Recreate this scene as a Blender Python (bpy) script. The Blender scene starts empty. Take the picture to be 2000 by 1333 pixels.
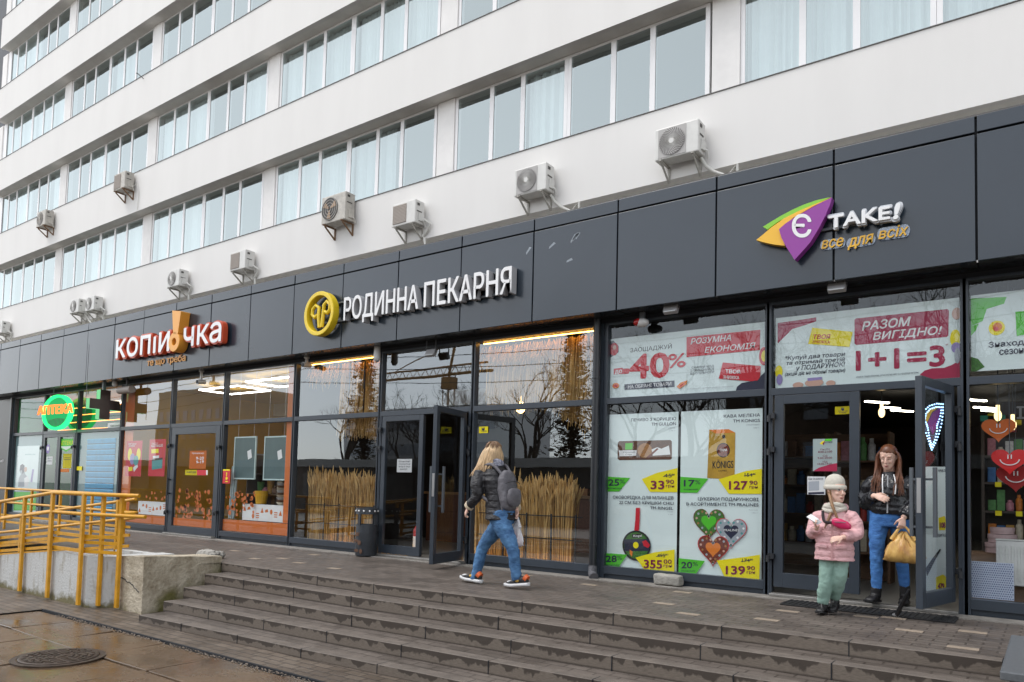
import bpy, bmesh, math, random
from mathutils import Vector, Matrix
from math import radians, sin, cos, pi
random.seed(7)
C = bpy.context.scene.collection
S = bpy.context.scene

# ---------------------------------------------------------------- camera, world, sun, exposure
RT = Vector((0.80977931, 0.58614943, 0.02619764)); UP = Vector((0.01103673, -0.0598591, 0.99814582)); FW = Vector((-0.58663077, 0.8079887, 0.05494183))
FPX, CX, CY, EYE = 1450.0, 1000.0, 880.1366, Vector((0, 0, 1.1))
cam = bpy.data.cameras.new("camera"); co = bpy.data.objects.new("camera", cam); C.objects.link(co)
M = Matrix((RT, UP, -FW)).transposed().to_4x4(); M.translation = EYE
co.matrix_world = M
cam.sensor_width = 36; cam.lens = FPX / 2000 * 36; cam.shift_y = (CY - 666.5) / 2000
cam.clip_start = .1; cam.clip_end = 600
S.camera = co

SUN_EL, SUN_AZ = radians(63), radians(228)      # azimuth measured clockwise from +Y
w = bpy.data.worlds.new("World"); S.world = w; w.use_nodes = True
nt = w.node_tree; bg = nt.nodes['Background']
sky = nt.nodes.new('ShaderNodeTexSky'); sky.sky_type = 'NISHITA'; sky.sun_disc = False
sky.sun_elevation = SUN_EL; sky.sun_rotation = SUN_AZ; sky.air_density = 1.0; sky.dust_density = .7; sky.ozone_density = 1.0
hs = nt.nodes.new('ShaderNodeHueSaturation'); hs.inputs['Saturation'].default_value = .20
nt.links.new(sky.outputs[0], hs.inputs['Color']); nt.links.new(hs.outputs[0], bg.inputs['Color'])
bg.inputs['Strength'].default_value = .15
sl = bpy.data.lights.new("sun", 'SUN'); sl.energy = .75; sl.angle = radians(26); sl.color = (1, .965, .92)
so = bpy.data.objects.new("sun", sl); C.objects.link(so)
sd = Vector((sin(SUN_AZ) * cos(SUN_EL), cos(SUN_AZ) * cos(SUN_EL), sin(SUN_EL)))
so.rotation_euler = sd.to_track_quat('Z', 'Y').to_euler(); so.location = sd * 40
S.view_settings.view_transform = 'Standard'; S.view_settings.look = 'None'; S.view_settings.exposure = 1.15; S.view_settings.gamma = 1
try:
    S.cycles.use_denoising = True; S.cycles.denoiser = 'OPENIMAGEDENOISE'
    S.cycles.max_bounces = 10; S.cycles.transparent_max_bounces = 16; S.cycles.sample_clamp_indirect = 6
    S.cycles.caustics_reflective = False; S.cycles.caustics_refractive = False
except Exception: pass

# ---------------------------------------------------------------- helpers
def ray(px, py):
    return (RT * ((px - CX) / FPX) + UP * ((CY - py) / FPX) + FW)
def P(px, py, Y):                      # the point of the plane y = Y seen at a pixel of the 2000 px photograph
    d = ray(px, py); return EYE + d * (Y / d.y)
def PZ(px, py, Z):
    d = ray(px, py); return EYE + d * ((Z - EYE.z) / d.z)

WLOC = {}
def empty(name, loc=(0, 0, 0)):
    o = bpy.data.objects.new(name, None); C.objects.link(o); o.location = loc; o.empty_display_size = .2
    WLOC[o.name] = Vector(loc); return o
def tag(o, label=None, cat=None, group=None, kind=None):
    if label: o['label'] = label
    if cat: o['category'] = cat
    if group: o['group'] = group
    if kind: o['kind'] = kind
    return o
def thing(name, label, cat, loc=(0, 0, 0), group=None):
    return tag(empty(name, loc), label, cat, group)
def children(o): return list(o.children)
def copy_tree(o, parent=None):
    c = o.copy(); C.objects.link(c); c.parent = parent
    WLOC[c.name] = WLOC.get(o.name, Vector())
    for ch in children(o): copy_tree(ch, c)
    return c

class MB:
    def __init__(s): s.v = []; s.f = []; s.m = []
    def face(s, pts, mi=0):
        n = len(s.v); s.v += [tuple(p) for p in pts]; s.f.append(tuple(range(n, n + len(pts)))); s.m.append(mi); return s
    def raw(s, vs, fs, mi=0):
        n = len(s.v); s.v += [tuple(p) for p in vs]; s.f += [tuple(i + n for i in f) for f in fs]; s.m += [mi] * len(fs); return s
    def box(s, x0, x1, y0, y1, z0, z1, mi=0):
        vs = [(x, y, z) for z in (z0, z1) for y in (y0, y1) for x in (x0, x1)]
        return s.raw(vs, [(0, 2, 3, 1), (4, 5, 7, 6), (0, 1, 5, 4), (2, 6, 7, 3), (0, 4, 6, 2), (1, 3, 7, 5)], mi)
    def obox(s, c, ax, ay, az, mi=0):       # centre and three half axes
        c, ax, ay, az = map(Vector, (c, ax, ay, az))
        vs = [c + ax * i + ay * j + az * k for k in (-1, 1) for j in (-1, 1) for i in (-1, 1)]
        return s.raw(vs, [(0, 2, 3, 1), (4, 5, 7, 6), (0, 1, 5, 4), (2, 6, 7, 3), (0, 4, 6, 2), (1, 3, 7, 5)], mi)
    def tube(s, pts, r, n=8, mi=0, cap=True, squash=None, ref=None):
        pts = [Vector(p) for p in pts]; rs = r if isinstance(r, (list, tuple)) else [r] * len(pts)
        vs = []; prev = None
        for i, p in enumerate(pts):
            t = (pts[min(i + 1, len(pts) - 1)] - pts[max(i - 1, 0)])
            if t.length < 1e-9: t = Vector((0, 0, 1))
            t.normalize()
            a = prev if prev is not None else Vector(ref or ((0, 0, 1) if abs(t.z) < .9 else (0, 1, 0)))
            u = a - t * a.dot(t)
            if u.length < 1e-6: u = t.orthogonal()
            u.normalize(); q = t.cross(u); prev = u
            k = squash[i] if squash else 1
            for j in range(n):
                an = 2 * pi * j / n; vs.append(p + u * (cos(an) * rs[i]) + q * (sin(an) * rs[i] * k))
        fs = [(i * n + j, i * n + (j + 1) % n, (i + 1) * n + (j + 1) % n, (i + 1) * n + j) for i in range(len(pts) - 1) for j in range(n)]
        if cap: fs += [tuple(range(n))[::-1], tuple(range((len(pts) - 1) * n, len(pts) * n))]
        return s.raw(vs, fs, mi)
    def prism(s, poly, y0, y1, mi=0, mside=None):      # poly of (x,z), front face at y0
        n = len(poly); a = sum(poly[i][0] * poly[(i + 1) % n][1] - poly[(i + 1) % n][0] * poly[i][1] for i in range(n))
        if a < 0: poly = poly[::-1]
        vs = [(x, y0, z) for x, z in poly] + [(x, y1, z) for x, z in poly]
        s.raw(vs, [tuple(range(n)), tuple(range(n, 2 * n))[::-1]], mi)
        return s.raw(vs, [(i, i + n, (i + 1) % n + n, (i + 1) % n) for i in range(n)], mi if mside is None else mside)
    def lathe(s, prof, c, n=16, axis='z', mi=0):
        c = Vector(c); vs = []
        for r, h in prof:
            for j in range(n):
                a = 2 * pi * j / n; x, y = r * cos(a), r * sin(a)
                vs.append(c + Vector({'z': (x, y, h), 'y': (x, h, y), 'x': (h, x, y)}[axis]))
        fs = [(i * n + j, i * n + (j + 1) % n, (i + 1) * n + (j + 1) % n, (i + 1) * n + j) for i in range(len(prof) - 1) for j in range(n)]
        fs += [tuple(range(n))[::-1], tuple(range((len(prof) - 1) * n, len(prof) * n))]
        return s.raw(vs, fs, mi)
    def ell(s, c, rx, ry, rz, n=12, m=8, mi=0):
        c = Vector(c); vs = []; 
        for i in range(m + 1):
            th = pi * i / m
            for j in range(n):
                a = 2 * pi * j / n; vs.append(c + Vector((rx * sin(th) * cos(a), ry * sin(th) * sin(a), -rz * cos(th))))
        fs = [(i * n + j, i * n + (j + 1) % n, (i + 1) * n + (j + 1) % n, (i + 1) * n + j) for i in range(m) for j in range(n)]
        return s.raw(vs, fs, mi)
    def disc(s, c, r, n=28, mi=0, y=None):             # facing -Y
        return s.face([(c[0] + r * cos(2 * pi * j / n), c[1], c[2] + r * sin(2 * pi * j / n)) for j in range(n)], mi)
    def ring(s, c, r0, r1, y0, y1, n=40, mi=0):        # annulus extruded along Y, front at y0
        vs = []
        for j in range(n):
            a = 2 * pi * j / n
            for r, y in ((r0, y0), (r1, y0), (r1, y1), (r0, y1)): vs.append((c[0] + r * cos(a), y, c[1] + r * sin(a)))
        fs = []
        for j in range(n):
            k = (j + 1) % n
            for q in range(4): fs.append((j * 4 + q, j * 4 + (q + 1) % 4, k * 4 + (q + 1) % 4, k * 4 + q))
        return s.raw(vs, fs, mi)
    def build(s, name, mats, parent=None, smooth=None, bevel=None, label=None):
        me = bpy.data.meshes.new(name); W = WLOC.get(parent.name, Vector()) if parent else Vector()
        me.from_pydata([(x - W.x, y - W.y, z - W.z) for x, y, z in s.v], [], s.f)
        if not isinstance(mats, (list, tuple)): mats = [mats]
        for m_ in mats: me.materials.append(m_)
        if len(mats) > 1: me.polygons.foreach_set('material_index', s.m)
        bm = bmesh.new(); bm.from_mesh(me)
        if smooth is not None: bmesh.ops.remove_doubles(bm, verts=bm.verts, dist=1e-5)
        bmesh.ops.recalc_face_normals(bm, faces=bm.faces); bm.to_mesh(me); bm.free()
        if smooth is not None:
            me.polygons.foreach_set('use_smooth', [True] * len(me.polygons)); me.set_sharp_from_angle(angle=radians(smooth))
        me.update()
        o = bpy.data.objects.new(name, me); C.objects.link(o)
        if parent: o.parent = parent; WLOC[o.name] = W
        if bevel:
            b = o.modifiers.new('bevel', 'BEVEL'); b.width = bevel; b.segments = 2; b.limit_method = 'ANGLE'
        if label: o['label'] = label
        return o
def struct(name, mb, mat, **k): return tag(mb.build(name, mat, **k), kind='structure')
def single(name, label, cat, mb, mat, group=None, **k): return tag(mb.build(name, mat, **k), label, cat, group)

TXT = {}
def text_geo(txt, bold=0., shear=0., ext=0., bev=0.):
    k = (txt, bold, shear, ext, bev)
    if k in TXT: return TXT[k]
    cu = bpy.data.curves.new('t', 'FONT'); cu.body = txt; cu.size = 1; cu.offset = bold; cu.shear = shear; cu.extrude = ext; cu.resolution_u = 3
    if bev: cu.bevel_depth = bev; cu.bevel_resolution = 1
    o = bpy.data.objects.new('t', cu); C.objects.link(o)
    dg = bpy.context.evaluated_depsgraph_get(); dg.update(); me = o.evaluated_get(dg).to_mesh()
    vs = [tuple(v.co) for v in me.vertices]; fs = [tuple(p.vertices) for p in me.polygons]
    o.evaluated_get(dg).to_mesh_clear(); bpy.data.objects.remove(o); bpy.data.curves.remove(cu)
    TXT[k] = (vs, fs); return TXT[k]
def put_text(mb, txt, x0, x1, zb, zt, y, mi=0, bold=0., shear=0., slope=0., depth=0., keep=False, al='l'):
    """Letters in the box x0..x1, zb..zt of the plane y, facing -Y. slope lifts the right end."""
    vs, fs = text_geo(txt, 0., shear, .05 if depth else 0.)
    if not vs: return
    a0, a1 = min(v[0] for v in vs), max(v[0] for v in vs); b0, b1 = (0, max(v[1] for v in vs)) if txt not in '*' else (min(v[1] for v in vs), max(v[1] for v in vs))
    if any(ch_ in 'ЙЇÖЁ' for ch_ in txt): b1 = .73
    sz = (zt - zb) / max(b1 - b0, 1e-6)
    if keep:
        sx = min(sz, (x1 - x0) / (a1 - a0)); wd = sx * (a1 - a0); off = {'l': 0, 'c': (x1 - x0 - wd) / 2, 'r': x1 - x0 - wd}[al]
    else: sx = (x1 - x0) / (a1 - a0); off = 0
    out = []
    for vx, vy, vz in vs:
        X = x0 + off + (vx - a0) * sx; Z = zb + (vy - b0) * sz + slope * (X - x0)
        out.append((X, y - (vz + .05) / .1 * depth if depth else y, Z))
    nd = 0 if bold <= .004 else (4 if bold < .03 else 8); b_ = bold * sz      # heavier strokes: the letters stamped again a stroke's width around
    for i in range(nd + 1):
        ox, oz = (0, 0) if i == 0 else (b_ * cos(2 * pi * i / nd), b_ * sin(2 * pi * i / nd))
        mb.raw([(X + ox, Y - .00012 * i, Z + oz) for X, Y, Z in out], fs, mi)

# ---------------------------------------------------------------- materials
MATS = {}
def mat(name, col, rough=.6, metal=0., var=0., vscale=6., bump=0., bscale=60., spec=.5, coat=0., emit=None, est=0., alpha=1., detail=4., stretch=None, var2=None, transm=0.):
    if name in MATS: return MATS[name]
    m = bpy.data.materials.new(name); m.use_nodes = True; n = m.node_tree; b = n.nodes['Principled BSDF']; MATS[name] = m
    b.inputs['Base Color'].default_value = (*col, 1); b.inputs['Roughness'].default_value = rough; b.inputs['Metallic'].default_value = metal
    b.inputs['Specular IOR Level'].default_value = spec; b.inputs['Coat Weight'].default_value = coat; b.inputs['Alpha'].default_value = alpha
    if transm: b.inputs['Transmission Weight'].default_value = transm
    if emit: b.inputs['Emission Color'].default_value = (*emit, 1); b.inputs['Emission Strength'].default_value = est
    if var or bump:
        tc = n.nodes.new('ShaderNodeTexCoord'); mp = n.nodes.new('ShaderNodeMapping'); n.links.new(tc.outputs['Object'], mp.inputs[0])
        if stretch: mp.inputs['Scale'].default_value = stretch
    if var:
        nz = n.nodes.new('ShaderNodeTexNoise'); nz.inputs['Scale'].default_value = vscale; nz.inputs['Detail'].default_value = detail; nz.inputs['Roughness'].default_value = .65
        n.links.new(mp.outputs[0], nz.inputs['Vector'])
        cr = n.nodes.new('ShaderNodeValToRGB'); e = cr.color_ramp.elements
        e[0].position = .3; e[1].position = .7
        c2 = var2 or [c * (1 - var) for c in col]
        e[0].color = (*c2, 1); e[1].color = (*[min(1, c * (1 + var * .35)) for c in col], 1)
        n.links.new(nz.outputs['Fac'], cr.inputs[0]); n.links.new(cr.outputs[0], b.inputs['Base Color'])
    if bump:
        n2 = n.nodes.new('ShaderNodeTexNoise'); n2.inputs['Scale'].default_value = bscale; n2.inputs['Detail'].default_value = 3
        n.links.new(mp.outputs[0], n2.inputs['Vector'])
        bp = n.nodes.new('ShaderNodeBump'); bp.inputs['Strength'].default_value = bump; bp.inputs['Distance'].default_value = .02
        n.links.new(n2.outputs['Fac'], bp.inputs['Height']); n.links.new(bp.outputs[0], b.inputs['Normal'])
    return m
def glass(name, tint, boost=1.0, base=.0, rough=0., wob=0., ior=1.5, mir=(.90, .96, 1)):
    m = bpy.data.materials.new(name); m.use_nodes = True; n = m.node_tree; n.nodes.remove(n.nodes['Principled BSDF']); out = n.nodes['Material Output']
    tr = n.nodes.new('ShaderNodeBsdfTransparent'); tr.inputs[0].default_value = (*tint, 1)
    gl = n.nodes.new('ShaderNodeBsdfGlossy'); gl.inputs['Roughness'].default_value = rough; gl.inputs[0].default_value = (*mir, 1)
    ge = n.nodes.new('ShaderNodeNewGeometry'); dt = n.nodes.new('ShaderNodeVectorMath'); dt.operation = 'DOT_PRODUCT'
    n.links.new(ge.outputs['Incoming'], dt.inputs[0]); n.links.new(ge.outputs['Normal'], dt.inputs[1])
    def mt(op, x, y=None, z=None):
        q = n.nodes.new('ShaderNodeMath'); q.operation = op
        for i, v in enumerate((x, y, z)):
            if v is None: continue
            if isinstance(v, (int, float)): q.inputs[i].default_value = v
            else: n.links.new(v, q.inputs[i])
        return q.outputs[0]
    f = mt('POWER', mt('SUBTRACT', 1.0, mt('ABSOLUTE', dt.outputs['Value'])), 4.0)      # Schlick-like, the same from either side
    ma = n.nodes.new('ShaderNodeMath'); ma.operation = 'MULTIPLY_ADD'; ma.use_clamp = True; ma.inputs[1].default_value = boost; ma.inputs[2].default_value = base
    mx = n.nodes.new('ShaderNodeMixShader')
    n.links.new(f, ma.inputs[0]); n.links.new(ma.outputs[0], mx.inputs[0]); n.links.new(tr.outputs[0], mx.inputs[1]); n.links.new(gl.outputs[0], mx.inputs[2]); n.links.new(mx.outputs[0], out.inputs[0])
    if wob:
        tc = n.nodes.new('ShaderNodeTexCoord'); nz = n.nodes.new('ShaderNodeTexNoise'); nz.inputs['Scale'].default_value = .9; nz.inputs['Detail'].default_value = 1
        bp = n.nodes.new('ShaderNodeBump'); bp.inputs['Strength'].default_value = wob; bp.inputs['Distance'].default_value = .05
        n.links.new(tc.outputs['Object'], nz.inputs['Vector']); n.links.new(nz.outputs['Fac'], bp.inputs['Height']); n.links.new(bp.outputs[0], gl.inputs['Normal'])
    MATS[name] = m; return m
def emis(name, col, st):
    m = bpy.data.materials.new(name); m.use_nodes = True; n = m.node_tree; n.nodes.remove(n.nodes['Principled BSDF'])
    e = n.nodes.new('ShaderNodeEmission'); e.inputs[0].default_value = (*col, 1); e.inputs[1].default_value = st
    n.links.new(e.outputs[0], n.nodes['Material Output'].inputs[0]); MATS[name] = m; return m
def srgb(r, g, b):
    f = lambda c: ((c / 255 + .055) / 1.055) ** 2.4 if c > 10 else c / 255 / 12.92
    return (f(r), f(g), f(b))

def plaster():
    m = mat('white_plaster', (.70, .695, .69), rough=.85, bump=.12, bscale=90)
    n = m.node_tree; b = n.nodes['Principled BSDF']
    tc = n.nodes.new('ShaderNodeTexCoord'); mp = n.nodes.new('ShaderNodeMapping'); mp.inputs['Scale'].default_value = (1.3, 1, .25)
    n.links.new(tc.outputs['Object'], mp.inputs[0])
    nz = n.nodes.new('ShaderNodeTexNoise'); nz.inputs['Scale'].default_value = .8; nz.inputs['Detail'].default_value = 6; nz.inputs['Roughness'].default_value = .6
    n.links.new(mp.outputs[0], nz.inputs['Vector'])
    cr = n.nodes.new('ShaderNodeValToRGB'); e = cr.color_ramp.elements; e[0].position = .25; e[0].color = (.68, .662, .64, 1); e[1].position = .6; e[1].color = (.715, .698, .675, 1)
    n.links.new(nz.outputs['Fac'], cr.inputs[0]); n.links.new(cr.outputs[0], b.inputs['Base Color'])
    return m
WHITE = plaster()
SOFF = mat('soffit_render', (.76, .74, .70), rough=.9, var=.10, vscale=2)
PVC = mat('white_pvc', (.82, .81, .81), rough=.4, var=.06, vscale=1.5)
PIER = mat('pier_plaster', (.78, .76, .74), rough=.8, var=.08, vscale=2)
FLASH = mat('dark_flashing', (.09, .085, .08), rough=.5)
FASC = mat('slate_panel', (.021, .032, .046), rough=.24, metal=.0, var=.10, vscale=.6, spec=.6)
JOINT = mat('joint_black', (.006, .008, .012), rough=.7)
SOFP = mat('soffit_panel', (.022, .024, .028), rough=.16, spec=.7)
SLATE = mat('slate_frame', (.040, .051, .066), rough=.34, var=.12, vscale=3)
RUB = mat('black_rubber', (.012, .012, .013), rough=.7, bump=.3, bscale=120)
DARK = mat('dark_interior', (.03, .028, .026), rough=.8)
GUP = glass('upper_glass', (.80, .88, .89), boost=.5, base=.32, wob=.02, mir=(.84, .93, .92))
GSHOP = glass('shop_glass', (.93, .95, .95), boost=.7, base=.055, wob=.03)
GBAK = glass('bakery_glass', (.92, .94, .95), boost=.75, base=.16, wob=.03)
CONC = mat('weathered_concrete', (.36, .345, .31), rough=.9, var=.35, vscale=3.5, bump=.6, bscale=25)
STEEL = mat('brushed_steel', (.5, .5, .5), rough=.35, metal=1)
YELLOW = mat('yellow_paint', (.70, .34, .012), rough=.42, var=.25, vscale=7, bump=.15, bscale=40)
# ---------------------------------------------------------------- paving materials
def brickmat(name, c1, c2, mortar, bw, bh, rough=.7, bump=.5, scale=1., rot=0., wet=None, rare=None):
    m = bpy.data.materials.new(name); m.use_nodes = True; n = m.node_tree; b = n.nodes['Principled BSDF']; L = n.links.new
    tc = n.nodes.new('ShaderNodeTexCoord'); mp = n.nodes.new('ShaderNodeMapping'); mp.inputs['Rotation'].default_value = (0, 0, rot); L(tc.outputs['Object'], mp.inputs[0])
    br = n.nodes.new('ShaderNodeTexBrick'); br.inputs['Scale'].default_value = scale; br.inputs['Brick Width'].default_value = bw; br.inputs['Row Height'].default_value = bh
    br.inputs['Mortar Size'].default_value = .009; br.inputs['Mortar Smooth'].default_value = .3; br.inputs['Bias'].default_value = -.1
    br.inputs['Color1'].default_value = (*c1, 1); br.inputs['Color2'].default_value = (*c2, 1); br.inputs['Mortar'].default_value = (*mortar, 1)
    L(mp.outputs[0], br.inputs['Vector'])
    nz = n.nodes.new('ShaderNodeTexNoise'); nz.inputs['Scale'].default_value = 1.6; nz.inputs['Detail'].default_value = 7; nz.inputs['Roughness'].default_value = .7; L(tc.outputs['Object'], nz.inputs['Vector'])
    mr = n.nodes.new('ShaderNodeMapRange'); mr.inputs[1].default_value = .3; mr.inputs[2].default_value = .72; mr.inputs[3].default_value = .58; mr.inputs[4].default_value = 1.18; L(nz.outputs['Fac'], mr.inputs[0])
    mul = n.nodes.new('ShaderNodeMixRGB'); mul.blend_type = 'MULTIPLY'; mul.inputs[0].default_value = 1; L(br.outputs['Color'], mul.inputs[1]); L(mr.outputs[0], mul.inputs[2])
    L(mul.outputs[0], b.inputs['Base Color'])
    n3 = n.nodes.new('ShaderNodeTexNoise'); n3.inputs['Scale'].default_value = 70; n3.inputs['Detail'].default_value = 3; L(tc.outputs['Object'], n3.inputs['Vector'])
    ad = n.nodes.new('ShaderNodeMath'); ad.operation = 'MULTIPLY_ADD'; ad.inputs[1].default_value = -1.5; L(br.outputs['Fac'], ad.inputs[0]); L(n3.outputs['Fac'], ad.inputs[2])
    bp = n.nodes.new('ShaderNodeBump'); bp.inputs['Strength'].default_value = bump; bp.inputs['Distance'].default_value = .006; L(ad.outputs[0], bp.inputs['Height']); L(bp.outputs[0], b.inputs['Normal'])
    r2 = n.nodes.new('ShaderNodeMapRange'); r2.inputs[1].default_value = .35; r2.inputs[2].default_value = .65; r2.inputs[3].default_value = rough - .28; r2.inputs[4].default_value = rough; L(nz.outputs['Fac'], r2.inputs[0]); L(r2.outputs[0], b.inputs['Roughness'])
    MATS[name] = m; return m
PAVE = brickmat('plaza_pavers', (.112, .092, .077), (.150, .125, .106), (.066, .053, .043), .22, .11)
PAVE2 = brickmat('low_pavers', (.115, .089, .067), (.175, .140, .108), (.045, .035, .028), .22, .11, rough=.6)
def slabmat():
    m = bpy.data.materials.new('wet_slab'); m.use_nodes = True; n = m.node_tree; b = n.nodes['Principled BSDF']; L = n.links.new
    tc = n.nodes.new('ShaderNodeTexCoord')
    nz = n.nodes.new('ShaderNodeTexNoise'); nz.inputs['Scale'].default_value = 1.1; nz.inputs['Detail'].default_value = 8; nz.inputs['Roughness'].default_value = .62; L(tc.outputs['Object'], nz.inputs['Vector'])
    cr = n.nodes.new('ShaderNodeValToRGB'); e = cr.color_ramp.elements; e[0].position = .3; e[0].color = (.058, .036, .020, 1); e[1].position = .72; e[1].color = (.170, .112, .066, 1); L(nz.outputs['Fac'], cr.inputs[0])
    n3 = n.nodes.new('ShaderNodeTexNoise'); n3.inputs['Scale'].default_value = 55; n3.inputs['Detail'].default_value = 4; L(tc.outputs['Object'], n3.inputs['Vector'])
    mr = n.nodes.new('ShaderNodeMapRange'); mr.inputs[1].default_value = .3; mr.inputs[2].default_value = .7; mr.inputs[3].default_value = .75; mr.inputs[4].default_value = 1.2; L(n3.outputs['Fac'], mr.inputs[0])
    mul = n.nodes.new('ShaderNodeMixRGB'); mul.blend_type = 'MULTIPLY'; mul.inputs[0].default_value = 1; L(cr.outputs[0], mul.inputs[1]); L(mr.outputs[0], mul.inputs[2]); L(mul.outputs[0], b.inputs['Base Color'])
    r2 = n.nodes.new('ShaderNodeMapRange'); r2.inputs[1].default_value = .38; r2.inputs[2].default_value = .62; r2.inputs[3].default_value = .05; r2.inputs[4].default_value = .40; L(nz.outputs['Fac'], r2.inputs[0]); L(r2.outputs[0], b.inputs['Roughness'])
    bp = n.nodes.new('ShaderNodeBump'); bp.inputs['Strength'].default_value = .25; bp.inputs['Distance'].default_value = .004; L(n3.outputs['Fac'], bp.inputs['Height']); L(bp.outputs[0], b.inputs['Normal'])
    MATS['wet_slab'] = m; return m
SLAB = slabmat()
DIRT = mat('damp_dirt', (.055, .043, .033), rough=.8, var=.4, vscale=5, bump=.5, bscale=50)
GRIT = mat('pale_grit', (.33, .27, .215), rough=.9, var=.4, vscale=30, bump=.8, bscale=80)
def risermat():
    m = bpy.data.materials.new('stained_riser'); m.use_nodes = True; n = m.node_tree; b = n.nodes['Principled BSDF']; L = n.links.new
    uv = n.nodes.new('ShaderNodeUVMap'); sp = n.nodes.new('ShaderNodeSeparateXYZ'); L(uv.outputs[0], sp.inputs[0])     # u along the step in metres, v 0 foot .. 1 nose
    cb = n.nodes.new('ShaderNodeCombineXYZ'); L(sp.outputs[0], cb.inputs[0]); 
    mv = n.nodes.new('ShaderNodeMath'); mv.operation = 'MULTIPLY'; mv.inputs[1].default_value = .06; L(sp.outputs[1], mv.inputs[0]); L(mv.outputs[0], cb.inputs[1])
    oi = n.nodes.new('ShaderNodeObjectInfo'); om = n.nodes.new('ShaderNodeMath'); om.operation = 'MULTIPLY'; om.inputs[1].default_value = 40; L(oi.outputs['Random'], om.inputs[0]); L(om.outputs[0], cb.inputs[2])
    nz = n.nodes.new('ShaderNodeTexNoise'); nz.inputs['Scale'].default_value = 5.5; nz.inputs['Detail'].default_value = 3.5; nz.inputs['Roughness'].default_value = .6; L(cb.outputs[0], nz.inputs['Vector'])
    a = n.nodes.new('ShaderNodeMath'); a.operation = 'MULTIPLY_ADD'; a.inputs[1].default_value = 2.6; L(nz.outputs['Fac'], a.inputs[0]); L(sp.outputs[1], a.inputs[2])
    mr = n.nodes.new('ShaderNodeMapRange'); mr.inputs[1].default_value = 1.88; mr.inputs[2].default_value = 2.02; L(a.outputs[0], mr.inputs[0])
    # darker line along the foot as well
    f = n.nodes.new('ShaderNodeMapRange'); f.inputs[1].default_value = .16; f.inputs[2].default_value = .04; L(sp.outputs[1], f.inputs[0])
    mx = n.nodes.new('ShaderNodeMath'); mx.operation = 'MAXIMUM'; L(mr.outputs[0], mx.inputs[0]); L(f.outputs[0], mx.inputs[1])
    n2 = n.nodes.new('ShaderNodeTexNoise'); n2.inputs['Scale'].default_value = 22; n2.inputs['Detail'].default_value = 5; L(uv.outputs[0], n2.inputs['Vector'])
    cr = n.nodes.new('ShaderNodeValToRGB'); e = cr.color_ramp.elements; e[0].position = .3; e[0].color = (.115, .092, .073, 1); e[1].position = .7; e[1].color = (.180, .150, .122, 1); L(n2.outputs['Fac'], cr.inputs[0])
    mix = n.nodes.new('ShaderNodeMixRGB'); mix.inputs[2].default_value = (.052, .040, .031, 1); L(mx.outputs[0], mix.inputs[0]); L(cr.outputs[0], mix.inputs[1]); L(mix.outputs[0], b.inputs['Base Color'])
    # joints between kerb stones, one a metre
    b.inputs['Roughness'].default_value = .75
    bp = n.nodes.new('ShaderNodeBump'); bp.inputs['Strength'].default_value = .4; bp.inputs['Distance'].default_value = .005; L(n2.outputs['Fac'], bp.inputs['Height']); L(bp.outputs[0], b.inputs['Normal'])
    return m
RISER = risermat()
NOSE = mat('kerb_stone', (.150, .125, .105), rough=.7, var=.35, vscale=5, bump=.4, bscale=60)
PALEB = mat('pale_paver', (.31, .25, .19), rough=.7, var=.2, vscale=12, bump=.2)

# ---------------------------------------------------------------- ground, plaza
ZG = -.57
g = MB(); g.face([(-400, -400, ZG - .03), (400, -400, ZG - .03), (400, 400, ZG - .03), (-400, 400, ZG - .03)])
struct('ground', g, mat('street_grey', (.34, .325, .30), rough=.85, var=.3, vscale=1.5, bump=.3, bscale=20))
# wet concrete slabs of the lower pavement: real slabs, each a little out of level
g = MB(); rs = random.Random(3)
ys = [-6.5, -5.5, -4.5, -3.5, -2.5, -1.5, -.45, .55, 1.55, 2.55, 3.52, 4.24]
for j in range(len(ys) - 1):
    x = -10.45 - (.3 if j % 2 else 0)
    if ys[j + 1] < 3.6: x -= 6
    while x < 8:
        wd = rs.choice([.95, 1.0, 1.05, 1.0]); a = [rs.uniform(-.012, .006) for _ in range(4)]
        p = .012; x0, x1, y0, y1 = x + p, x + wd - p, ys[j] + p, ys[j + 1] - p
        jit = lambda: rs.uniform(-.012, .012)
        t = [(x0 + jit(), y0 + jit(), ZG + a[0]), (x1 + jit(), y0 + jit(), ZG + a[1]), (x1 + jit(), y1 + jit(), ZG + a[2]), (x0 + jit(), y1 + jit(), ZG + a[3])]
        bt = [(q[0], q[1], ZG - .08) for q in t]
        if not (abs(x0 + .5 + 7.65) < .0): g.raw(t + bt, [(0, 1, 2, 3), (4, 5, 1, 0), (5, 6, 2, 1), (6, 7, 3, 2), (7, 4, 0, 3)])
        x += wd
struct('pavement', g, SLAB, bevel=.006)
g = MB(); g.face([(-30, 3.55, ZG + .004), (-10.47, 3.55, ZG + .004), (-10.47, 4.28, ZG + .004), (12, 4.28, ZG + .004), (12, 5.3, ZG + .004), (-30, 5.3, ZG + .004)])
struct('path', g, PAVE2)
g = MB()                                     # kerb line between the slabs and the brick strip, grit washed against it
g.box(-10.45, 12, 4.262, 4.29, ZG - .05, ZG + .012, 0)
x = -9.9
while x < 4:
    for _ in range(26):
        px_, py_ = x + rs.uniform(0, .25), 4.255 - abs(rs.gauss(0, .045)); r = rs.uniform(.003, .011)
        g.ell((px_, py_, ZG + .004), r, r * .8, r * .6, 5, 3, 1)
    x += .25
struct('kerb', g, [JOINT, GRIT])

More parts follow.
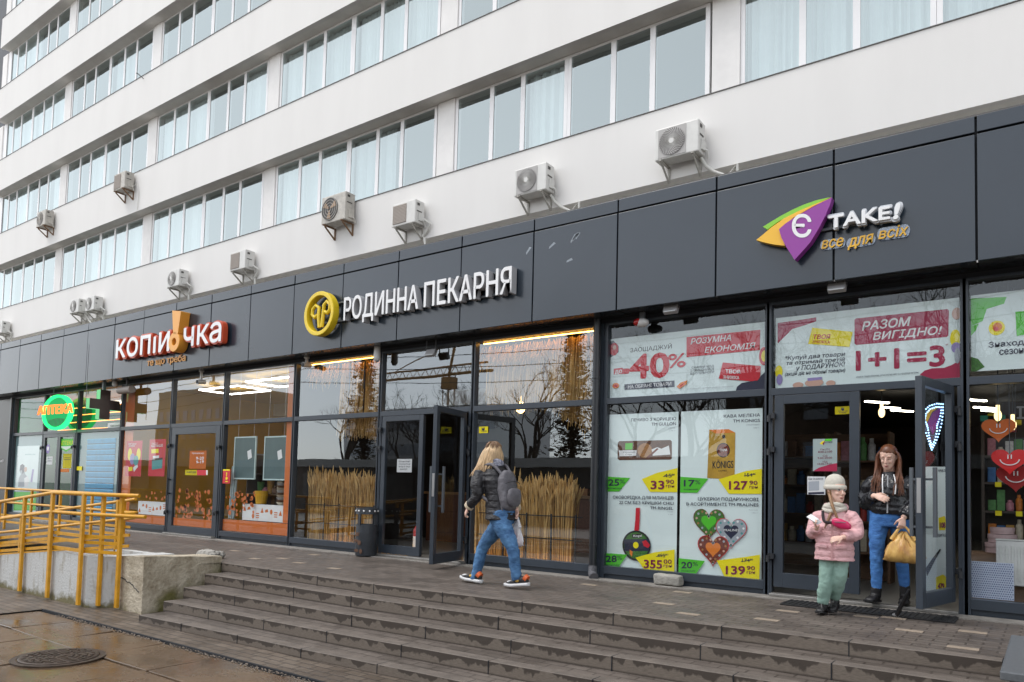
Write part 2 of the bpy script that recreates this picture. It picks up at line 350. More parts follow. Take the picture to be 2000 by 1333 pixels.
# stairs: nosing lines measured along X, five risers
NX = [-9.3, -6.4, -3.8, -1.5, 8.0]
NY = [[6.09, 6.03, 6.16, 6.30, 6.55], [5.735, 5.74, 5.83, 5.95, 6.2], [5.33, 5.40, 5.51, 5.62, 5.88], [4.975, 5.06, 5.16, 5.28, 5.55], [4.62, 4.72, 4.83, 4.95, 5.2]]
NZ = [0, -.115, -.240, -.362, -.478, ZG]
LX = [-9.37, -9.2, -9.02, -8.86, -8.76]
def ny(k, x):
    x_ = max(NX[0], min(NX[-1], x))
    for i in range(4):
        if x_ <= NX[i + 1]:
            t = (x_ - NX[i]) / (NX[i + 1] - NX[i]); t = t * t * (3 - 2 * t) * .5 + t * .5
            return NY[k][i] * (1 - t) + NY[k][i + 1] * t
    return NY[k][-1]
st = thing('stone_steps', 'flight of five wide stained concrete steps up to the shop terrace', 'steps', (-4, 5.3, ZG))
for k in range(5):
    mb = MB(); us = []; rs = random.Random(20 + k)
    xs = [LX[k]]
    while xs[-1] < 7.5: xs.append(xs[-1] + .25)
    zt, zb = NZ[k], NZ[k + 1]; nose = .028
    up = (lambda x: ny(k - 1, x) + .1) if k else (lambda x: ny(0, x) + .24)
    wob = [rs.uniform(-.003, .003) for _ in xs]
    for i in range(len(xs) - 1):
        a, b_ = xs[i], xs[i + 1]; ya, yb = ny(k, a) + wob[i], ny(k, b_) + wob[i + 1]
        mb.face([(a, ya, zb - .06), (b_, yb, zb - .06), (b_, yb, zt - .006), (a, ya, zt - .006)], 0); us.append((a, b_))
        mb.face([(a, ya, zt - .006), (b_, yb, zt - .006), (b_, yb + .006, zt), (a, ya + .006, zt)], 1)
        sp = .13                                              # the kerb stone's top, then pavers behind it
        mb.face([(a, ya + .006, zt), (b_, yb + .006, zt), (b_, yb + sp, zt), (a, ya + sp, zt)], 1)
        if k: mb.face([(a, ya + sp, zt), (b_, yb + sp, zt), (b_, up(b_), zt), (a, up(a), zt)], 2)
    a = xs[0]; ya = ny(k, a)
    mb.face([(a, ya, zb - .06), (a, ya, zt), (a, ya + .5, zt), (a, ya + .5, zb - .06)], 1)
    jx_ = LX[k] + .8 + rs.random() * .3
    while jx_ < 6:
        y_ = ny(k, jx_); mb.obox((jx_, y_ + .06, (zt + zb) / 2 - .02), (.004, 0, 0), (0, .064, .0), (0, 0, (zt - zb) / 2 + .0205), 3); jx_ += 1.0
    o = mb.build('step', [RISER, NOSE, PAVE, JOINT], st)
    uvl = o.data.uv_layers.new(name='uv'); W = WLOC['stone_steps']
    for p in o.data.polygons:
        for li in p.loop_indices:
            v = o.data.vertices[o.data.loops[li].vertex_index].co
            uvl.data[li].uv = (v.x, ((v.z + W.z) - zb) / (zt - zb))
# joints of the kerb stones: thin dark gaps cut as slots standing just proud of the riser
g = MB(); xs = [LX[0]]
while xs[-1] < 7.5: xs.append(xs[-1] + .25)
for i in range(len(xs) - 1):
    a, b_ = xs[i], xs[i + 1]
    g.face([(a, ny(0, a) + .129, .0), (b_, ny(0, b_) + .129, .0), (b_, 8.75, .0), (a, 8.75, .0)], 0)
g.face([(-30, 5.62, -.001), (LX[0], 5.62, -.001), (LX[0], 8.75, -.001), (-30, 8.75, -.001)], 0)
# odd pale bricks in the paving
for (qx, qy) in [(1320, 1156), (1290, 1180), (1338, 1199), (1468, 1210), (1492, 1192), (1707, 1206), (1734, 1229), (1857, 1267), (1893, 1238), (1950, 1281), (480, 1091), (545, 1091), (640, 1110), (560, 1098), (600, 1083), (1012, 1125), (455, 1076), (1118, 1141), (1648, 1201)]:
    p = PZ(qx, qy, 0); x0 = round(p.x / .22) * .22; y0 = round(p.y / .11) * .11
    g.box(x0 + .004, x0 + .214, y0 + .004, y0 + .105, -.02, .003, 1)
struct('plaza', g, [PAVE, PALEB])
g = MB(); g.box(-24, 8, 8.30, 8.56, -.05, .012, 0)
struct('threshold_strip', g, mat('worn_screed', (.27, .25, .225), rough=.85, var=.4, vscale=4, bump=.5, bscale=40))

# ---------------------------------------------------------------- manhole cover
MC = PZ(115, 1285, ZG)
MZ = ZG - .018
mh = thing('manhole_cover', 'round rusty iron manhole cover set among the wet slabs', 'manhole cover', (MC.x, MC.y, ZG))
IRON = mat('rusty_iron', (.075, .052, .037), rough=.45, metal=.5, var=.45, vscale=14, bump=.4, bscale=60)
mb = MB(); mb.lathe([(.33, 0), (.33, .03), (.315, .035), (.0, .035)], (MC.x, MC.y, MZ), 48)
for r in (.28, .225, .17, .115, .06):
    n = int(r * 70)
    for j in range(n):
        a = 2 * pi * j / n; da = 2 * pi / n * .34; q = []
        for aa, rr in ((a - da, r - .016), (a + da, r - .016), (a + da, r + .016), (a - da, r + .016)): q.append((MC.x + rr * cos(aa), MC.y + rr * sin(aa), MZ + .041))
        lo = [(x, y, MZ + .033) for x, y, z in q]
        mb.raw(q + lo, [(0, 1, 2, 3), (4, 5, 1, 0), (5, 6, 2, 1), (6, 7, 3, 2), (7, 4, 0, 3)])
mb.build('lid', IRON, mh)
mb = MB(); mb.ring((0, 0), .34, .39, 0, .03, 48)
mb.v = [(MC.x + x, MC.y + z, MZ + .012 + y * .5) for x, y, z in mb.v]; mb.build('frame', IRON, mh)

# ---------------------------------------------------------------- ramp, concrete block, parapet
def slope_z(x): return 0 if x > -11.25 else (x + 11.25) * .1
RW = MB()
for (x0, x1) in ((-11.25, -10.25), (-15.5, -11.25), (-17.2, -15.5)):
    a, b_ = max(slope_z(x0), ZG), slope_z(x1)
    for y0, y1, top in ((4.70, 4.86, .10), (5.60, 5.72, .08)):
        vs = [(x0, y0, ZG - .1), (x1, y0, ZG - .1), (x1, y1, ZG - .1), (x0, y1, ZG - .1), (x0, y0, a + top), (x1, y0, b_ + top), (x1, y1, b_ + top), (x0, y1, a + top)]
        RW.raw(vs, [(0, 1, 5, 4), (1, 2, 6, 5), (2, 3, 7, 6), (3, 0, 4, 7), (4, 5, 6, 7)])
    RW.face([(x0, 4.86, a), (x1, 4.86, b_), (x1, 5.60, b_), (x0, 5.60, a)], 1)
RW.raw([(-10.25, 4.70, ZG - .1), (-9.95, 4.98, ZG - .1), (-9.95, 5.72, ZG - .1), (-10.25, 5.72, ZG - .1), (-10.25, 4.70, .10), (-9.95, 4.98, .10), (-9.95, 5.72, .10), (-10.25, 5.72, .10)], [(0, 1, 5, 4), (1, 2, 6, 5), (2, 3, 7, 6), (3, 0, 4, 7), (4, 5, 6, 7)])
def paintedwall():
    m = mat('painted_concrete', (.40, .405, .40), rough=.85, bump=.5, bscale=30)
    n = m.node_tree; b = n.nodes['Principled BSDF']; L = n.links.new
    tc = n.nodes.new('ShaderNodeTexCoord'); sp = n.nodes.new('ShaderNodeSeparateXYZ'); L(tc.outputs['Object'], sp.inputs[0])
    nz = n.nodes.new('ShaderNodeTexNoise'); nz.inputs['Scale'].default_value = 3; nz.inputs['Detail'].default_value = 7; nz.inputs['Roughness'].default_value = .7; L(tc.outputs['Object'], nz.inputs['Vector'])
    mp = n.nodes.new('ShaderNodeMapping'); mp.inputs['Scale'].default_value = (4, 4, .9); L(tc.outputs['Object'], mp.inputs[0])
    n2 = n.nodes.new('ShaderNodeTexNoise'); n2.inputs['Scale'].default_value = 3; n2.inputs['Detail'].default_value = 5; L(mp.outputs[0], n2.inputs['Vector'])
    cr = n.nodes.new('ShaderNodeValToRGB'); e = cr.color_ramp.elements; e[0].position = .33; e[0].color = (.40, .38, .33, 1); e[1].position = .46; e[1].color = (.55, .56, .55, 1); L(n2.outputs['Fac'], cr.inputs[0])
    a = n.nodes.new('ShaderNodeMath'); a.operation = 'MULTIPLY_ADD'; a.inputs[1].default_value = .45; L(nz.outputs['Fac'], a.inputs[0]); L(sp.outputs[2], a.inputs[2])
    mr = n.nodes.new('ShaderNodeMapRange'); mr.inputs[1].default_value = .34; mr.inputs[2].default_value = .26; L(a.outputs[0], mr.inputs[0])
    mx = n.nodes.new('ShaderNodeMixRGB'); mx.inputs[2].default_value = (.17, .15, .075, 1); L(mr.outputs[0], mx.inputs[0]); L(cr.outputs[0], mx.inputs[1]); L(mx.outputs[0], b.inputs['Base Color'])
    return m
PW = paintedwall()
rampt = thing('access_ramp', 'pale painted concrete ramp wall behind the yellow posts', 'ramp', (-13, 4.7, ZG))
RW.build('wall', [PW, PAVE], rampt)
bk = MB()
bx = [(-9.92, 4.93), (-9.27, 4.93), (-9.42, 6.12), (-9.92, 6.12)]; zt = [.12, .155, .085, .08]
n_ = 9
V = []
for i in range(n_):
    for j in range(n_):
        s_, t_ = i / (n_ - 1), j / (n_ - 1)
        lx = bx[0][0] * (1 - s_) * (1 - t_) + bx[1][0] * s_ * (1 - t_) + bx[2][0] * s_ * t_ + bx[3][0] * (1 - s_) * t_
        ly = bx[0][1] * (1 - s_) * (1 - t_) + bx[1][1] * s_ * (1 - t_) + bx[2][1] * s_ * t_ + bx[3][1] * (1 - s_) * t_
        lz = zt[0] * (1 - s_) * (1 - t_) + zt[1] * s_ * (1 - t_) + zt[2] * s_ * t_ + zt[3] * (1 - s_) * t_
        V.append((lx, ly, lz + random.uniform(-.006, .004)))
bk.raw(V, [(i * n_ + j, (i + 1) * n_ + j, (i + 1) * n_ + j + 1, i * n_ + j + 1) for i in range(n_ - 1) for j in range(n_ - 1)])
def skirt(idx):
    for a, b_ in zip(idx, idx[1:]):
        p, q = V[a], V[b_]; k = 6
        pr = [(p[0] + random.uniform(-.008, .008), p[1] + random.uniform(-.008, .008), p[2] + (ZG - .05 - p[2]) * t / k) for t in range(k + 1)]
        bk.raw([p, q, (q[0], q[1], ZG - .05), (p[0], p[1], ZG - .05)], [(0, 1, 2, 3)])
skirt([i * n_ for i in range(n_)]); skirt([(n_ - 1) * n_ + j for j in range(n_)]); skirt([j for j in range(n_)]); skirt([i * n_ + n_ - 1 for i in range(n_)])
def mossy():
    m = mat('mossy_concrete', (.36, .34, .29), rough=.92, bump=.9, bscale=22)
    n = m.node_tree; b = n.nodes['Principled BSDF']; L = n.links.new
    tc = n.nodes.new('ShaderNodeTexCoord'); sp = n.nodes.new('ShaderNodeSeparateXYZ'); L(tc.outputs['Object'], sp.inputs[0])
    nz = n.nodes.new('ShaderNodeTexNoise'); nz.inputs['Scale'].default_value = 4; nz.inputs['Detail'].default_value = 8; nz.inputs['Roughness'].default_value = .7; L(tc.outputs['Object'], nz.inputs['Vector'])
    cr = n.nodes.new('ShaderNodeValToRGB'); e = cr.color_ramp.elements; e[0].position = .32; e[0].color = (.27, .22, .15, 1); e[1].position = .62; e[1].color = (.56, .50, .39, 1); L(nz.outputs['Fac'], cr.inputs[0])
    # moss grows low on the faces and where the steps run in
    n2 = n.nodes.new('ShaderNodeTexNoise'); n2.inputs['Scale'].default_value = 2.2; n2.inputs['Detail'].default_value = 6; L(tc.outputs['Object'], n2.inputs['Vector'])
    a = n.nodes.new('ShaderNodeMath'); a.operation = 'MULTIPLY_ADD'; a.inputs[1].default_value = .9; L(n2.outputs['Fac'], a.inputs[0]); L(sp.outputs[2], a.inputs[2])
    y = n.nodes.new('ShaderNodeMath'); y.operation = 'MULTIPLY_ADD'; y.inputs[1].default_value = -.42; L(sp.outputs[1], y.inputs[0]); L(a.outputs[0], y.inputs[2])
    mr = n.nodes.new('ShaderNodeMapRange'); mr.inputs[1].default_value = .70; mr.inputs[2].default_value = .48; mr.inputs[4].default_value = .9; L(y.outputs[0], mr.inputs[0])
    mx = n.nodes.new('ShaderNodeMixRGB'); mx.inputs[2].default_value = (.135, .125, .028, 1); L(mr.outputs[0], mx.inputs[0]); L(cr.outputs[0], mx.inputs[1]); L(mx.outputs[0], b.inputs['Base Color'])
    return m
cb = thing('concrete_block', 'broken mossy concrete block at the end of the steps beside the railing', 'concrete block', (-9.6, 5.2, ZG))
bk.build('block', mossy(), cb)
crk = MB(); rs = random.Random(5); pts = []
for t in range(15):
    x = -9.9 + .55 * t / 14; pts.append((x, 4.928, -.16 - .14 * (t / 14) ** 2 + rs.uniform(-.012, .012)))
crk.tube(pts, .006, 5); crk.build('crack', JOINT, cb)
fr = MB(); rs = random.Random(9)
for _ in range(16): 
    c = Vector((-10.0 + rs.uniform(-.12, .2), 6.35 + rs.uniform(-.12, .12), .05 + rs.uniform(-.03, .05))); r = rs.uniform(.05, .1)
    fr.ell(c, r, r * .9, r * .7, 6, 4)
single('rubble_lump', 'small crumbling lump of concrete behind the last railing post', 'rubble', fr, CONC)
pp = thing('stone_parapet', 'dark grey stone parapet cheek at the right end of the steps', 'parapet', (.6, 5.6, ZG))
GRAN = mat('grey_granite', (.115, .125, .135), rough=.35, var=.2, vscale=40)
mb = MB(); mb.box(-.20, 1.6, 5.17, 6.5, ZG - .05, .095); mb.build('cheek', GRAN, pp)
mb = MB(); mb.box(-.245, 1.65, 5.13, 6.6, .097, .15); mb.build('coping', GRAN, pp, bevel=.008)

# ---------------------------------------------------------------- yellow railings
def railing(label, cat='railing'): return thing('ramp_railing', label, cat, (-10.5, 4.7, ZG))
def pipe(mb, pts, r=.022): mb.tube(pts, r, 10)
ra = railing('yellow tubular railing along the outer edge of the ramp, posts on the wall face')
posts = [(-9.80, 4.88), (-10.12, 4.80), (-10.35, 4.655), (-11.27, 4.655), (-12.18, 4.655), (-13.1, 4.655), (-14.0, 4.655), (-14.9, 4.655)]
for (x, y) in posts:
    mb = MB(); top = .905 + (slope_z(x)); mb.obox((x, y, (top + ZG) / 2 + .02), (.032, 0, 0), (0, .02, 0), (0, 0, (top - ZG) / 2 - .01)); mb.build('post', YELLOW, ra, bevel=.004)
def line_a(z): return [(-15.5, 4.66, z - .425), (-11.27, 4.66, z), (-10.35, 4.66, z), (-10.15, 4.74, z), (-9.47, 4.93, z)]
mb = MB(); pipe(mb, line_a(.915), .026); mb.build('top_rail', YELLOW, ra, smooth=50)
mb = MB(); pipe(mb, line_a(.65)[:4] + [(-9.33, 4.95, .65)], .024); mb.build('middle_rail', YELLOW, ra, smooth=50)
for z in (.36, .28, .16):
    mb = MB(); l = line_a(z)[:4] + [(-9.8, 4.86, z)]
    for p, q in zip(l, l[1:]):
        d = (Vector(q) - Vector(p)); c = (Vector(p) + Vector(q)) / 2 + Vector((0, .03, 0)); u = d.normalized(); mb.obox(c, d / 2, u.cross(Vector((0, 0, 1))) * .006, (0, 0, .022))
    mb.build('guard_bar', YELLOW, ra)
rb = railing('yellow tubular railing along the inner edge of the ramp, sloping down beside the wall')
for x in (-11.4, -12.5, -13.65, -14.8, -15.9):
    mb = MB(); z0 = slope_z(x); mb.obox((x, 5.62, z0 + .40), (.028, 0, 0), (0, .02, 0), (0, 0, .43)); mb.build('post', YELLOW, rb, bevel=.004)
def line_b(z): return [(-16.5, 5.64, z - .53), (-11.1, 5.64, z), (-10.93, 5.64, z + .02)]
for nm, z in (('top_rail', .82), ('middle_rail', .545)):
    mb = MB(); pipe(mb, line_b(z), .023); mb.build(nm, YELLOW, rb, smooth=50)
for z in (.30, .14):
    mb = MB(); l = [(-16.5, 5.66, z - .53), (-11.1, 5.66, z)]
    d = Vector(l[1]) - Vector(l[0]); mb.obox((Vector(l[0]) + Vector(l[1])) / 2, d / 2, (0, .006, 0), (0, 0, .022)); mb.build('guard_bar', YELLOW, rb)
rc = railing('long level yellow tubular railing on the terrace edge in front of the pharmacy')
for x in (-14.4, -15.7, -17.0, -18.3, -19.6, -20.9, -13.2):
    mb = MB(); mb.obox((x, 6.62, .44), (.028, 0, 0), (0, .02, 0), (0, 0, .44)); mb.build('post', YELLOW, rc, bevel=.004)
for nm, z in (('top_rail', .885), ('middle_rail', .59)):
    mb = MB(); pipe(mb, [(-22, 6.62, z), (-12.75, 6.62, z - .03), (-12.62, 6.50, z - .03), (-12.7, 6.38, z - .04)], .024); mb.build(nm, YELLOW, rc, smooth=50)
for z in (.30, .16):
    mb = MB(); mb.obox((-17.5, 6.64, z), (4.5, 0, 0), (0, .006, 0), (0, 0, .022)); mb.build('guard_bar', YELLOW, rc)
# ---------------------------------------------------------------- office tower behind the shops
DW, YW = 12.0, 12.38                       # face of the white bands, face of the windows
tw = thing('office_tower', 'long white office building with ribbon windows rising behind the shops', 'building', (-14, DW, 0))
TX0, TX1 = -36.75, 9.0
PITCH, FL = 6.525, 3.26
for k in range(6):
    z0, z1 = 6.69 + FL * k, 8.03 + FL * k
    mb = MB(); mb.box(TX0, TX1, DW, DW + .12, z0, z1); mb.build('spandrel_wall', WHITE, tw)
    mb = MB(); mb.box(TX0 + .02, TX1, DW + .121, YW + .3, z0 + .02, z0 + .12); mb.build('soffit', SOFF, tw)
    mb = MB(); mb.box(TX0 - .01, TX1, DW - .016, YW - .02, z1 + .002, z1 + .016); mb.build('sill', FLASH, tw)
mb = MB(); mb.box(TX0, TX1, YW + .3, YW + .5, 3, 6.75); mb.build('lower_wall', SOFF, tw)
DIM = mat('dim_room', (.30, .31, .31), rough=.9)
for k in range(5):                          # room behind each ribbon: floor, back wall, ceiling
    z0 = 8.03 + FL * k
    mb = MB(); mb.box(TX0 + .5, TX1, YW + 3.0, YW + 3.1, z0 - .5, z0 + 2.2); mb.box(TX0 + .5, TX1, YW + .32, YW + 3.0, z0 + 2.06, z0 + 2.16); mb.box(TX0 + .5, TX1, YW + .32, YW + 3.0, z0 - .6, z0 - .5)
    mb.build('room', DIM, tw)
CURT = mat('white_curtain', (.72, .73, .72), rough=.9, var=.05, vscale=3)
CURT2 = mat('sheer_curtain', (.58, .60, .60), rough=.9, var=.08, vscale=3)
RSEG = [(0, 1.04), (1.04, 1.87), (1.87, 2.98)]
def win_frame(tilt=False):
    mb = MB(); w = 2.98; h = 1.93; f = .055
    mb.box(0, w, 0, .07, 0, f); mb.box(0, w, 0, .07, h - f, h)
    for x in (0, w - .08): mb.box(x, x + .08, 0, .07, f, h - f)
    for x in (1.04, 1.87): mb.box(x - .055, x + .055, -.003, .073, f, h - f)
    return mb
def win_pane(mid=True):
    mb = MB(); h = 1.93
    for i, (a, b_) in enumerate(RSEG):
        if i == 1 and not mid: continue
        mb.face([(a + .03, .012, .05), (b_ - .03, .012, .05), (b_ - .03, .012, h - .05), (a + .03, .012, h - .05)])
    return mb
def curtain_mb(x0, x1, full=1., amp=.03, fq=14):
    mb = MB(); n = int((x1 - x0) / .03); z0, z1 = .02, 1.9
    vs = []
    for i in range(n + 1):
        x = x0 + (x1 - x0) * i / n; d = .22 + amp * sin(i * .03 * 2 * pi * fq / 1.5) + amp * .5 * sin(i * 1.7)
        vs += [(x, d, z0), (x, d, z1)]
    return mb.raw(vs, [(2 * i, 2 * i + 2, 2 * i + 3, 2 * i + 1) for i in range(n)])
proto_f = proto_p = None; cur_protos = []
def local(mb, name, m, par, loc):
    o = mb.build(name, m); o.parent = par; o.location = loc; WLOC[o.name] = Vector(); return o
rs = random.Random(11)
PIERS = [-4.29 - PITCH * i for i in range(-2, 5)]
TILTS = {(1, -17.3 + 0, 0)}
first = None; curts = {}
for k in range(5):
    z0 = 8.03 + FL * k
    for pi_ in range(-2, 6):
        X = -4.29 - PITCH * pi_
        if X < TX0: X0s = []
        for half in (0, 1):
            x = X + half * 2.985
            if x < TX0 - .3 or x + 3 > TX1 + .6 or (k >= 3 and x > -6) or (k == 2 and x > -1.5): continue
            tilt = (k == 1 and pi_ == 1 and half == 1) or (k == 2 and pi_ == 2 and half == 1)
            key = 't' if tilt else 'n'
            if key not in curts:
                fo = local(win_frame(tilt), 'window', PVC, tw, (x + 14, YW - DW, z0)); po = local(win_pane(not tilt), 'pane', GUP, fo, (0, 0, 0)); curts[key] = (fo.data, po.data)
            else:
                fo = bpy.data.objects.new('window', curts[key][0]); C.objects.link(fo); fo.parent = tw; fo.location = (x + 14, YW - DW, z0)
                po = bpy.data.objects.new('pane', curts[key][1]); C.objects.link(po); po.parent = fo
            if tilt:                         # the opened middle sash leans into the room, hinged at its foot
                mb = MB(); h = 1.82
                for a, b_, c, d in ((0, .75, 0, .06), (0, .75, h - .06, h), (0, .06, .06, h - .06), (.69, .75, .06, h - .06)): mb.box(a, b_, 0, .06, c, d)
                so_ = mb.build('sash', PVC); so_.parent = fo; so_.location = (1.08, .01, .06); so_.rotation_euler = (radians(-9), 0, 0)
                so_['label'] = 'tilted open sash'
                mb = MB(); mb.face([(.05, .03, .05), (.7, .03, .05), (.7, .03, 1.77), (.05, .03, 1.77)]); s2 = mb.build('pane', GUP); s2.parent = fo; s2.location = so_.location; s2.rotation_euler = so_.rotation_euler
            r = rs.random()
            if k == 0 and X > -5: r = .1 + .3 * rs.random()
            if r < .30: spec = ('a', 0.05, 2.93, .035, 11)
            elif r < .44: spec = ('b', 0.05, 1.5, .03, 9)
            elif r < .60: spec = ('c', 1.6, 2.93, .03, 10)
            elif r < .70: spec = ('d', 1.9, 2.93, .045, 7)
            else: spec = None
            if spec:
                if spec[0] not in curts: curts[spec[0]] = curtain_mb(*spec[1:3], amp=spec[3], fq=spec[4]).build('curtain', CURT if spec[0] != 'b' else CURT2); c0 = curts[spec[0]]; c0.parent = fo
                else: c0 = curts[spec[0]].copy(); C.objects.link(c0); c0.parent = fo
        px1 = X - .0; mb = MB(); mb.box(X - .505, X - .003, YW - .03, YW + .2, z0 + .0, z0 + 1.93); mb.build('pier', PIER, tw)
for k in range(5):
    z0 = 8.03 + FL * k; mb = MB(); mb.box(TX0, TX0 + .28, YW - .02, YW + .5, z0, z0 + 1.93); mb.build('end_pier', PVC, tw)
# dark stair wing at the far end
dwing = thing('stair_wing', 'dark grey rendered stair block beyond the end of the white building', 'building', (-42, 15, 0))
mb = MB(); mb.box(-52, -36.9, 13.2, 22, ZG, 27); mb.build('wall', mat('grey_render', (.13, .135, .145), rough=.85, var=.1, vscale=1), dwing)
mb = MB(); mb.box(-36.9, TX0 + .5, 14.0, 20, ZG, 27); mb.build('return_wall', MATS['grey_render'], dwing)
# little things fixed to the bands
hk = MB(); p = P(280, 155, DW); hk.tube([(p.x, DW, p.z + .02), (p.x + .05, DW - .25, p.z + .08), (p.x + .15, DW - .3, p.z)], .015, 6); single('wall_hook', 'small dark bracket sticking out of the white wall high up', 'bracket', hk, FLASH)

# ---------------------------------------------------------------- shop podium
Y0, YF = 8.6, 8.15                            # shop window plane, fascia plane
ZS, ZG2, ZT = 3.394, 4.635, 4.804
sh = thing('shop_building', 'single storey row of shops with slate grey fascia and glazed front', 'building', (-10, Y0, 0))
GAP = .010
jx = [-.54 - 1.2755 * i for i in range(-5, 20)]
for i in range(len(jx) - 1):
    x1, x0 = jx[i], jx[i + 1]
    mb = MB(); t = random.uniform(-.002, .002)
    mb.box(x0 + GAP, x1 - GAP, YF + t, YF + .04, ZS, ZG2 - .012); mb.box(x0 + GAP, x1 - GAP, YF + t + .004, YF + .04, ZG2 + .012, ZT)
    mb.v = [(x, y + random.uniform(-.0035, .0035) if y < YF + .03 else y, z) for x, y, z in mb.v]; mb.build('fascia_panel', FASC, sh, bevel=.004)
    mb = MB(); mb.box(x0 + .006, x1 - .006, YF + .041, Y0 - .03, ZS + .004, ZS + .02); mb.build('soffit_panel', SOFP, sh)
mb = MB(); mb.box(jx[-1], jx[0], YF + .045, YF + .1, ZS + .032, ZT - .01); mb.build('fascia_backing', JOINT, sh)
mb = MB(); mb.box(jx[-1], jx[0], YF + .02, DW + .3, ZT + .001, ZT + .02); mb.build('roof', FLASH, sh)
mb = MB(); mb.box(jx[-1], jx[0], Y0 - .029, Y0 + .1, ZS - .045, ZS + .1); mb.build('header_beam', JOINT, sh)
ZTR = 2.31; ZTOP = 3.345; FW_ = .036
BAYS = [('p', -23.45, -21.52), ('pd', -21.52, -19.61), ('p', -19.61, -17.44), ('k', -17.44, -15.29), ('kd', -15.29, -13.345), ('k', -13.345, -11.146), ('b', -11.146, -8.924), ('bd', -8.924, -6.963), ('b', -6.963, -4.88), ('s', -4.73, -2.61), ('sd', -2.61, -.675), ('s', -.675, 1.55), ('s', 1.55, 3.7), ('s', 3.7, 5.8)]
for typ, x0, x1 in BAYS:
    ya, yb = Y0 - .05, Y0 + .05
    mb = MB(); door = len(typ) > 1
    mb.box(x0 - FW_ / 2, x0 + FW_, ya, yb, 0.0, ZS - .05); mb.box(x1 - FW_, x1 + FW_ / 2 - .002, ya, yb, 0.0, ZS - .05)
    mb.box(x0 + FW_, x1 - FW_, ya, yb, ZTR - .04, ZTR + .04); mb.box(x0 + FW_, x1 - FW_, ya, yb, ZTOP - .03, ZS - .05)
    if not door: mb.box(x0 + FW_, x1 - FW_, ya - .004, yb, .07, .17); mb.box(x0 + FW_, x1 - FW_, ya + .03, yb, 0, .07)
    o = mb.build('shop_window', SLATE, sh, bevel=.003)
    m2 = MB(); m2.face([(x0 + FW_, Y0, ZTR + .04), (x1 - FW_, Y0, ZTR + .04), (x1 - FW_, Y0, ZTOP - .03), (x0 + FW_, Y0, ZTOP - .03)]); m2.build('upper_pane', GBAK if typ[0] in 'bk' else GSHOP, o)
    if not door:
        m2 = MB(); m2.face([(x0 + FW_, Y0, .17), (x1 - FW_, Y0, .17), (x1 - FW_, Y0, ZTR - .04), (x0 + FW_, Y0, ZTR - .04)]); m2.build('lower_pane', GBAK if typ[0] == 'b' else GSHOP, o)
mb = MB(); mb.box(-4.862, -4.75, Y0 - .06, Y0 + .06, 0, ZS - .05); mb.build('pillar', SLATE, sh)
mb = MB(); mb.box(-31, -23.5, Y0 + .0, Y0 + .1, 0, ZS - .05); mb.build('dark_panel_wall', mat('black_panel', (.016, .018, .022), rough=.35), sh)
mb = MB(); mb.box(-23.56, -23.47, Y0 - .12, Y0 + .05, 0, ZS - .05); mb.build('end_post', SLATE, sh)

HW = mat('black_hinge', (.02, .022, .026), rough=.4)
def hinge(mb, x, y, z): mb.box(x - .035, x + .035, y - .05, y, z, z + .06); mb.tube([(x - .03, y - .045, z - .035), (x - .03, y - .045, z + .035)], .022, 8)
def leaf(x0, x1, z0=.07, z1=ZTR - .045, st=.085, foot=.14, name='door', handle=None, ang=0., pivot=None, hinges=None, ypos=None, lab=None):
    y = ypos if ypos is not None else Y0 - .055
    d = bpy.data.objects.new(name, None)
    mb = MB(); mb.box(x0, x0 + st, y, y + .06, z0, z1); mb.box(x1 - st, x1, y, y + .06, z0, z1); mb.box(x0 + st, x1 - st, y, y + .06, z0, z0 + foot); mb.box(x0 + st, x1 - st, y, y + .06, z1 - st, z1)
    bpy.data.objects.remove(d)
    o = mb.build(name, SLATE, sh, bevel=.003, label=lab)
    parts = [MB() for _ in range(3)]
    parts[0].face([(x0 + st, y + .03, z0 + foot), (x1 - st, y + .03, z0 + foot), (x1 - st, y + .03, z1 - st), (x0 + st, y + .03, z1 - st)]); g_ = parts[0].build('pane', GSHOP, o)
    ch = [g_]
    if hinges:
        for hx, hz in hinges:
            hm = MB(); hinge(hm, hx, y - .002, hz); ch.append(hm.build('hinge', HW, o))
    if handle is not None:
        for side, yy in ((-1, y - .07), (1, y + .13)):
            hm = MB(); hm.box(handle - .018, handle + .018, yy - .015, yy + .015, .78, 1.42)
            for zz in (.86, 1.30): hm.box(handle - .016, handle + .016, min(yy, y + .02), max(yy, y + .02), zz, zz + .02)
            ch.append(hm.build('handle', mat('grey_handle', (.10, .115, .13), rough=.35), o))
        hm = MB(); e = x0 if handle < (x0 + x1) / 2 else x1
        hm.box(e - .004, e + .004, y + .012, y + .048, 1.0, 1.32); ch.append(hm.build('lock_plate', STEEL, o))
    if ang:
        px, py = pivot; W = WLOC[o.name]
        R = Matrix.Translation(Vector((px, py, 0)) - W) @ Matrix.Rotation(ang, 4, 'Z') @ Matrix.Translation(W - Vector((px, py, 0)))
        o.matrix_local = R
    return o
def jambs(x0, x1, parent_name='door_jamb'):
    for a, b_ in ((x0 + FW_, x0 + FW_ + .02), (x1 - FW_ - .03, x1 - FW_)): mb = MB(); mb.box(a, b_, Y0 - .045, Y0 + .045, 0, ZTR - .04); mb.build(parent_name, SLATE, sh)
# pharmacy double door
jambs(-21.52, -19.61); leaf(-21.45, -20.57, handle=None, hinges=[(-21.45, .4), (-21.45, 1.9)]); leaf(-20.56, -19.68, handle=None, hinges=[(-19.68, .4), (-19.68, 1.9)])
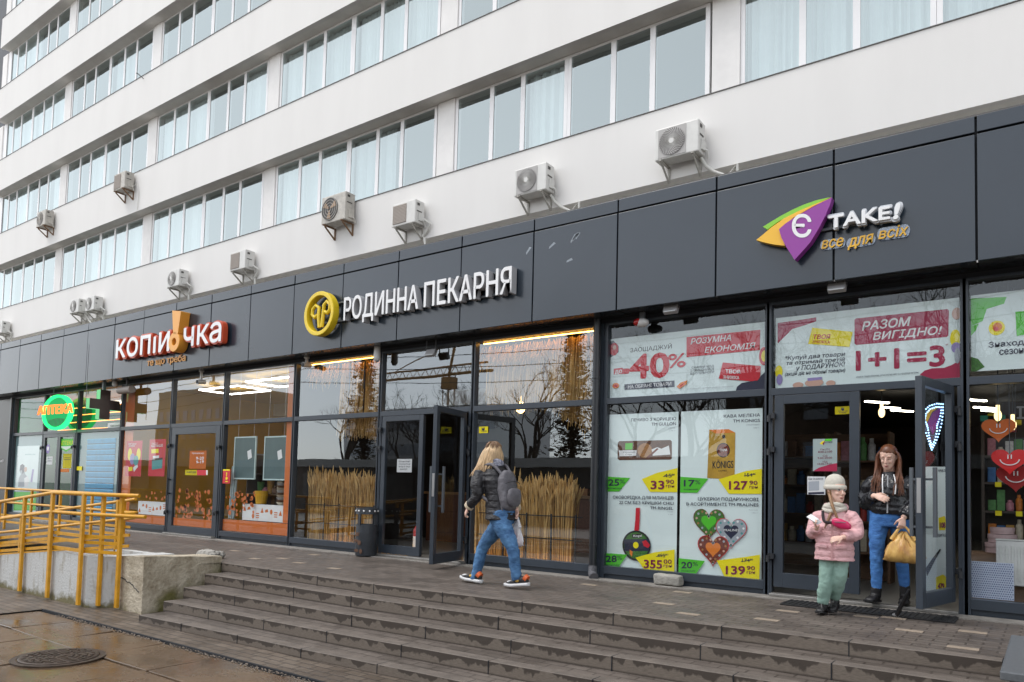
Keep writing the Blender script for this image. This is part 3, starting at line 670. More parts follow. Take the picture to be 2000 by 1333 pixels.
# single door of the housewares shop
jambs(-15.29, -13.345); leaf(-15.20, -13.42, st=.15, hinges=[(-15.22, 1.86), (-15.22, .45), (-13.40, 1.8), (-13.40, .5)], z0=.05); 
hm = MB(); hm.tube([(-15.16, Y0 - .12, .82), (-15.16, Y0 - .12, 1.2)], .018, 8); hm.box(-15.175, -15.145, Y0 - .12, Y0 - .05, .85, .88); hm.box(-15.175, -15.145, Y0 - .12, Y0 - .05, 1.14, 1.17); hm.build('door_handle', HW, sh)
# bakery: fixed leaf shut, the other one thrown open
jambs(-8.924, -6.963); leaf(-8.84, -7.93, hinges=[(-8.86, 2.02), (-8.86, 1.72), (-8.86, .35)], z0=.05)
leaf(-7.93, -7.04, z0=.07, handle=-7.82, ang=radians(102), pivot=(-7.04, Y0 - .06), lab='open door leaf', hinges=[(-7.03, 2.0), (-7.03, 1.65), (-7.03, .35)])
# grocery: fixed leaf shut, the other one standing open at a right angle
jambs(-2.61, -.675); leaf(-2.53, -1.64, st=.10, hinges=[(-2.55, 2.0), (-2.55, 1.62), (-2.55, .42)], z0=.11, foot=.16)
leaf(-1.63, -.76, z0=.13, handle=-1.52, ang=radians(78), pivot=(-.76, Y0 - .06), lab='open door leaf', hinges=[(-.75, 2.0), (-.75, 1.65), (-.75, .4)])
for a, b_ in ((-8.86, -7.0), (-2.55, -.74), (-15.2, -13.4), (-21.45, -19.65)):
    mb = MB(); mb.box(a, b_, Y0 - .16, Y0 + .08, .013, .045); mb.build('threshold', mat('worn_alu', (.33, .32, .30), rough=.4, metal=.6, var=.3, vscale=8), sh, bevel=.006)
# drain pipe
dp = thing('drain_pipe', 'black rain pipe running down between bakery window and poster window', 'drain pipe', (-4.81, Y0 - .12, 0))
PIPE = mat('black_pipe', (.014, .016, .02), rough=.35)
mb = MB(); mb.tube([(-4.81, Y0 - .13, ZS), (-4.81, Y0 - .13, .12)], .05, 14); mb.build('pipe', PIPE, dp, smooth=40)
mb = MB(); mb.tube([(-4.81, Y0 - .13, .16), (-4.80, Y0 - .15, .07), (-4.74, Y0 - .22, .03)], [.055, .058, .06], 12); mb.build('foot_elbow', mat('grey_plastic', (.10, .10, .11), rough=.6, bump=.5), dp, smooth=50)
for z in (.42, 1.0, 2.0, 2.6):
    mb = MB(); mb.tube([(-4.81, Y0 - .13, z), (-4.81, Y0 - .13, z + .02)], .058, 14); mb.build('collar', PIPE, dp)
bs = single('loose_brick', 'loose pale stone lying against the base of the poster window', 'stone', MB().box(-3.92, -3.58, Y0 - .22, Y0 - .06, .014, .15), CONC, bevel=.03)
bs.modifiers.new('s', 'SUBSURF').levels = 1; tx = bpy.data.textures.new('n', 'CLOUDS'); tx.noise_scale = .12; dm = bs.modifiers.new('d', 'DISPLACE'); dm.texture = tx; dm.strength = .03

# ---------------------------------------------------------------- interiors
OCHRE = mat('ochre_wall', (.55, .32, .03), rough=.8, var=.1, vscale=1); CREAM = mat('cream_wall', (.5, .43, .32), rough=.8)
GREENW = mat('green_wall', (.03, .30, .10), rough=.7, var=.3, vscale=2); BROWN = mat('brown_wall', (.04, .031, .025), rough=.8, var=.3, vscale=2); TILE = mat('floor_tile', (.20, .19, .17), rough=.35)
BLKC = mat('black_ceiling', (.012, .012, .012), rough=.9)
def room(nm, x0, x1, yb, wall, ceil, zc=3.33):
    mb = MB(); mb.box(x0, x1, yb, yb + .1, 0, zc); mb.box(x0 - .04, x0, Y0 + .06, yb, 0, zc); mb.box(x1, x1 + .04, Y0 + .06, yb, 0, zc); mb.build('interior_wall', wall, sh)
    mb = MB(); mb.box(x0, x1, Y0 + .06, yb, .0, .04); mb.build('interior_floor', TILE, sh)
    mb = MB(); mb.box(x0, x1, Y0 + .1, yb, zc, zc + .02); mb.build('ceiling', ceil, sh)
room('p', -23.4, -17.50, 12.5, GREENW, CREAM); room('k', -17.40, -11.20, 13, OCHRE, OCHRE); room('b', -11.1, -4.9, 13, BROWN, BLKC); room('s', -4.7, 5.8, 25, BROWN, BLKC)
LEDW = emis('led_white', (1, .95, .86), 5); LEDA = emis('led_amber', (1, .46, .08), 8); LEDF = emis('led_floor_amber', (1, .50, .12), 2.6); TUBE = emis('tube_white', (1, .90, .72), 7); REFLO = emis('orange_reflection', (1, .30, .05), 2.5)
# housewares: white LED frames on the ceiling
for i, (x, y) in enumerate([(-14.9, 9.8), (-12.7, 9.5), (-13.2, 11.6)]):
    mb = MB(); a, b_ = .75, .42
    for q in ((x - a, x + a, y - b_, y - b_ + .02), (x - a, x + a, y + b_ - .02, y + b_), (x - a, x - a + .02, y - b_ + .05, y + b_ - .05), (x + a - .02, x + a, y - b_ + .05, y + b_ - .05)): mb.box(q[0], q[1], q[2], q[3], 3.20, 3.23)
    single('led_frame_lamp', 'white rectangular LED frame lamp on the ceiling of the ochre shop', 'ceiling lamp', mb, LEDW, 'LED frames in the ochre shop')
# pharmacy: glowing orange lines added to stand for a reflection in the panes
for i in range(4):
    mb = MB(); mb.box(-23.2, -17.7, 9.6, 9.62, 2.5 + i * .2, 2.515 + i * .2)
    single('glow_strip', 'orange LED line along the green pharmacy wall', 'LED strip', mb, REFLO, 'orange LED lines in the pharmacy')
mb = MB()
for i in range(5): mb.box(-22.6 + i * 1.1, -21.9 + i * 1.1, 10.2, 10.3, 3.27, 3.3)
single('ceiling_light', 'row of white light panels on the pharmacy ceiling', 'ceiling lamp', mb, LEDW)
# bakery: amber strips over the thatch at both windows
for x0, x1, lab in ((-11.05, -9.0, 'amber light strip above the thatch in the first bakery window'), (-6.9, -4.95, 'amber light strip above the thatch beside the drain pipe')):
    mb = MB(); mb.box(x0, x1, Y0 + .10, Y0 + .115, 3.30, 3.312); single('glow_strip', lab, 'LED strip', mb, LEDA)
# grocery: tubes in two rows
for (qx, qy, l) in [(1903, 782, 1), (1924, 797, 1), (1934, 803, .8), (1958, 819, 1), (1988, 833, 1), (1713, 786, 1), (1762, 803, 1), (1742, 797, .7)]:
    p = PZ(qx, qy, 2.95); dr = Vector((.62, .78, 0)); mb = MB(); mb.obox(p, dr * .26 * l, Vector((dr.y, -dr.x, 0)) * .03, (0, 0, .012)); single('tube_lamp', 'bright warm tube lamp hanging under the black ceiling of the grocery', 'lamp', mb, TUBE, 'tube lamps in the grocery')
for i, (x0, x1, z) in enumerate([(-.2, 2.4, 2.05), (-.2, 1.2, 1.9), (1.4, 3, 1.92)]):
    mb = MB(); mb.box(x0, x1, 12.6 - i * .5, 12.63 - i * .5, z, z + .02); single('shelf_light', 'thin white strip light over the shelves of the grocery', 'LED strip', mb, LEDW, 'strip lights over the grocery shelves')
# ---------------------------------------------------------------- air conditioners
ACW = mat('ac_white', (.64, .63, .60), rough=.45, var=.1, vscale=5); ACO = mat('ac_old_white', (.52, .49, .44), rough=.6, var=.3, vscale=6)
ACG = mat('ac_grille_taupe', (.36, .31, .27), rough=.7); ACD = mat('ac_fan_dark', (.07, .065, .06), rough=.6); BRK = mat('bracket_metal', (.42, .40, .36), rough=.5, var=.4, vscale=20); PIPW = mat('white_insulation', (.62, .61, .57), rough=.7)
COPP = mat('fan_blade_tan', (.36, .24, .15), rough=.5)
def ac(px, py, style, label, wd=.74, h=.50, dp=.30, z_=None, pipe='r', old=False, yf=None):
    yf = yf or DW - .36; c = P(px, py, yf); x0, x1, z0, z1 = c.x - wd / 2, c.x + wd / 2, c.z - h / 2, c.z + h / 2
    t = thing('air_conditioner', label, 'air conditioner', (c.x, DW, z0), 'air conditioners on the white wall'); m_ = ACO if old else ACW
    mb = MB(); mb.box(x0, x1, yf, yf + dp, z0, z1); mb.build('casing', m_, t, bevel=.02)
    cx = x0 + wd * (.40 if style != 'old' else .36); r = h * .42; mb = MB()
    if style == 'slat':
        mb.box(x0 + .04, x0 + wd * .62, yf - .012, yf - .001, z0 + .05, z1 - .05, 0)
        for i in range(13): zz = z0 + .07 + i * (h - .14) / 12; mb.box(x0 + .045, x0 + wd * .61, yf - .02, yf - .0125, zz - .005, zz + .005, 1)
        mb.build('grille', [ACG, mat('ac_slat', (.45, .40, .36), rough=.6)], t)
    else:
        if style == 'sq': mb.box(cx - r * 1.08, cx + r * 1.08, yf - .008, yf - .0005, c.z - r * 1.08, c.z + r * 1.08, 0)
        mb.lathe([(r, -.012 if style != 'sq' else -.02), (r * .98, -.0005), (.0, -.0005)], (cx, yf, c.z), 36, 'y', 1)
        mb.build('fan_well', [mat('ac_grille_grey', (.40, .385, .37), rough=.6), ACD if style == 'old' else mat('ac_grille_mid', (.22, .205, .20), rough=.6)], t)
        mb = MB()
        if style == 'old':
            for k in range(3):
                a = 2 * pi * k / 3 + .4; pts = [(cx + cos(a + d) * q, yf - .022, c.z + sin(a + d) * q) for q, d in ((.03, -.4), (r * .85, -.25), (r * .9, .35), (.04, .5))]; mb.face(pts, 0)
            mb.build('fan_blades', COPP, t); mb = MB()
            for q in (.25, .5, .75, .97): mb.ring((cx, c.z), r * q - .004, r * q + .004, yf - .032, yf - .026, 32)
            mb.build('fan_guard', m_, t)
        else:
            n = 34
            for k in range(n):
                a0 = 2 * pi * k / n; pts = []
                for q in (.16, .4, .7, 1.0): a = a0 + q * .9; pts.append((cx + cos(a) * r * q, yf - .026, c.z + sin(a) * r * q))
                mb.tube(pts, .0042, 4, cap=False)
            mb.lathe([(.045, -.034), (.045, -.021)], (cx, yf, c.z), 20, 'y'); mb.build('fan_guard', m_, t)
    mb = MB(); xs = x1 + .001
    mb.box(xs, xs + .012, yf + .06, yf + .13, z1 - .12, z1 - .07, 1); mb.box(xs, xs + .03, yf + .10, yf + .26, z0 + .06, z0 + .24, 0); mb.box(xs, xs + .01, yf + .05, yf + .2, z1 - .26, z1 - .24, 1)
    mb.build('valve_cover', [m_, ACD], t); mb = MB(); mb.tube([(xs + .01, yf + .2, z0 + .1), (xs + .07, yf + .22, z0 + .06), (xs + .06, yf + .28, z0 - .05)], .018, 6, 0); mb.build('hose', m_, t)
    for xb in (x0 + .10, x1 - .12):
        mb = MB(); mb.box(xb, xb + .035, yf - .04, DW, z0 - .035, z0 - .003); mb.box(xb, xb + .035, DW - .03, DW - .001, z0 - .30, z0 - .035)
        mb.obox((xb + .018, (yf + DW) / 2, z0 - .165), (.010, 0, 0), Vector((0, (DW - yf) * .46, -.125)), Vector((0, .008, .018))); mb.build('bracket', BRK if not old else mat('rusty_bracket', (.20, .11, .055), rough=.7, var=.4, vscale=25), t)
    if pipe:
        xp = x1 + .05; mb = MB()
        if pipe == 'r': pts = [(xp - .1, DW - .12, z0 - .02), (xp - .04, DW - .04, z0 - .16), (xp + .1, DW - .03, z0 - .28), (xp + .34, DW - .03, z0 - .42), (xp + .5, DW - .03, 6.66), (xp + .52, DW - .03, 6.3)]
        elif pipe == 'd': pts = [(xp + .03, yf + .2, z0 + .1), (xp + .14, DW - .08, z0 + .0), (xp + .02, DW - .05, z0 - .14), (xp - .1, DW - .05, z0 - .22), (xp - .05, DW - .04, 6.7), (xp, DW - .04, 6.4)]
        else: pts = [(xp, DW - .1, z0 + .1), (xp + .12, DW - .04, z0 + .2), (xp + .22, DW - .03, z0 - .1), (xp + .2, DW - .03, z0 - .7)]
        mb.tube(pts, .028 if pipe != 'w' else .01, 8); mb.build('pipe', PIPW, t, smooth=60)
    return t
ac(1321, 274, 'sq', 'large white air conditioner with ribbed square fan grille nearest the leaf shaped sign', .80, .56)
ac(1035, 351, 'sq', 'white air conditioner with ribbed square fan grille, second nearest the leaf shaped sign', .76, .54)
ac(788, 417, 'slat', 'white air conditioner with plain taupe louvre grille above the white bakery letters', .72, .52, pipe='d')
ac(651, 407, 'old', 'old rust stained air conditioner with round tan fan touching the window sill', .86, .68, pipe=None, old=True)
ac(464, 509, 'slat', 'small taupe louvred air conditioner with a curling white pipe above the orange sign', .70, .52, pipe='d')
ac(338, 544, 'round', 'small white air conditioner with round grey fan left of the curling pipe one', .66, .50, pipe='d')
ac(145, 598, 'round', 'left unit of the close pair of small air conditioners above the pharmacy', .62, .48, pipe='r')
ac(175, 593, 'round', 'right unit of the close pair of small air conditioners above the pharmacy', .62, .48, pipe='d')
ac(-3, 640, 'round', 'lowest air conditioner cut by the far end of the picture', .66, .48, pipe='d')
ac(233, 354, 'slat', 'weathered brown louvred air conditioner with loose cables, one floor higher up', .74, .56, pipe='w', old=True)
ac(80, 427, 'round', 'dirty rounded air conditioner farthest up the facade near the corner', .74, .58, pipe=None, old=True)

# ---------------------------------------------------------------- letter signs on the fascia
LW = mat('letter_white', (.80, .80, .80), rough=.3); LG = mat('letter_grey_side', (.42, .42, .43), rough=.5); LRED = mat('letter_red_orange', (.60, .085, .03), rough=.35); LORG = mat('sign_orange', (.80, .36, .05), rough=.35)
LYEL = mat('sign_yellow', (.80, .58, .02), rough=.35); PURP = mat('sign_purple', (.27, .035, .30), rough=.3); LGRN = mat('sign_green', (.22, .55, .03), rough=.3); LAMB = mat('sign_amber', (.85, .48, .03), rough=.3)
RAIL = mat('sign_rail', (.10, .11, .12), rough=.5); ACRY = glass('clear_acrylic', (.90, .93, 1), boost=.5, base=.09, rough=.2)
def sgn(name, label, px, py, Y=8.15):
    p = P(px, py, Y); return thing(name, label, 'sign', tuple(p))
def tx(mb, s, txt, lb, lt, rb, mi=0, bold=0., shear=0., depth=0., Y=None, dy=0.):
    ox, oy, k, Y0_ = s; Y_ = (Y or Y0_); q = lambda p: P(ox + p[0] / k, oy + p[1] / k, Y_)
    a, t, b_ = q(lb), q(lt), q(rb)
    put_text(mb, txt, a.x, b_.x, a.z, t.z, Y_ + dy, mi, bold, shear, (b_.z - a.z) / max(b_.x - a.x, 1e-3), depth)
def flat(z): return z
# orange housewares sign
yf = 8.15 - .16
t = sgn('shop_sign', 'white and red raised letters with an orange exclamation mark above the orange shop', 330, 665)
s = (0, 560, 5., yf)
def two(txt, lb, lt, rb):
    mb = MB(); mb2 = MB(); tx(mb, s, txt, lb, lt, rb, bold=.012, dy=-.002); tx(mb2, s, txt, lb, lt, rb, bold=.055, depth=.10, dy=.118); mb.build('letter_face', LW, t); mb2.build('letter_body', LRED, t)
two('копıи', (1130, 700), (1135, 525), (1650, 625)); two('чка', (1790, 590), (1788, 410), (2155, 530))
mb = MB(); a, b_, c, d = (P(1705 / 5, 560 + 240 / 5, yf), P(1790 / 5, 560 + 245 / 5, yf), P(1765 / 5, 560 + 460 / 5, yf), P(1705 / 5, 560 + 465 / 5, yf))
mb.prism([(a.x, a.z), (b_.x, b_.z), (c.x - .02, c.z), (d.x + .03, d.z)], yf - .05, yf + .15)
c = P(1720 / 5, 560 + 545 / 5, yf); mb.ring((c.x, c.z), .075, .20, yf - .05, yf + .15, 36); mb.build('exclamation_mark', LORG, t, bevel=.012)
mb = MB(); tx(mb, (0, 560, 5., 8.145), 'те що треба', (1440, 778), (1440, 715), (1815, 725), bold=.012, depth=.012, dy=-.004); mb.build('slogan_text', LORG, t)
# bakery sign
yf = 8.15 - .15
t = sgn('shop_sign', 'long white raised letters with a yellow ram horn ring above the bakery', 800, 580)
s = (560, 480, 4., yf)
for txt, lb, lt, rb in (('РОДИННА', (441, 582), (441, 408), (1020, 490)), ('ПЕКАРНЯ', (1068, 478), (1075, 290), (1748, 365))):
    mb = MB(); mf = MB(); tx(mb, s, txt, lb, lt, rb, bold=.008, depth=.118, dy=.13); tx(mf, s, txt, lb, lt, rb, bold=.012, dy=.008); mb.build('letter_body', LG, t); mf.build('letter_face', LW, t)
mb = MB(); a, b_ = P(560 + 130 / 4, 480 + 590 / 4, 8.1), P(560 + 1745 / 4, 0, 8.1)
zr = P(560 + 441 / 4, 480 + 590 / 4, 8.1).z
for z in (zr, zr + .31): mb.box(a.x + .35, b_.x, 8.10, 8.145, z, z + .025)
mb.build('rail', RAIL, t)
c = P(560 + 258 / 4, 480 + 533 / 4, yf); R = .40; R = abs(P(652, 612, yf).x - P(595, 612, yf).x) / 2
mb = MB(); mb.ring((c.x, c.z), R * .81, R, yf - .03, yf + .10, 56); mb.build('ring', LYEL, t, bevel=.01)
def horn(sg):
    pts = []; 
    for i in range(22):
        u = i / 21
        if u < .45: q = u / .45; pts.append((c.x + sg * (.035 + .10 * q * q) , c.z - R * .55 + q * R * .92))
        else:
            a = pi * .80 - (u - .45) / .55 * pi * 1.55; pts.append((c.x + sg * (R * .38 + R * .25 * cos(a)), c.z + R * .14 + R * .26 * sin(a)))
    return [(x, yf + .03, z) for x, z in pts]
mb = MB(); mb.tube([(c.x - .03, yf + .03, c.z - R * .60), (c.x - .06, yf + .03, c.z - R * .1), (c.x - R * .14, yf + .03, c.z + R * .3), (c.x - R * .36, yf + .03, c.z + R * .44), (c.x - R * .58, yf + .03, c.z + R * .28), (c.x - R * .60, yf + .03, c.z + R * .04), (c.x - R * .42, yf + .03, c.z - R * .12), (c.x - R * .24, yf + .03, c.z - R * .02)], R * .085, 10)
mb.tube([(c.x + .045, yf + .02, c.z - R * .60), (c.x + .07, yf + .02, c.z - R * .05), (c.x + R * .22, yf + .02, c.z + R * .38), (c.x + R * .42, yf + .02, c.z + R * .52), (c.x + R * .62, yf + .02, c.z + R * .36), (c.x + R * .62, yf + .02, c.z + R * .12), (c.x + R * .46, yf + .02, c.z - R * .02), (c.x + R * .28, yf + .02, c.z + R * .06)], R * .085, 10)
mb.build('ram_horns', LYEL, t, smooth=60)
# leaf sign
yl = 8.15 - .14
t = sgn('shop_sign', 'purple, yellow and green leaf emblem with white and amber lettering on the fascia', 1600, 450)
k4 = (1400, 340, 4.)
def poly(pts, Y, kk): return [(q.x, q.z) for q in (P(kk[0] + a / kk[2], kk[1] + b_ / kk[2], Y) for a, b_ in pts)]
mb = MB(); mb.prism(poly([(900, 182), (800, 232), (700, 287), (600, 345), (540, 385), (485, 432), (505, 500), (545, 575), (607, 672), (650, 625), (730, 535), (800, 420), (850, 320), (885, 240)], yl, k4), yl, yl + .10); mb.build('purple_leaf', PURP, t, bevel=.006)
mb = MB(); mb.prism(poly([(897, 184), (770, 235), (640, 290), (530, 345), (430, 415), (365, 470), (308, 517), (380, 538), (450, 552), (532, 562), (500, 430), (600, 340), (760, 250)], yl + .03, k4), yl + .03, yl + .11); mb.build('yellow_leaf', LAMB, t)
mb = MB(); mb.prism(poly([(890, 182), (780, 205), (680, 240), (590, 280), (500, 328), (430, 370), (360, 413), (395, 435), (480, 372), (600, 310), (740, 248)], yl + .05, k4), yl + .05, yl + .12); mb.build('green_leaf', LGRN, t)
mb = MB(); s = (1400, 340, 4., yl - .004); tx(mb, s, 'Є', (590, 492), (585, 318), (735, 492), bold=.016); mb.build('emblem_letter', LW, t)
mb = MB(); m2 = MB(); s = (1400, 340, 4., 8.15 - .10)
tx(mb, s, 'TAKE', (880, 428), (875, 338), (1352, 352), bold=.03, depth=.02); tx(m2, s, 'TAKE', (870, 436), (862, 326), (1364, 358), bold=.045, depth=.05, dy=.055)
tx(mb, s, '!', (1388, 352), (1388, 246), (1428, 346), bold=.05, shear=.15, depth=.02); tx(m2, s, '!', (1376, 362), (1380, 236), (1440, 352), bold=.07, shear=.15, depth=.05, dy=.055)
mb.build('white_letters', LW, t); m2.build('letter_edge', mat('frosted_edge', (.55, .57, .60), rough=.3), t)
mb = MB(); m2 = MB(); s = (1400, 340, 4., 8.125)
for w_, lb, lt, rb in (('все', (820, 588), (818, 525), (990, 562)), ('для', (1025, 578), (1022, 512), (1225, 535)), ('всіх', (1265, 512), (1262, 428), (1495, 478))):
    tx(mb, s, w_, lb, lt, rb, bold=.012, shear=.22, depth=.012)
    q0, q1 = P(1400 + (lb[0] - 14) / 4, 340 + (lb[1] + 10) / 4, 8.12), P(1400 + (rb[0] + 14) / 4, 340 + (rb[1] + 8) / 4, 8.12); hh = P(0, 340, 8.12).z; z1 = P(1400 + lt[0] / 4, 340 + (lt[1] - 6) / 4, 8.12).z - q0.z; n_ = 10
    sl_ = (q1.z - q0.z) / (q1.x - q0.x); r_ = z1 * .5; cxs = (q0.x + r_ * .7, q1.x - r_ * .7); ol = [(cxs[1] + r_ * .7 * cos(a), q0.z + sl_ * (cxs[1] - q0.x) + r_ + r_ * sin(a)) for a in [-pi / 2 + pi * i / n_ for i in range(n_ + 1)]] + [(cxs[0] + r_ * .7 * cos(a), q0.z + sl_ * (cxs[0] - q0.x) + r_ + r_ * sin(a)) for a in [pi / 2 + pi * i / n_ for i in range(n_ + 1)]]
    m2.prism(ol, 8.128, 8.134); mb.build('slogan_word', LAMB, t); m2.build('clear_backing', ACRY, t); mb = MB(); m2 = MB()
mb = MB(); a, b_ = P(1400 + 810 / 4, 340 + 445 / 4, 8.12), P(1400 + 1420 / 4, 340 + 355 / 4, 8.12); mb.box(a.x, b_.x, 8.11, 8.14, a.z - .01, a.z + .015); mb.build('rail', RAIL, t)
# scuffs on the fascia
sc = MB()
for (x, y, l, an) in [(1078, 480, .12, .6), (1128, 461, .10, 1.0), (1120, 466, .14, .9), (1124, 463, .13, .8), (1112, 509, .10, .3), (1032, 490, .12, .9)]:
    p = P(x, y, 8.146); u = Vector((cos(an), 0, sin(an))) * l / 2; n_ = Vector((-sin(an), 0, cos(an))) * .018
    sc.face([p - u - n_ * .4, p + u - n_, p + u * .8 + n_, p - u * .7 + n_ * .8])
o = sc.build('glue_mark', mat('glue_residue', (.30, .34, .38), rough=.7, var=.3, vscale=40), sh)

# ---------------------------------------------------------------- pharmacy signs
GRL = emis('green_led', (.02, .85, .16), 1.3); GRF = emis('green_face', (.03, .42, .13), .55); ORL = emis('orange_led', (1, .13, .03), 1.6)
c = P(113, 806, 8.32); t = thing('round_pharmacy_sign', 'glowing green round pharmacy sign with orange lettering', 'sign', tuple(c)); R = .44
OV = lambda q: setattr(q, 'v', [(c.x + (x - c.x) * 1.8, y, z) for x, y, z in q.v]) or q
mb = MB(); mb.ring((c.x, c.z), R * .86, R, 8.27, 8.36, 56); OV(mb).build('led_ring', GRL, t)
mb = MB(); mb.lathe([(R * .855, 0), (R * .855, .04)], (c.x, 8.31, c.z), 56, 'y'); OV(mb).build('disc', GRF, t)
mb = MB()
for i in range(15):
    x = c.x - .28 + i * .04; hh = .04 + .08 * sin(pi * (i + .5) / 15); mb.box(x, x + .014, 8.30, 8.308, c.z - .22 - hh, c.z - .22 + hh * .6)
OV(mb).build('column_emblem', mat('dark_green', (.01, .10, .04), rough=.5), t)
mb = MB(); tx(mb, (0, 740, 6.06, 8.24), 'АПТЕКА', (455, 428), (460, 330), (865, 400), bold=.02, depth=.03); mb.build('letters', ORL, t)
for x in (-.3, .3):
    mb = MB(); mb.tube([(c.x + x, 8.32, c.z + .5), (c.x + x, 8.32, ZS)], .012, 6); mb.build('hanger', RAIL, t)
xc = -17.75; t = thing('pharmacy_cross', 'dark square armed pharmacy cross hanging out under the fascia', 'sign', (xc, 8.28, 2.83)); cy, cz, a, l = 8.28, 2.85, .115, .34
LG2 = emis('pale_green_edge', (.25, .75, .35), .45)
mb = MB(); pl = [(-a, -l), (a, -l), (a, -a), (l, -a), (l, a), (a, a), (a, l), (-a, l), (-a, a), (-l, a), (-l, -a), (-a, -a)]
V1 = [(xc + .09, cy + p, cz + q) for p, q in pl]; V0 = [(xc - .09, cy + p, cz + q) for p, q in pl]; n = len(pl)
mb.raw(V0 + V1, [(i, (i + 1) % n, (i + 1) % n + n, i + n) for i in range(n)]); mb.build('edge', LG2, t)
mb = MB()
for sg in (-1, 1):
    x = xc + sg * .092
    for (p0, p1, q0, q1) in ((-a, a, -l, l), (-l, -a - .001, -a, a), (a + .001, l, -a, a)): mb.box(x - .006, x + .006, cy + p0, cy + p1, cz + q0, cz + q1)
mb.build('face', mat('cross_brown', (.045, .03, .026), rough=.3), t)
mb = MB(); mb.box(xc - .03, xc + .03, cy - .03, cy + .03, cz + l, ZS); mb.tube([(xc, 7.9, ZS + .8), (xc, 7.9, 2.6)], .006, 5); mb.build('hanger', RAIL, t)

# ---------------------------------------------------------------- window posters and banners
RED = mat('print_red', (.58, .01, .025), rough=.5); MAG = mat('print_magenta', (.36, .008, .055), rough=.5); NAVY = mat('print_navy', (.018, .02, .05), rough=.5); PAPER = mat('poster_paper', (.74, .84, .83), rough=.55, var=.04, vscale=2, bump=.05, bscale=3)
GRN = mat('print_green', (.08, .52, .02), rough=.5); YEL = mat('print_yellow', (.88, .74, .0), rough=.5); WHT = mat('print_white', (.8, .8, .8), rough=.5); PLUM = mat('print_plum', (.20, .005, .05), rough=.5)
BRW = mat('print_brown', (.13, .05, .025), rough=.5, var=.4, vscale=25); COOK = mat('print_biscuit', (.42, .20, .07), rough=.5, var=.4, vscale=40); GOLD = mat('print_gold', (.52, .30, .03), rough=.4, var=.35, vscale=6); BLK = mat('print_black', (.012, .012, .014), rough=.5); ORG = mat('print_orange', (.75, .20, .02), rough=.5); LIL = mat('print_lilac', (.30, .24, .50), rough=.5); SKIN_ = mat('print_peach', (.60, .36, .28), rough=.5); TEALP = mat('print_teal', (.08, .36, .36), rough=.5, var=.5, vscale=60); DRED = mat('print_choc', (.20, .03, .012), rough=.5, var=.6, vscale=50); LEAFG = mat('print_leaf', (.06, .20, .03), rough=.5, var=.6, vscale=50); GREYP = mat('print_grey', (.35, .38, .42), rough=.5)
PM = [PAPER, RED, MAG, NAVY, GRN, YEL, WHT, PLUM, BRW, COOK, GOLD, BLK, ORG, LIL, SKIN_, TEALP, DRED, LEAFG, GREYP]
I_ = {n: i for i, n in enumerate('PAPER RED MAG NAVY GRN YEL WHT PLUM BRW COOK GOLD BLK ORG LIL PEACH TEAL CHOC LEAF GREY'.split())}
class Sheet:                                     # a printed sheet in the window; coordinates are those of a crop of the photograph
    def __init__(s, k, Y): s.k = k; s.Y = Y; s.mb = MB(); s.l = 0
    def q(s, p): return P(s.k[0] + p[0] / s.k[2], s.k[1] + p[1] / s.k[2], s.Y)
    def y(s): s.l += 1; return s.Y - .004 - .0004 * s.l
    def base(s, tl, br, mi='PAPER', bl=None, tr=None):
        a, b_ = s.q(tl), s.q(br); x0 = (a.x + s.q(bl).x) / 2 if bl else a.x; x1 = (b_.x + s.q(tr).x) / 2 if tr else b_.x
        s.r = (x0, x1, b_.z, a.z); s.mb.box(x0, x1, s.Y - .003, s.Y, b_.z, a.z, I_[mi]); return s
    def clampx(s, x): return max(s.r[0], min(s.r[1], x))
    def poly(s, pts, mi):
        y = s.y(); v = [(s.clampx(w.x), y, max(s.r[2], min(s.r[3], w.z))) for w in map(s.q, pts)]
        s.mb.face(v, I_[mi]); return s
    def t(s, txt, lb, lt, rb, mi='NAVY', bold=.01, shear=0.): tx(s.mb, (s.k[0], s.k[1], s.k[2], s.y()), txt, lb, lt, rb, I_[mi], bold, shear); return s
    def ell(s, c, rx, ry, mi, n=28):
        w_ = s.q(c); k = s.k[2]; u = abs(s.q((c[0] + rx, c[1])).x - w_.x); v = abs(s.q((c[0], c[1] + ry)).z - w_.z); y = s.y()
        s.mb.face([(s.clampx(w_.x + u * cos(2 * pi * i / n)), y, w_.z + v * sin(2 * pi * i / n)) for i in range(n)], I_[mi]); return s
    def heart(s, c, r, mi, rim='WHT', core=None):
        w_ = s.q(c); u = abs(s.q((c[0] + r, c[1])).x - w_.x)
        def shp(f): return [(w_.x + f * u * (16 * sin(a) ** 3) / 16, w_.z + f * u * (13 * cos(a) - 5 * cos(2 * a) - 2 * cos(3 * a) - cos(4 * a)) / 15) for a in [2 * pi * i / 40 for i in range(40)]]
        for f, m_ in ((1.05, rim), (1.0, mi)):
            y = s.y(); s.mb.face([(x, y, z) for x, z in shp(f)], I_[m_])
        y = s.y()
        for (x, z), k_ in zip(shp(.82)[::2], range(20)):
            s.mb.face([(x + u * .078 * cos(b_), y, z + u * .078 * sin(b_)) for b_ in [2 * pi * i / 10 for i in range(10)]], I_[('PEACH', 'GREY', 'COOK')[k_ % 3] if core != 'NAVY' else ('TEAL', 'WHT')[k_ % 2]])
        y = s.y(); s.mb.face([(x, y, z) for x, z in shp(.5)], I_[core or mi]); return s
    def done(s, name, label, cat, group=None): return single(name, label, cat, s.mb, PM, group)
YP = 8.632
K6, K7, K8 = (1150, 560, 4.4425), (1150, 780, 3.5075), (1480, 560, 3.846)
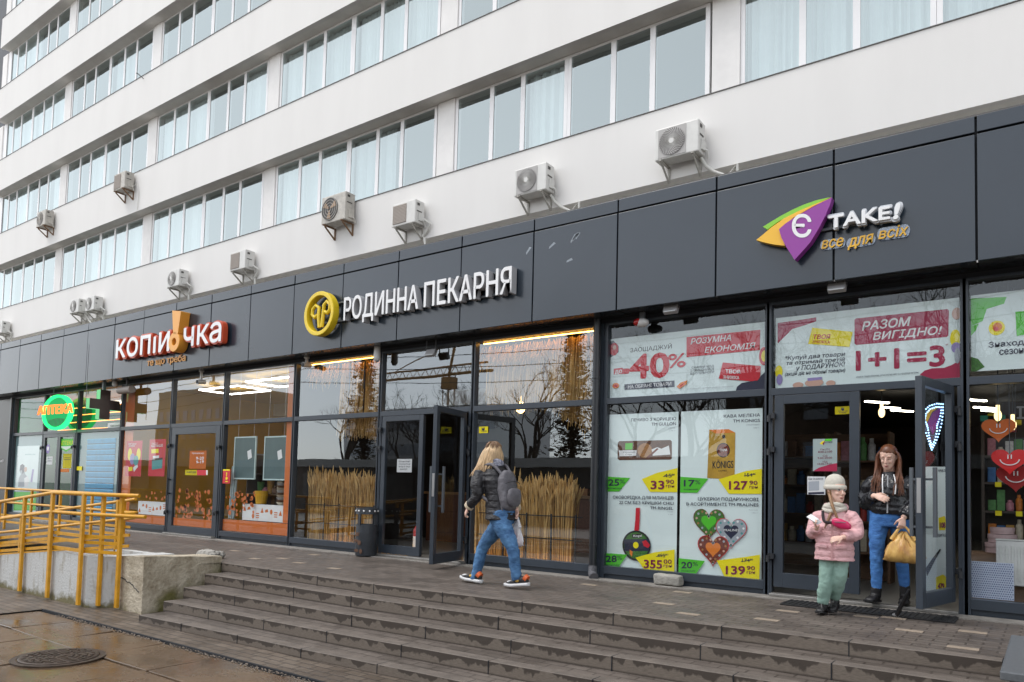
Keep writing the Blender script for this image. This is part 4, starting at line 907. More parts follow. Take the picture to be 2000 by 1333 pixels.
def tag_price(s, g, y_, pct, old, big, cents, pb, ob, bb, cb_, gb):
    s.poly(g, 'GRN'); s.poly(y_, 'YEL')
    s.t(pct, pb, (pb[0], pb[1] - 42), (pb[0] + 72, pb[1]), 'NAVY', .03); s.t('%', (pb[0] + 76, pb[1] - 14), (pb[0] + 76, pb[1] - 42), (pb[0] + 112, pb[1] - 14), 'NAVY', .0)
    s.t('економія', (gb[0], gb[1]), (gb[0], gb[1] - 12), (gb[0] + 95, gb[1] + 2), 'NAVY', .0)
    s.t(old, ob, (ob[0], ob[1] - 24), (ob[0] + 52, ob[1] + 1), 'NAVY', .01); s.t('80' if old != '495' else '00', (ob[0] + 54, ob[1] - 12), (ob[0] + 54, ob[1] - 24), (ob[0] + 74, ob[1] - 12), 'NAVY', .0)
    s.poly([(ob[0] - 4, ob[1] - 6), (ob[0] + 72, ob[1] - 18), (ob[0] + 72, ob[1] - 14), (ob[0] - 4, ob[1] - 2)], 'NAVY')
    s.t(big, bb[0], (bb[0][0], bb[0][1] - 54), bb[1], 'PLUM', .03)
    s.t(cents, cb_, (cb_[0], cb_[1] - 27), (cb_[0] + 55, cb_[1] + 1), 'PLUM', .02); s.t('грн', (cb_[0], cb_[1] + 24), (cb_[0], cb_[1] + 9), (cb_[0] + 56, cb_[1] + 25), 'PLUM', .015)
s = Sheet(K7, YP).base((128, 108), (590, 1192), bl=(92, 1155), tr=(625, 92))
s.t('ПЕЧИВО З КОРИЦЕЮ', (290, 153), (290, 133), (597, 143), bold=.012).t('TM GULLON', (430, 182), (430, 162), (597, 178), bold=.012).t('кориця', (545, 201), (545, 194), (592, 200), 'GREY', 0).t('235 г', (548, 220), (548, 213), (594, 219), 'GREY', 0)
s.poly([(200, 300), (210, 288), (560, 280), (570, 290), (570, 405), (560, 414), (212, 418), (198, 408)], 'BRW').poly([(252, 303), (302, 301), (300, 345), (250, 346)], 'GRN').poly([(207, 352), (330, 350), (325, 388), (212, 392)], 'WHT').ell((385, 352), 50, 50, 'COOK').poly([(432, 345), (470, 330), (500, 340), (550, 318), (560, 380), (440, 388)], 'WHT').poly([(395, 400), (470, 335), (480, 342), (410, 405)], 'CHOC')
s.t('Cinnamon', (235, 368), (235, 357), (318, 367), 'NAVY', 0).t('Crisps', (250, 384), (250, 373), (295, 383), 'NAVY', 0)
tag_price(s, [(112, 530), (285, 540), (210, 633), (110, 633)], [(612, 472), (470, 505), (365, 548), (420, 635), (608, 638)], '25', '45', '33', '90', (135, 592), (515, 535), ((425, 615), (515, 615)), (528, 579), (130, 615))
s.t('СКОВОРІДКА ДЛЯ МЛИНЦІВ', (165, 682), (165, 661), (580, 688), bold=.012).t('22 СМ БЕЗ КРИШКИ CHILI', (208, 717), (208, 697), (580, 724), bold=.012).t('TM RINGEL', (420, 754), (420, 735), (578, 758), bold=.012).t('Китай', (540, 774), (540, 767), (578, 775), 'GREY', 0).t('1 шт', (545, 793), (545, 786), (578, 794), 'GREY', 0)
s.poly([(326, 745), (354, 744), (352, 830), (347, 900), (315, 900), (322, 830)], 'RED').ell((330, 1003), 99, 104, 'BLK').ell((330, 1003), 86, 91, 'LEAF').poly([(246, 960), (415, 958), (418, 1040), (250, 1042)], 'NAVY').ell((326, 1000), 19, 22, 'YEL').poly([(300, 925), (368, 923), (366, 948), (302, 950)], 'BLK').t('Ringel', (306, 944), (306, 930), (362, 942), 'WHT', .02).poly([(370, 975), (395, 965), (425, 1000), (410, 1020), (380, 1005)], 'RED').poly([(285, 1030), (305, 1045), (300, 1080), (285, 1060)], 'ORG')
tag_price(s, [(92, 1052), (268, 1065), (205, 1165), (88, 1155)], [(592, 1030), (450, 1050), (325, 1085), (390, 1180), (590, 1192)], '28', '495', '355', '00', (118, 1115), (470, 1082), ((378, 1155), (500, 1160)), (512, 1126), (112, 1140))
s.done('price_poster', 'white price poster with biscuits and a frying pan in the window', 'poster')
s = Sheet(K7, YP).base((645, 85), (1168, 1240), bl=(608, 1195), tr=(1205, 65))
s.t('КАВА МЕЛЕНА', (925, 128), (925, 107), (1173, 119), bold=.012).t('TM KONIGS', (988, 160), (988, 140), (1172, 156), bold=.012).t('смажена', (1080, 181), (1080, 173), (1168, 178), 'GREY', 0).t('500 г', (1128, 201), (1128, 193), (1168, 199), 'GREY', 0)
s.poly([(826, 210), (960, 206), (1005, 230), (1000, 520), (925, 548), (812, 540)], 'GOLD').poly([(826, 210), (960, 206), (1005, 230), (870, 236)], 'ORG').ell((922, 350), 46, 50, 'BLK').ell((922, 350), 40, 44, 'CHOC').t('CREMA', (898, 357), (898, 341), (948, 355), 'WHT', .02).ell((926, 257), 11, 14, 'BLK').t('KÖNIGS', (848, 474), (848, 424), (990, 470), 'BLK', .01).t('KAFFEE', (888, 496), (888, 487), (945, 494), 'BLK', 0)
tag_price(s, [(630, 532), (820, 545), (745, 642), (628, 640)], [(1190, 477), (1080, 492), (890, 550), (960, 648), (1186, 650)], '17', '154', '127', '90', (652, 597), (1068, 530), ((962, 617), (1085, 617)), (1100, 586), (650, 622))
s.t('ЦУКЕРКИ ПОДАРУНКОВІ', (748, 693), (748, 671), (1162, 699), bold=.012).t('В АСОРТИМЕНТІ TM PRALINES', (668, 728), (668, 707), (1162, 735), bold=.012).t('Австрія', (1095, 762), (1095, 755), (1158, 763), 'GREY', 0).t('165 г', (1118, 782), (1118, 775), (1158, 783), 'GREY', 0)
s.heart((825, 842), 104, 'LEAF', 'CHOC', 'GRN').heart((978, 905), 104, 'GREY', 'RED', 'NAVY').heart((855, 1025), 104, 'CHOC', 'RED', 'ORG')
s.t('PRALINES', (925, 905), (925, 890), (1030, 905), 'WHT', .01)
tag_price(s, [(608, 1088), (800, 1108), (735, 1203), (606, 1196)], [(1176, 1065), (1080, 1080), (880, 1105), (935, 1222), (1172, 1242)], '20', '174', '139', '90', (635, 1158), (1050, 1116), ((940, 1198), (1068, 1200)), (1082, 1170), (632, 1180))
s.done('price_poster', 'white price poster with golden coffee pack and heart shaped chocolate boxes', 'poster')
s = Sheet(K6, YP).base((178, 458), (1545, 905), bl=(178, 975), tr=(1545, 290))
s.poly([(178, 480), (215, 470), (262, 520), (260, 570), (178, 625)], 'NAVY').ell((220, 545), 38, 55, 'RED').ell((225, 530), 14, 20, 'PEACH')
s.t('ЗАОЩАДЖУЙ', (360, 572), (360, 536), (720, 537), 'BLK', .0).t('-40', (262, 800), (262, 607), (690, 778), 'RED', .035).poly([(218, 714), (297, 706), (297, 758), (218, 765)], 'RED').t('до', (228, 757), (228, 728), (288, 750), 'WHT', .03)
s.t('%', (690, 705), (690, 590), (838, 695), 'RED', .02).poly([(312, 850), (745, 816), (745, 872), (312, 898)], 'NAVY').t('НА ОБРАНІ ТОВАРИ', (340, 886), (340, 856), (715, 858), 'WHT', .012)
s.poly([(850, 440), (1490, 376), (1484, 552), (850, 614)], 'RED').t('РОЗУМНА', (885, 502), (885, 452), (1235, 468), 'WHT', .02, .2).t('ЕКОНОМІЯ', (1005, 576), (1005, 528), (1445, 534), 'WHT', .02, .2)
for i, w_ in enumerate(('СКАНУЙ КОД', 'І ПРИЄДНУЙСЯ', 'ДО СПІЛЬНОТИ')): s.t(w_, (892 + i * -8, 712 + i * 27), (892 - i * 8, 694 + i * 27), (1085, 698 + i * 25), 'NAVY', .0)
s.poly([(1165, 660), (1495, 692), (1485, 830), (1130, 800)], 'RED').t('ТВОЯ', (1185, 750), (1185, 718), (1312, 757), 'WHT', .03).t('ЗНИЖКА', (1165, 798), (1165, 770), (1305, 806), 'WHT', .02)
s.poly([(1275, 921), (1288, 872), (1330, 838), (1400, 825), (1470, 815), (1500, 770), (1545, 735), (1545, 905)], 'NAVY').ell((1520, 605), 40, 78, 'RED').ell((1524, 605), 24, 48, 'YEL').ell((238, 862), 30, 24, 'ORG').ell((238, 862), 18, 12, 'RED').poly([(765, 870), (800, 835), (858, 815), (850, 850), (790, 890)], 'ORG').poly([(785, 868), (830, 838), (840, 842), (800, 874)], 'RED')
s.t('пропозиція діє в магазинах мережі до кінця місяця', (850, 893), (850, 884), (1255, 868), 'GREY', 0)
s.done('window_banner', 'wide discount banner reading minus forty percent above the price posters', 'banner')
s = Sheet(K8, YP).base((130, 240), (1520, 692), bl=(138, 770), tr=(1518, 85))
s.poly([(150, 275), (240, 262), (330, 250), (440, 232), (440, 262), (360, 290), (260, 320), (200, 380), (150, 430)], 'MAG')
s.poly([(740, 240), (1425, 170), (1436, 182), (1432, 368), (1420, 380), (740, 440), (727, 428), (727, 252)], 'MAG').t('РАЗОМ', (785, 330), (785, 266), (1148, 292), 'WHT', .025, .2).t('ВИГІДНО!', (865, 402), (865, 344), (1382, 356), 'WHT', .02, .2)
s.t('1+1=3', (742, 628), (742, 488), (1400, 592), 'MAG', .03).t('*', (1412, 445), (1412, 430), (1430, 443), 'MAG', .0)
for w_, lb, lt, rb in (('*Купуй два товари', (205, 553), (205, 522), (656, 521)), ('та отримай третій', (215, 590), (215, 561), (656, 560)), ('у ПОДАРУНОК!', (285, 630), (285, 596), (656, 598)), ('(акція діє на обрані товари)', (205, 672), (205, 645), (656, 640))): s.t(w_, lb, lt, rb, 'NAVY', .008, .2)
s.poly([(410, 310), (715, 342), (690, 455), (380, 432)], 'YEL').t('ТВОЯ', (418, 395), (418, 362), (545, 392), 'RED', .03, .2).t('ЗНИЖКА', (408, 425), (408, 402), (540, 430), 'RED', .02, .2)
s.poly([(1212, 702), (1222, 660), (1255, 632), (1310, 616), (1400, 612), (1460, 590), (1518, 555), (1520, 692)], 'MAG').ell((160, 640), 28, 46, 'YEL').ell((165, 700), 22, 40, 'LIL').ell((1485, 390), 40, 66, 'YEL').ell((1490, 460), 36, 40, 'LIL').ell((1500, 520), 22, 60, 'GREY').ell((1495, 205), 36, 45, 'PEACH').ell((425, 724), 70, 30, 'PEACH').poly([(375, 690), (485, 680), (482, 700), (378, 712)], 'LIL').ell((305, 742), 40, 22, 'PEACH').ell((550, 728), 36, 22, 'PEACH')
s.t('кількість товарів обмежена, деталі акції на сайті та у продавців магазину', (740, 686), (740, 672), (1210, 650), 'NAVY', 0)
s.done('window_banner', 'wide banner reading one plus one equals three over the grocery door', 'banner')
s = Sheet(K8, YP).base((1600, 70), (2420, 590))
s.poly([(1600, 92), (1870, 78), (1850, 130), (1720, 170), (1690, 260), (1600, 300)], 'GRN').poly([(1600, 300), (1660, 280), (1640, 330), (1600, 372)], 'GRN').poly([(1935, 190), (2100, 180), (2100, 350), (1945, 372)], 'GRN').ell((1795, 312), 62, 55, 'YEL').ell((1800, 305), 36, 34, 'ORG').ell((1790, 318), 18, 16, 'RED').poly([(1600, 530), (1655, 545), (1705, 605), (1640, 652), (1600, 655)], 'LEAF')
s.t('Знаходь', (1735, 459), (1735, 418), (2040, 432), 'NAVY', .02).t('сезонне', (1815, 513), (1815, 475), (2075, 496), 'NAVY', .02)
s.done('window_banner', 'pale green banner over the window with the hanging hearts', 'banner')
# stickers and notices; k = (0,0,1): photograph pixels
KP = (0, 0, 1.)
def notice(x0, y0, x1, y1, label, base='PAPER', Y=YP, name='notice', cat='notice', rows=(), blocks=(), group=None):
    s = Sheet(KP, Y).base((x0, y0), (x1, y1), base)
    for b_ in blocks: s.poly(b_[:-1], b_[-1])
    for r in rows: s.t(*r)
    return s.done(name, label, cat, group)
def emb(x, y): return [(x - 3, y - 4), (x - 1, y), (x, y - 5), (x + 1, y), (x + 3, y - 4), (x + 3, y + 2), (x, y + 4), (x - 3, y + 2), 'NAVY']
notice(1631, 795, 1660, 809, 'yellow sticker at the top of the closed grocery door', 'YEL', 8.578, 'sticker', 'sticker', [('Зберігай', (1637, 804.5), (1637, 802), (1655, 804), 'NAVY', 0), ('чек', (1639, 808), (1639, 805.6), (1653, 807.4), 'NAVY', 0)], [emb(1646, 799)])
notice(1588, 858, 1635, 921, 'opening hours sheet with a purple corner on the grocery door', 'PAPER', 8.578, rows=[('Є TAKE!', (1612, 866), (1612, 863), (1626, 865.5), 'NAVY', .01), ('Пн-Пт', (1602, 880), (1602, 877), (1621, 879), 'PLUM', 0), ('8:00-21:00', (1598, 885), (1598, 881.5), (1625, 884), 'PLUM', .01), ('Сб', (1607, 892.5), (1607, 889), (1616, 892), 'PLUM', 0), ('9:00-20:00', (1597, 897), (1597, 893.5), (1625, 896), 'PLUM', .01), ('Нд', (1607, 904), (1607, 900.5), (1616, 903.5), 'PLUM', 0), ('10:00-19:00', (1597, 908.5), (1597, 905), (1625, 908), 'PLUM', .01)], blocks=[[(1588, 921), (1600, 914), (1620, 908), (1635, 905), (1635, 921), 'MAG'], [(1601, 867), (1607, 862), (1611, 862), (1607, 869), 'YEL'], [(1606, 867), (1612, 861), (1609, 870), 'PLUM'], [(1612, 858), (1626, 857), (1624, 862), (1610, 862), 'GRN']])
notice(1577, 931, 1612, 967, 'pale blue printed sheet with a dark table on the grocery door', 'WHT', 8.578, rows=[('Графік роботи', (1579, 937.5), (1579, 934), (1607, 937), 'NAVY', .01)], blocks=[[(1579, 941), (1600, 940), (1600, 958), (1579, 959), 'GREY'], [(1579, 962), (1610, 961), (1610, 965), (1579, 966), 'NAVY']])
notice(776, 897, 804, 923, 'white printed notice on the closed bakery door', 'WHT', 8.578, rows=[('Шановні', (779, 903), (779, 900), (801, 903), 'NAVY', 0), ('покупці', (779, 908), (779, 905), (801, 908), 'NAVY', 0), ('вхід в інші', (779, 913), (779, 910), (801, 913), 'NAVY', 0), ('двері', (781, 918), (781, 915), (795, 918), 'NAVY', 0)])
notice(936, 834, 953, 846, 'yellow sticker on the bakery window beside the open door', 'YEL', 8.59, 'sticker', 'sticker', [('чек', (939, 844), (939, 841), (951, 844), 'NAVY', .01)], [emb(944, 838)])
# ---------------------------------------------------------------- pharmacy window
FILM = mat('frosted_teal_film', (.17, .27, .28), rough=.5, var=.15, vscale=1.2)
def film(x0, x1, z0, z1, label, m=None, y=8.622):
    mb = MB(); mb.box(x0, x1, y, y + .002, z0, z1); return single('window_film', label, 'window film', mb, m or FILM)
film(-23.38, -21.56, .18, 2.26, 'frosted teal film behind the doctor poster'); film(-19.57, -17.48, .18, 2.26, 'frosted teal film behind the blue slats')
s = Sheet((0, 740, 6.06), 8.612).base((205, 800), (432, 1600), bl=(178, 1300), tr=(458, 800))
s.poly([(160, 1330), (440, 1330), (440, 1500), (160, 1500)], 'GREY').t('новий рік', (300, 902), (300, 888), (420, 902), 'TEAL', .0)
s.poly([(215, 1280), (225, 1180), (250, 1130), (232, 1090), (240, 1030), (270, 1008), (295, 1030), (290, 1080), (300, 1130), (330, 1170), (310, 1280)], 'GREY').poly([(238, 1090), (245, 1025), (270, 1010), (290, 1030), (288, 1100), (270, 1130), (262, 1080)], 'NAVY').ell((305, 1075), 18, 30, 'PEACH').poly([(362, 1220), (385, 1070), (405, 1075), (385, 1225)], 'LIL').poly([(290, 1180), (330, 1150), (350, 1200), (330, 1280), (290, 1280)], 'WHT')
s.poly([(165, 1340), (440, 1340), (440, 1560), (165, 1560)], 'GRN').t('Вітаємо', (200, 1450), (200, 1400), (400, 1445), 'WHT', .02)
s.done('window_poster', 'pale poster of two people in white coats in the pharmacy window', 'poster')
SLAT = mat('blue_slat', (.012, .30, .56), rough=.45, var=.2, vscale=5)
bl = thing('slatted_blind', 'bright blue slatted panel in the pharmacy window', 'blind', (-18.7, 8.61, .2))
a, b_ = P(1020 / 6.06, 740 + 1000 / 6.06, 8.61), P(1355 / 6.06, 740 + 1000 / 6.06, 8.61)
mb = MB(); z = 2.05
while z > .25: mb.obox(((a.x + b_.x) / 2, 8.612, z), ((b_.x - a.x) / 2, 0, 0), (0, .004, .010), (0, -.006, .045)); z -= .135
mb.build('slats', SLAT, bl); mb = MB(); mb.box(a.x, b_.x, 8.619, 8.6205, .2, 2.1); mb.build('backing', mat('deep_blue', (.01, .07, .13), rough=.6), bl)
K4 = (0, 740, 6.06)
def kn(tl, br, label, base, **kw): 
    s = Sheet(K4, kw.pop('Y', 8.578)).base(tl, br, base)
    for b_ in kw.get('blocks', ()): s.poly(b_[:-1], b_[-1])
    for r in kw.get('rows', ()): s.t(*r)
    return s.done(kw.get('name', 'notice'), label, kw.get('cat', 'notice'))
s = Sheet(K4, 8.578); s.r = (-99, 99, -99, 99); s.poly([(697, 712), (877, 712), (875, 800), (785, 868), (692, 805)], 'GRN').poly([(695, 802), (873, 798), (785, 845)], 'WHT').t('АПТЕКА', (705, 785), (705, 738), (868, 782), 'YEL', .02, .1); s.done('door_sticker', 'green arrow shaped pharmacy sticker on the glass door', 'sticker')
kn((752, 890), (842, 1062), 'tall yellow text sheet under the green arrow sticker', 'YEL', blocks=[[(758, 935), (836, 935), (836, 940), (758, 940), 'NAVY'], [(758, 955), (836, 955), (836, 960), (758, 960), 'NAVY']])
kn((720, 1068), (818, 1106), 'orange strip under the tall yellow sheet on the pharmacy door', 'ORG'); kn((903, 1038), (970, 1086), 'small yellow square sticker beside the pharmacy door', 'YEL', Y=8.59); kn((556, 922), (618, 1016), 'white text sheet on the pharmacy door', 'WHT', rows=[('Графік', (562, 950), (562, 935), (610, 950), 'NAVY', 0), ('роботи', (562, 980), (562, 965), (610, 980), 'NAVY', 0)])
s = Sheet(K4, 8.578); s.r = (-99, 99, -99, 99); s.ell((570, 832), 22, 55, 'LIL').ell((570, 828), 14, 26, 'WHT'); s.done('door_sticker', 'oval blue and white sticker on the pharmacy door', 'sticker')
kn((1278, 525), (1420, 590), 'white address plate on the glass over the blue slats', 'WHT', Y=8.59, name='address_plate', cat='sign', rows=[('Невський', (1305, 572), (1305, 548), (1412, 565), 'BLK', .02)])
s = Sheet(K4, 8.6).base((-40, 955), (42, 993), 'BLK'); s.t('КИП', (-8, 990), (-8, 962), (40, 988), 'WHT', .02); s.done('wall_plate', 'small black and white lettered plate on the black panel wall', 'sign')
# pharmacy shelves
SHW = mat('shelf_white', (.55, .56, .54), rough=.5)
def shelf(x0, x1, y, zs, label, m=SHW, dp=.35, name='display_shelf'):
    t = thing(name, label, 'shelf', ((x0 + x1) / 2, y, .04)); mb = MB(); mb.box(x0 - .03, x0, y, y + dp, .041, zs[-1] + .4); mb.box(x1, x1 + .03, y, y + dp, .041, zs[-1] + .4); mb.box(x0, x1, y + dp - .02, y + dp, .041, zs[-1] + .4); mb.build('side', m, t)
    for z in zs: mb = MB(); mb.box(x0, x1, y, y + dp - .021, z, z + .025); mb.build('board', m, t)
    return t
GC = [mat('goods_%s' % n, c, rough=.5, var=.3, vscale=30) for n, c in (('amber', (.45, .24, .04)), ('red', (.40, .04, .03)), ('blue', (.05, .16, .38)), ('cream', (.55, .48, .36)), ('green', (.10, .28, .08)), ('white', (.6, .6, .6)), ('brown', (.16, .08, .04)), ('pink', (.5, .2, .25)), ('orange', (.65, .20, .02)))]
def goods(x0, x1, y, z, n, label, group, hs=(.12, .26), kinds='jb', cols=None, cat='goods', ws=(.06, .11), sd=1):
    rs = random.Random(sd); st_ = (x1 - x0) / n
    for i in range(n):
        x = x0 + st_ * (i + .5); h = rs.uniform(*hs); w = min(rs.uniform(*ws), st_ * .46); k = rs.choice(kinds); mb = MB()
        if k == 'j': mb.lathe([(w * .8, 0), (w, .02), (w, h * .7), (w * .55, h * .82), (w * .55, h)], (x, y, z), 12)
        elif k == 'p': mb.lathe([(w * .7, 0), (w, h), (w * .92, h), (w * .65, .02)], (x, y, z), 14)
        else: mb.box(x - w, x + w, y - w * .6, y + w * .6, z, z + h)
        single({'j': 'jar', 'b': 'box', 'p': 'flower_pot'}[k], label, cat, mb, rs.choice(cols or GC), group, bevel=.004 if k == 'b' else None)
shelf(-22.9, -18.2, 11.2, [.5, 1.0, 1.5, 2.0], 'long white medicine shelf in the pharmacy')
for j, z in enumerate((.5, 1.0, 1.5, 2.0)): goods(-22.8, -18.3, 11.35, z + .026, 12, 'small medicine pack on the long white pharmacy shelf', 'medicine packs', sd=j, kinds='b')

# ---------------------------------------------------------------- housewares shop (orange)
OF = mat('orange_film', (.62, .145, .02), rough=.5)
film(-17.39, -16.98, .18, 3.3, 'orange film stripe beside the pharmacy window', OF); film(-16.97, -15.34, .18, .36, 'orange film strip along the foot of the red poster window', OF)
film(-13.30, -11.20, .18, .40, 'orange film strip along the foot of the chalkboard window', OF); film(-11.42, -11.19, .41, 3.3, 'orange film stripe beside the wheat window', OF)
mb = MB(); mb.box(-15.04, -13.58, 8.585, 8.588, .20, .36); single('window_film', 'orange film strip along the foot of the glass door', 'window film', mb, OF)
def kp(x0, y0, x1, y1, label, base, Y=8.62, **kw):
    s = Sheet(KP, Y).base((x0, y0), (x1, y1), base)
    for b_ in kw.get('blocks', ()): s.poly(b_[:-1], b_[-1])
    for e_ in kw.get('ells', ()): s.ell(*e_)
    for r in kw.get('rows', ()): s.t(*r)
    return s.done(kw.get('name', 'window_poster'), label, kw.get('cat', 'poster'))
kp(248, 862, 275, 931, 'red poster with yellow and blue bottles in the ochre window', 'RED', rows=[('ВИГІДНО', (251, 869), (251, 866), (266, 869), 'WHT', .01), ('знижки', (251, 873), (251, 870), (263, 873), 'WHT', 0)], ells=[((254, 888), 4, 12, 'YEL'), ((271, 888), 4, 12, 'YEL'), ((259, 897), 5, 11, 'LIL'), ((266, 900), 5, 10, 'TEAL')], blocks=[[(251, 913), (259, 912), (259, 920), (251, 921), 'YEL'], [(260, 914), (268, 906), (270, 912), (262, 922), 'WHT']])
kp(293, 859, 321, 931, 'red poster with a teal product box in the ochre window', 'RED', rows=[('ЧИСТО', (296, 868), (296, 865), (308, 868), 'WHT', 0), ('БІЛЬШЕ', (296, 873.5), (296, 869), (318, 872.5), 'WHT', .02)], blocks=[[(296, 878), (310, 877), (310, 885), (296, 886), 'YEL'], [(299, 891), (311, 890), (311, 895), (299, 896), 'WHT'], [(297, 899), (318, 896), (317, 915), (297, 918), 'TEAL'], [(297, 897), (318, 894), (318, 898), (297, 901), 'BLK']])
kp(371, 881, 402, 916, 'orange opening hours plate on the ochre shop door', 'ORG', Y=8.578, name='hours_plate', cat='notice', rows=[('працюємо', (375, 887), (375, 884.5), (398, 887), 'WHT', 0), ('9-20', (383, 898.5), (383, 893), (398, 898), 'WHT', .01), ('9-19', (383, 906), (383, 900.5), (398, 905), 'WHT', .01)])
kp(362, 918, 406, 929, 'yellow and red strip under the opening hours plate', 'YEL', Y=8.578, name='door_strip', cat='sticker', blocks=[[(385, 918), (403, 918), (403, 929), (385, 929), 'RED'], [(403, 919), (406, 919), (406, 928), (403, 928), 'WHT']], rows=[('Зачиняйте двері', (364, 924), (364, 920), (383, 924), 'NAVY', 0)])
kp(436, 917, 449, 945, 'narrow red and yellow sticker on the post by the chalkboards', 'RED', Y=8.545, name='post_sticker', cat='sticker', blocks=[[(436, 917), (449, 917), (449, 920), (436, 920), 'YEL'], [(442, 923), (444, 923), (443.6, 931), (442.4, 931), 'YEL']], ells=[((443, 935), 2.2, 2.6, 'YEL'), ((443, 941), 3, 1, 'YEL')])
CHK = mat('chalkboard', (.085, .14, .145), rough=.5, var=.2, vscale=3); CFR = mat('pale_board_frame', (.55, .68, .66), rough=.5)
for x0, y0, x1, y1, lab in ((459.5, 854, 498, 937, 'grey green chalkboard nearer the shop door'), (518, 853, 558, 939, 'grey green chalkboard nearer the wheat window')):
    t = thing('chalkboard', lab, 'chalkboard', tuple(P(x0, y1, 8.66))); a, b_ = P(x0, y0, 8.66), P(x1, y1, 8.66); f = .025
    mb = MB(); mb.box(a.x + f, b_.x - f, 8.655, 8.67, b_.z + f, a.z - f); mb.build('board', CHK, t)
    mb = MB(); mb.box(a.x, a.x + f, 8.648, 8.675, b_.z, a.z); mb.box(b_.x - f, b_.x, 8.648, 8.675, b_.z, a.z); mb.box(a.x + f, b_.x - f, 8.648, 8.675, b_.z, b_.z + f); mb.box(a.x + f, b_.x - f, 8.648, 8.675, a.z - f, a.z); mb.build('frame', CFR, t)
    mb = MB(); c = Vector((b_.x - .2, 8.6535, a.z - .35)); mb.obox(c, (.06, 0, .02), (0, .001, 0), (-.02, 0, .08)); mb.build('note', WHT, t)
    mb = MB(); mb.tube([(a.x + .1, 8.665, a.z), (a.x + .1, 8.665, 3.3)], .003, 4); mb.tube([(b_.x - .1, 8.665, a.z), (b_.x - .1, 8.665, 3.3)], .003, 4); mb.build('wire', STEEL, t)
def iconbox(x0, x1, z0, z1, y, label, seed):
    rs = random.Random(seed); mb = MB(); mb.box(x0, x1, y, y + .12, z0, z1, 0); n = 9
    for i in range(n):
        x = x0 + (i + .5) * (x1 - x0) / n; z = z0 + (z1 - z0) * rs.uniform(.25, .75); r = .05; k = i % 4; yy = y - .002
        if k == 0: mb.face([(x - r, yy, z - r), (x + r, yy, z - r), (x, yy, z + r)], 1)
        elif k == 1: mb.face([(x - r, yy, z - r * .5), (x + r, yy, z - r * .3), (x + r * .6, yy, z + r * .8), (x - r * .8, yy, z + r * .5)], 1)
        elif k == 2: mb.face([(x + r * .8 * cos(q), yy, z + r * sin(q)) for q in [2 * pi * j / 10 for j in range(10)]], 1)
        else:
            for q in (-.04, 0, .04): mb.face([(x - r, yy, z + q), (x + r, yy, z + q), (x + r, yy, z + q + .018), (x - r, yy, z + q + .018)], 1)
    single('icon_strip', label, 'window strip', mb, [WHT, OF])
iconbox(-16.7, -15.38, .37, .66, 8.68, 'white strip with orange icons under the red posters', 1); iconbox(-12.75, -11.5, .41, .72, 8.68, 'white strip with orange icons under the chalkboards', 2)
mb = MB(); rs = random.Random(4)
for i in range(60):
    x, z = rs.uniform(-14.95, -13.65), rs.uniform(.38, .95); r = rs.uniform(.03, .06); q = rs.choice((3, 4, 6, 8)); a0 = rs.random() * 6
    mb.face([(x + r * cos(a0 + 2 * pi * j / q), 8.586, z + r * sin(a0 + 2 * pi * j / q)) for j in range(q)])
single('icon_decal', 'scatter of orange household icons low on the shop door glass', 'decal', mb, OF)
mb = MB()
for i in range(46):
    x, z = (rs.uniform(-13.25, -12.3) if i < 36 else rs.uniform(-16.3, -15.4)), rs.uniform(.5, .98) if i < 36 else rs.uniform(.72, .9); r = rs.uniform(.03, .055); q = rs.choice((3, 4, 6)); a0 = rs.random() * 6
    mb.face([(x + r * cos(a0 + 2 * pi * j / q), 8.634, z + r * sin(a0 + 2 * pi * j / q)) for j in range(q)])
single('icon_decal', 'scatter of orange icons on the glass under the chalkboards', 'decal', mb, OF)
shelf(-13.1, -11.5, 9.0, [.46, .9, 1.3], 'low display shelf under the chalkboards', mat('shelf_dark', (.10, .07, .05), rough=.6))
goods(-12.9, -11.6, 9.12, .486, 8, 'household tin or box on the low display shelf under the chalkboards', 'wares under the chalkboards', kinds='bp', sd=5, ws=(.07, .12))
goods(-12.9, -11.6, 9.12, .926, 8, 'mug or box on the upper display shelf under the chalkboards', 'wares on the upper display shelf', kinds='bpj', sd=6)
mb = MB(); mb.lathe([(.10, 0), (.13, .25), (.12, .25), (.09, .02)], (-12.45, 8.88, .73), 18); single('flower_pot', 'yellow pot in front of the chalkboard shelf', 'pot', mb, mat('pot_yellow', (.65, .36, .02), rough=.4))
pst = thing('bowl_stack', 'tall stack of grey and brown bowls in the chalkboard window', 'bowls', (-11.8, 8.88, .73))
for i in range(9): mb = MB(); mb.lathe([(.08, 0), (.12, .05), (.11, .05), (.07, .012)], (-11.78, 8.87, .73 + i * .045), 18); mb.build('bowl', GC[(3, 6, 5)[i % 3]], pst)
for i, x in enumerate((-13.18, -13.12, -13.05)): mb = MB(); mb.tube([(x, 8.68, .42), (x + .02, 8.7, 1.45 - i * .1)], .022, 8); single('wrapped_roll', 'pale rolled sheet leaning in the corner by the shop door', 'roll', mb, mat('pale_roll', (.42, .50, .50), rough=.5), 'rolls by the shop door')
shelf(-16.6, -15.6, 11.5, [.5, 1.0, 1.5], 'shelf of wares at the back of the ochre shop', mat('shelf_steel', (.3, .32, .33), rough=.5))
goods(-16.5, -15.7, 11.65, 1.026, 6, 'boxed ware on the back shelf of the ochre shop', 'wares at the back of the ochre shop', sd=8)
shelf(-14.9, -13.8, 11.0, [.4, .8, 1.2, 1.6], 'tall grey shelf seen through the ochre shop door', MATS['shelf_steel'])
for j, z in enumerate((.4, .8, 1.2)): goods(-14.8, -13.9, 11.15, z + .026, 6, 'boxed ware on the tall grey shelf behind the shop door', 'wares on the tall grey shelf', sd=30 + j)

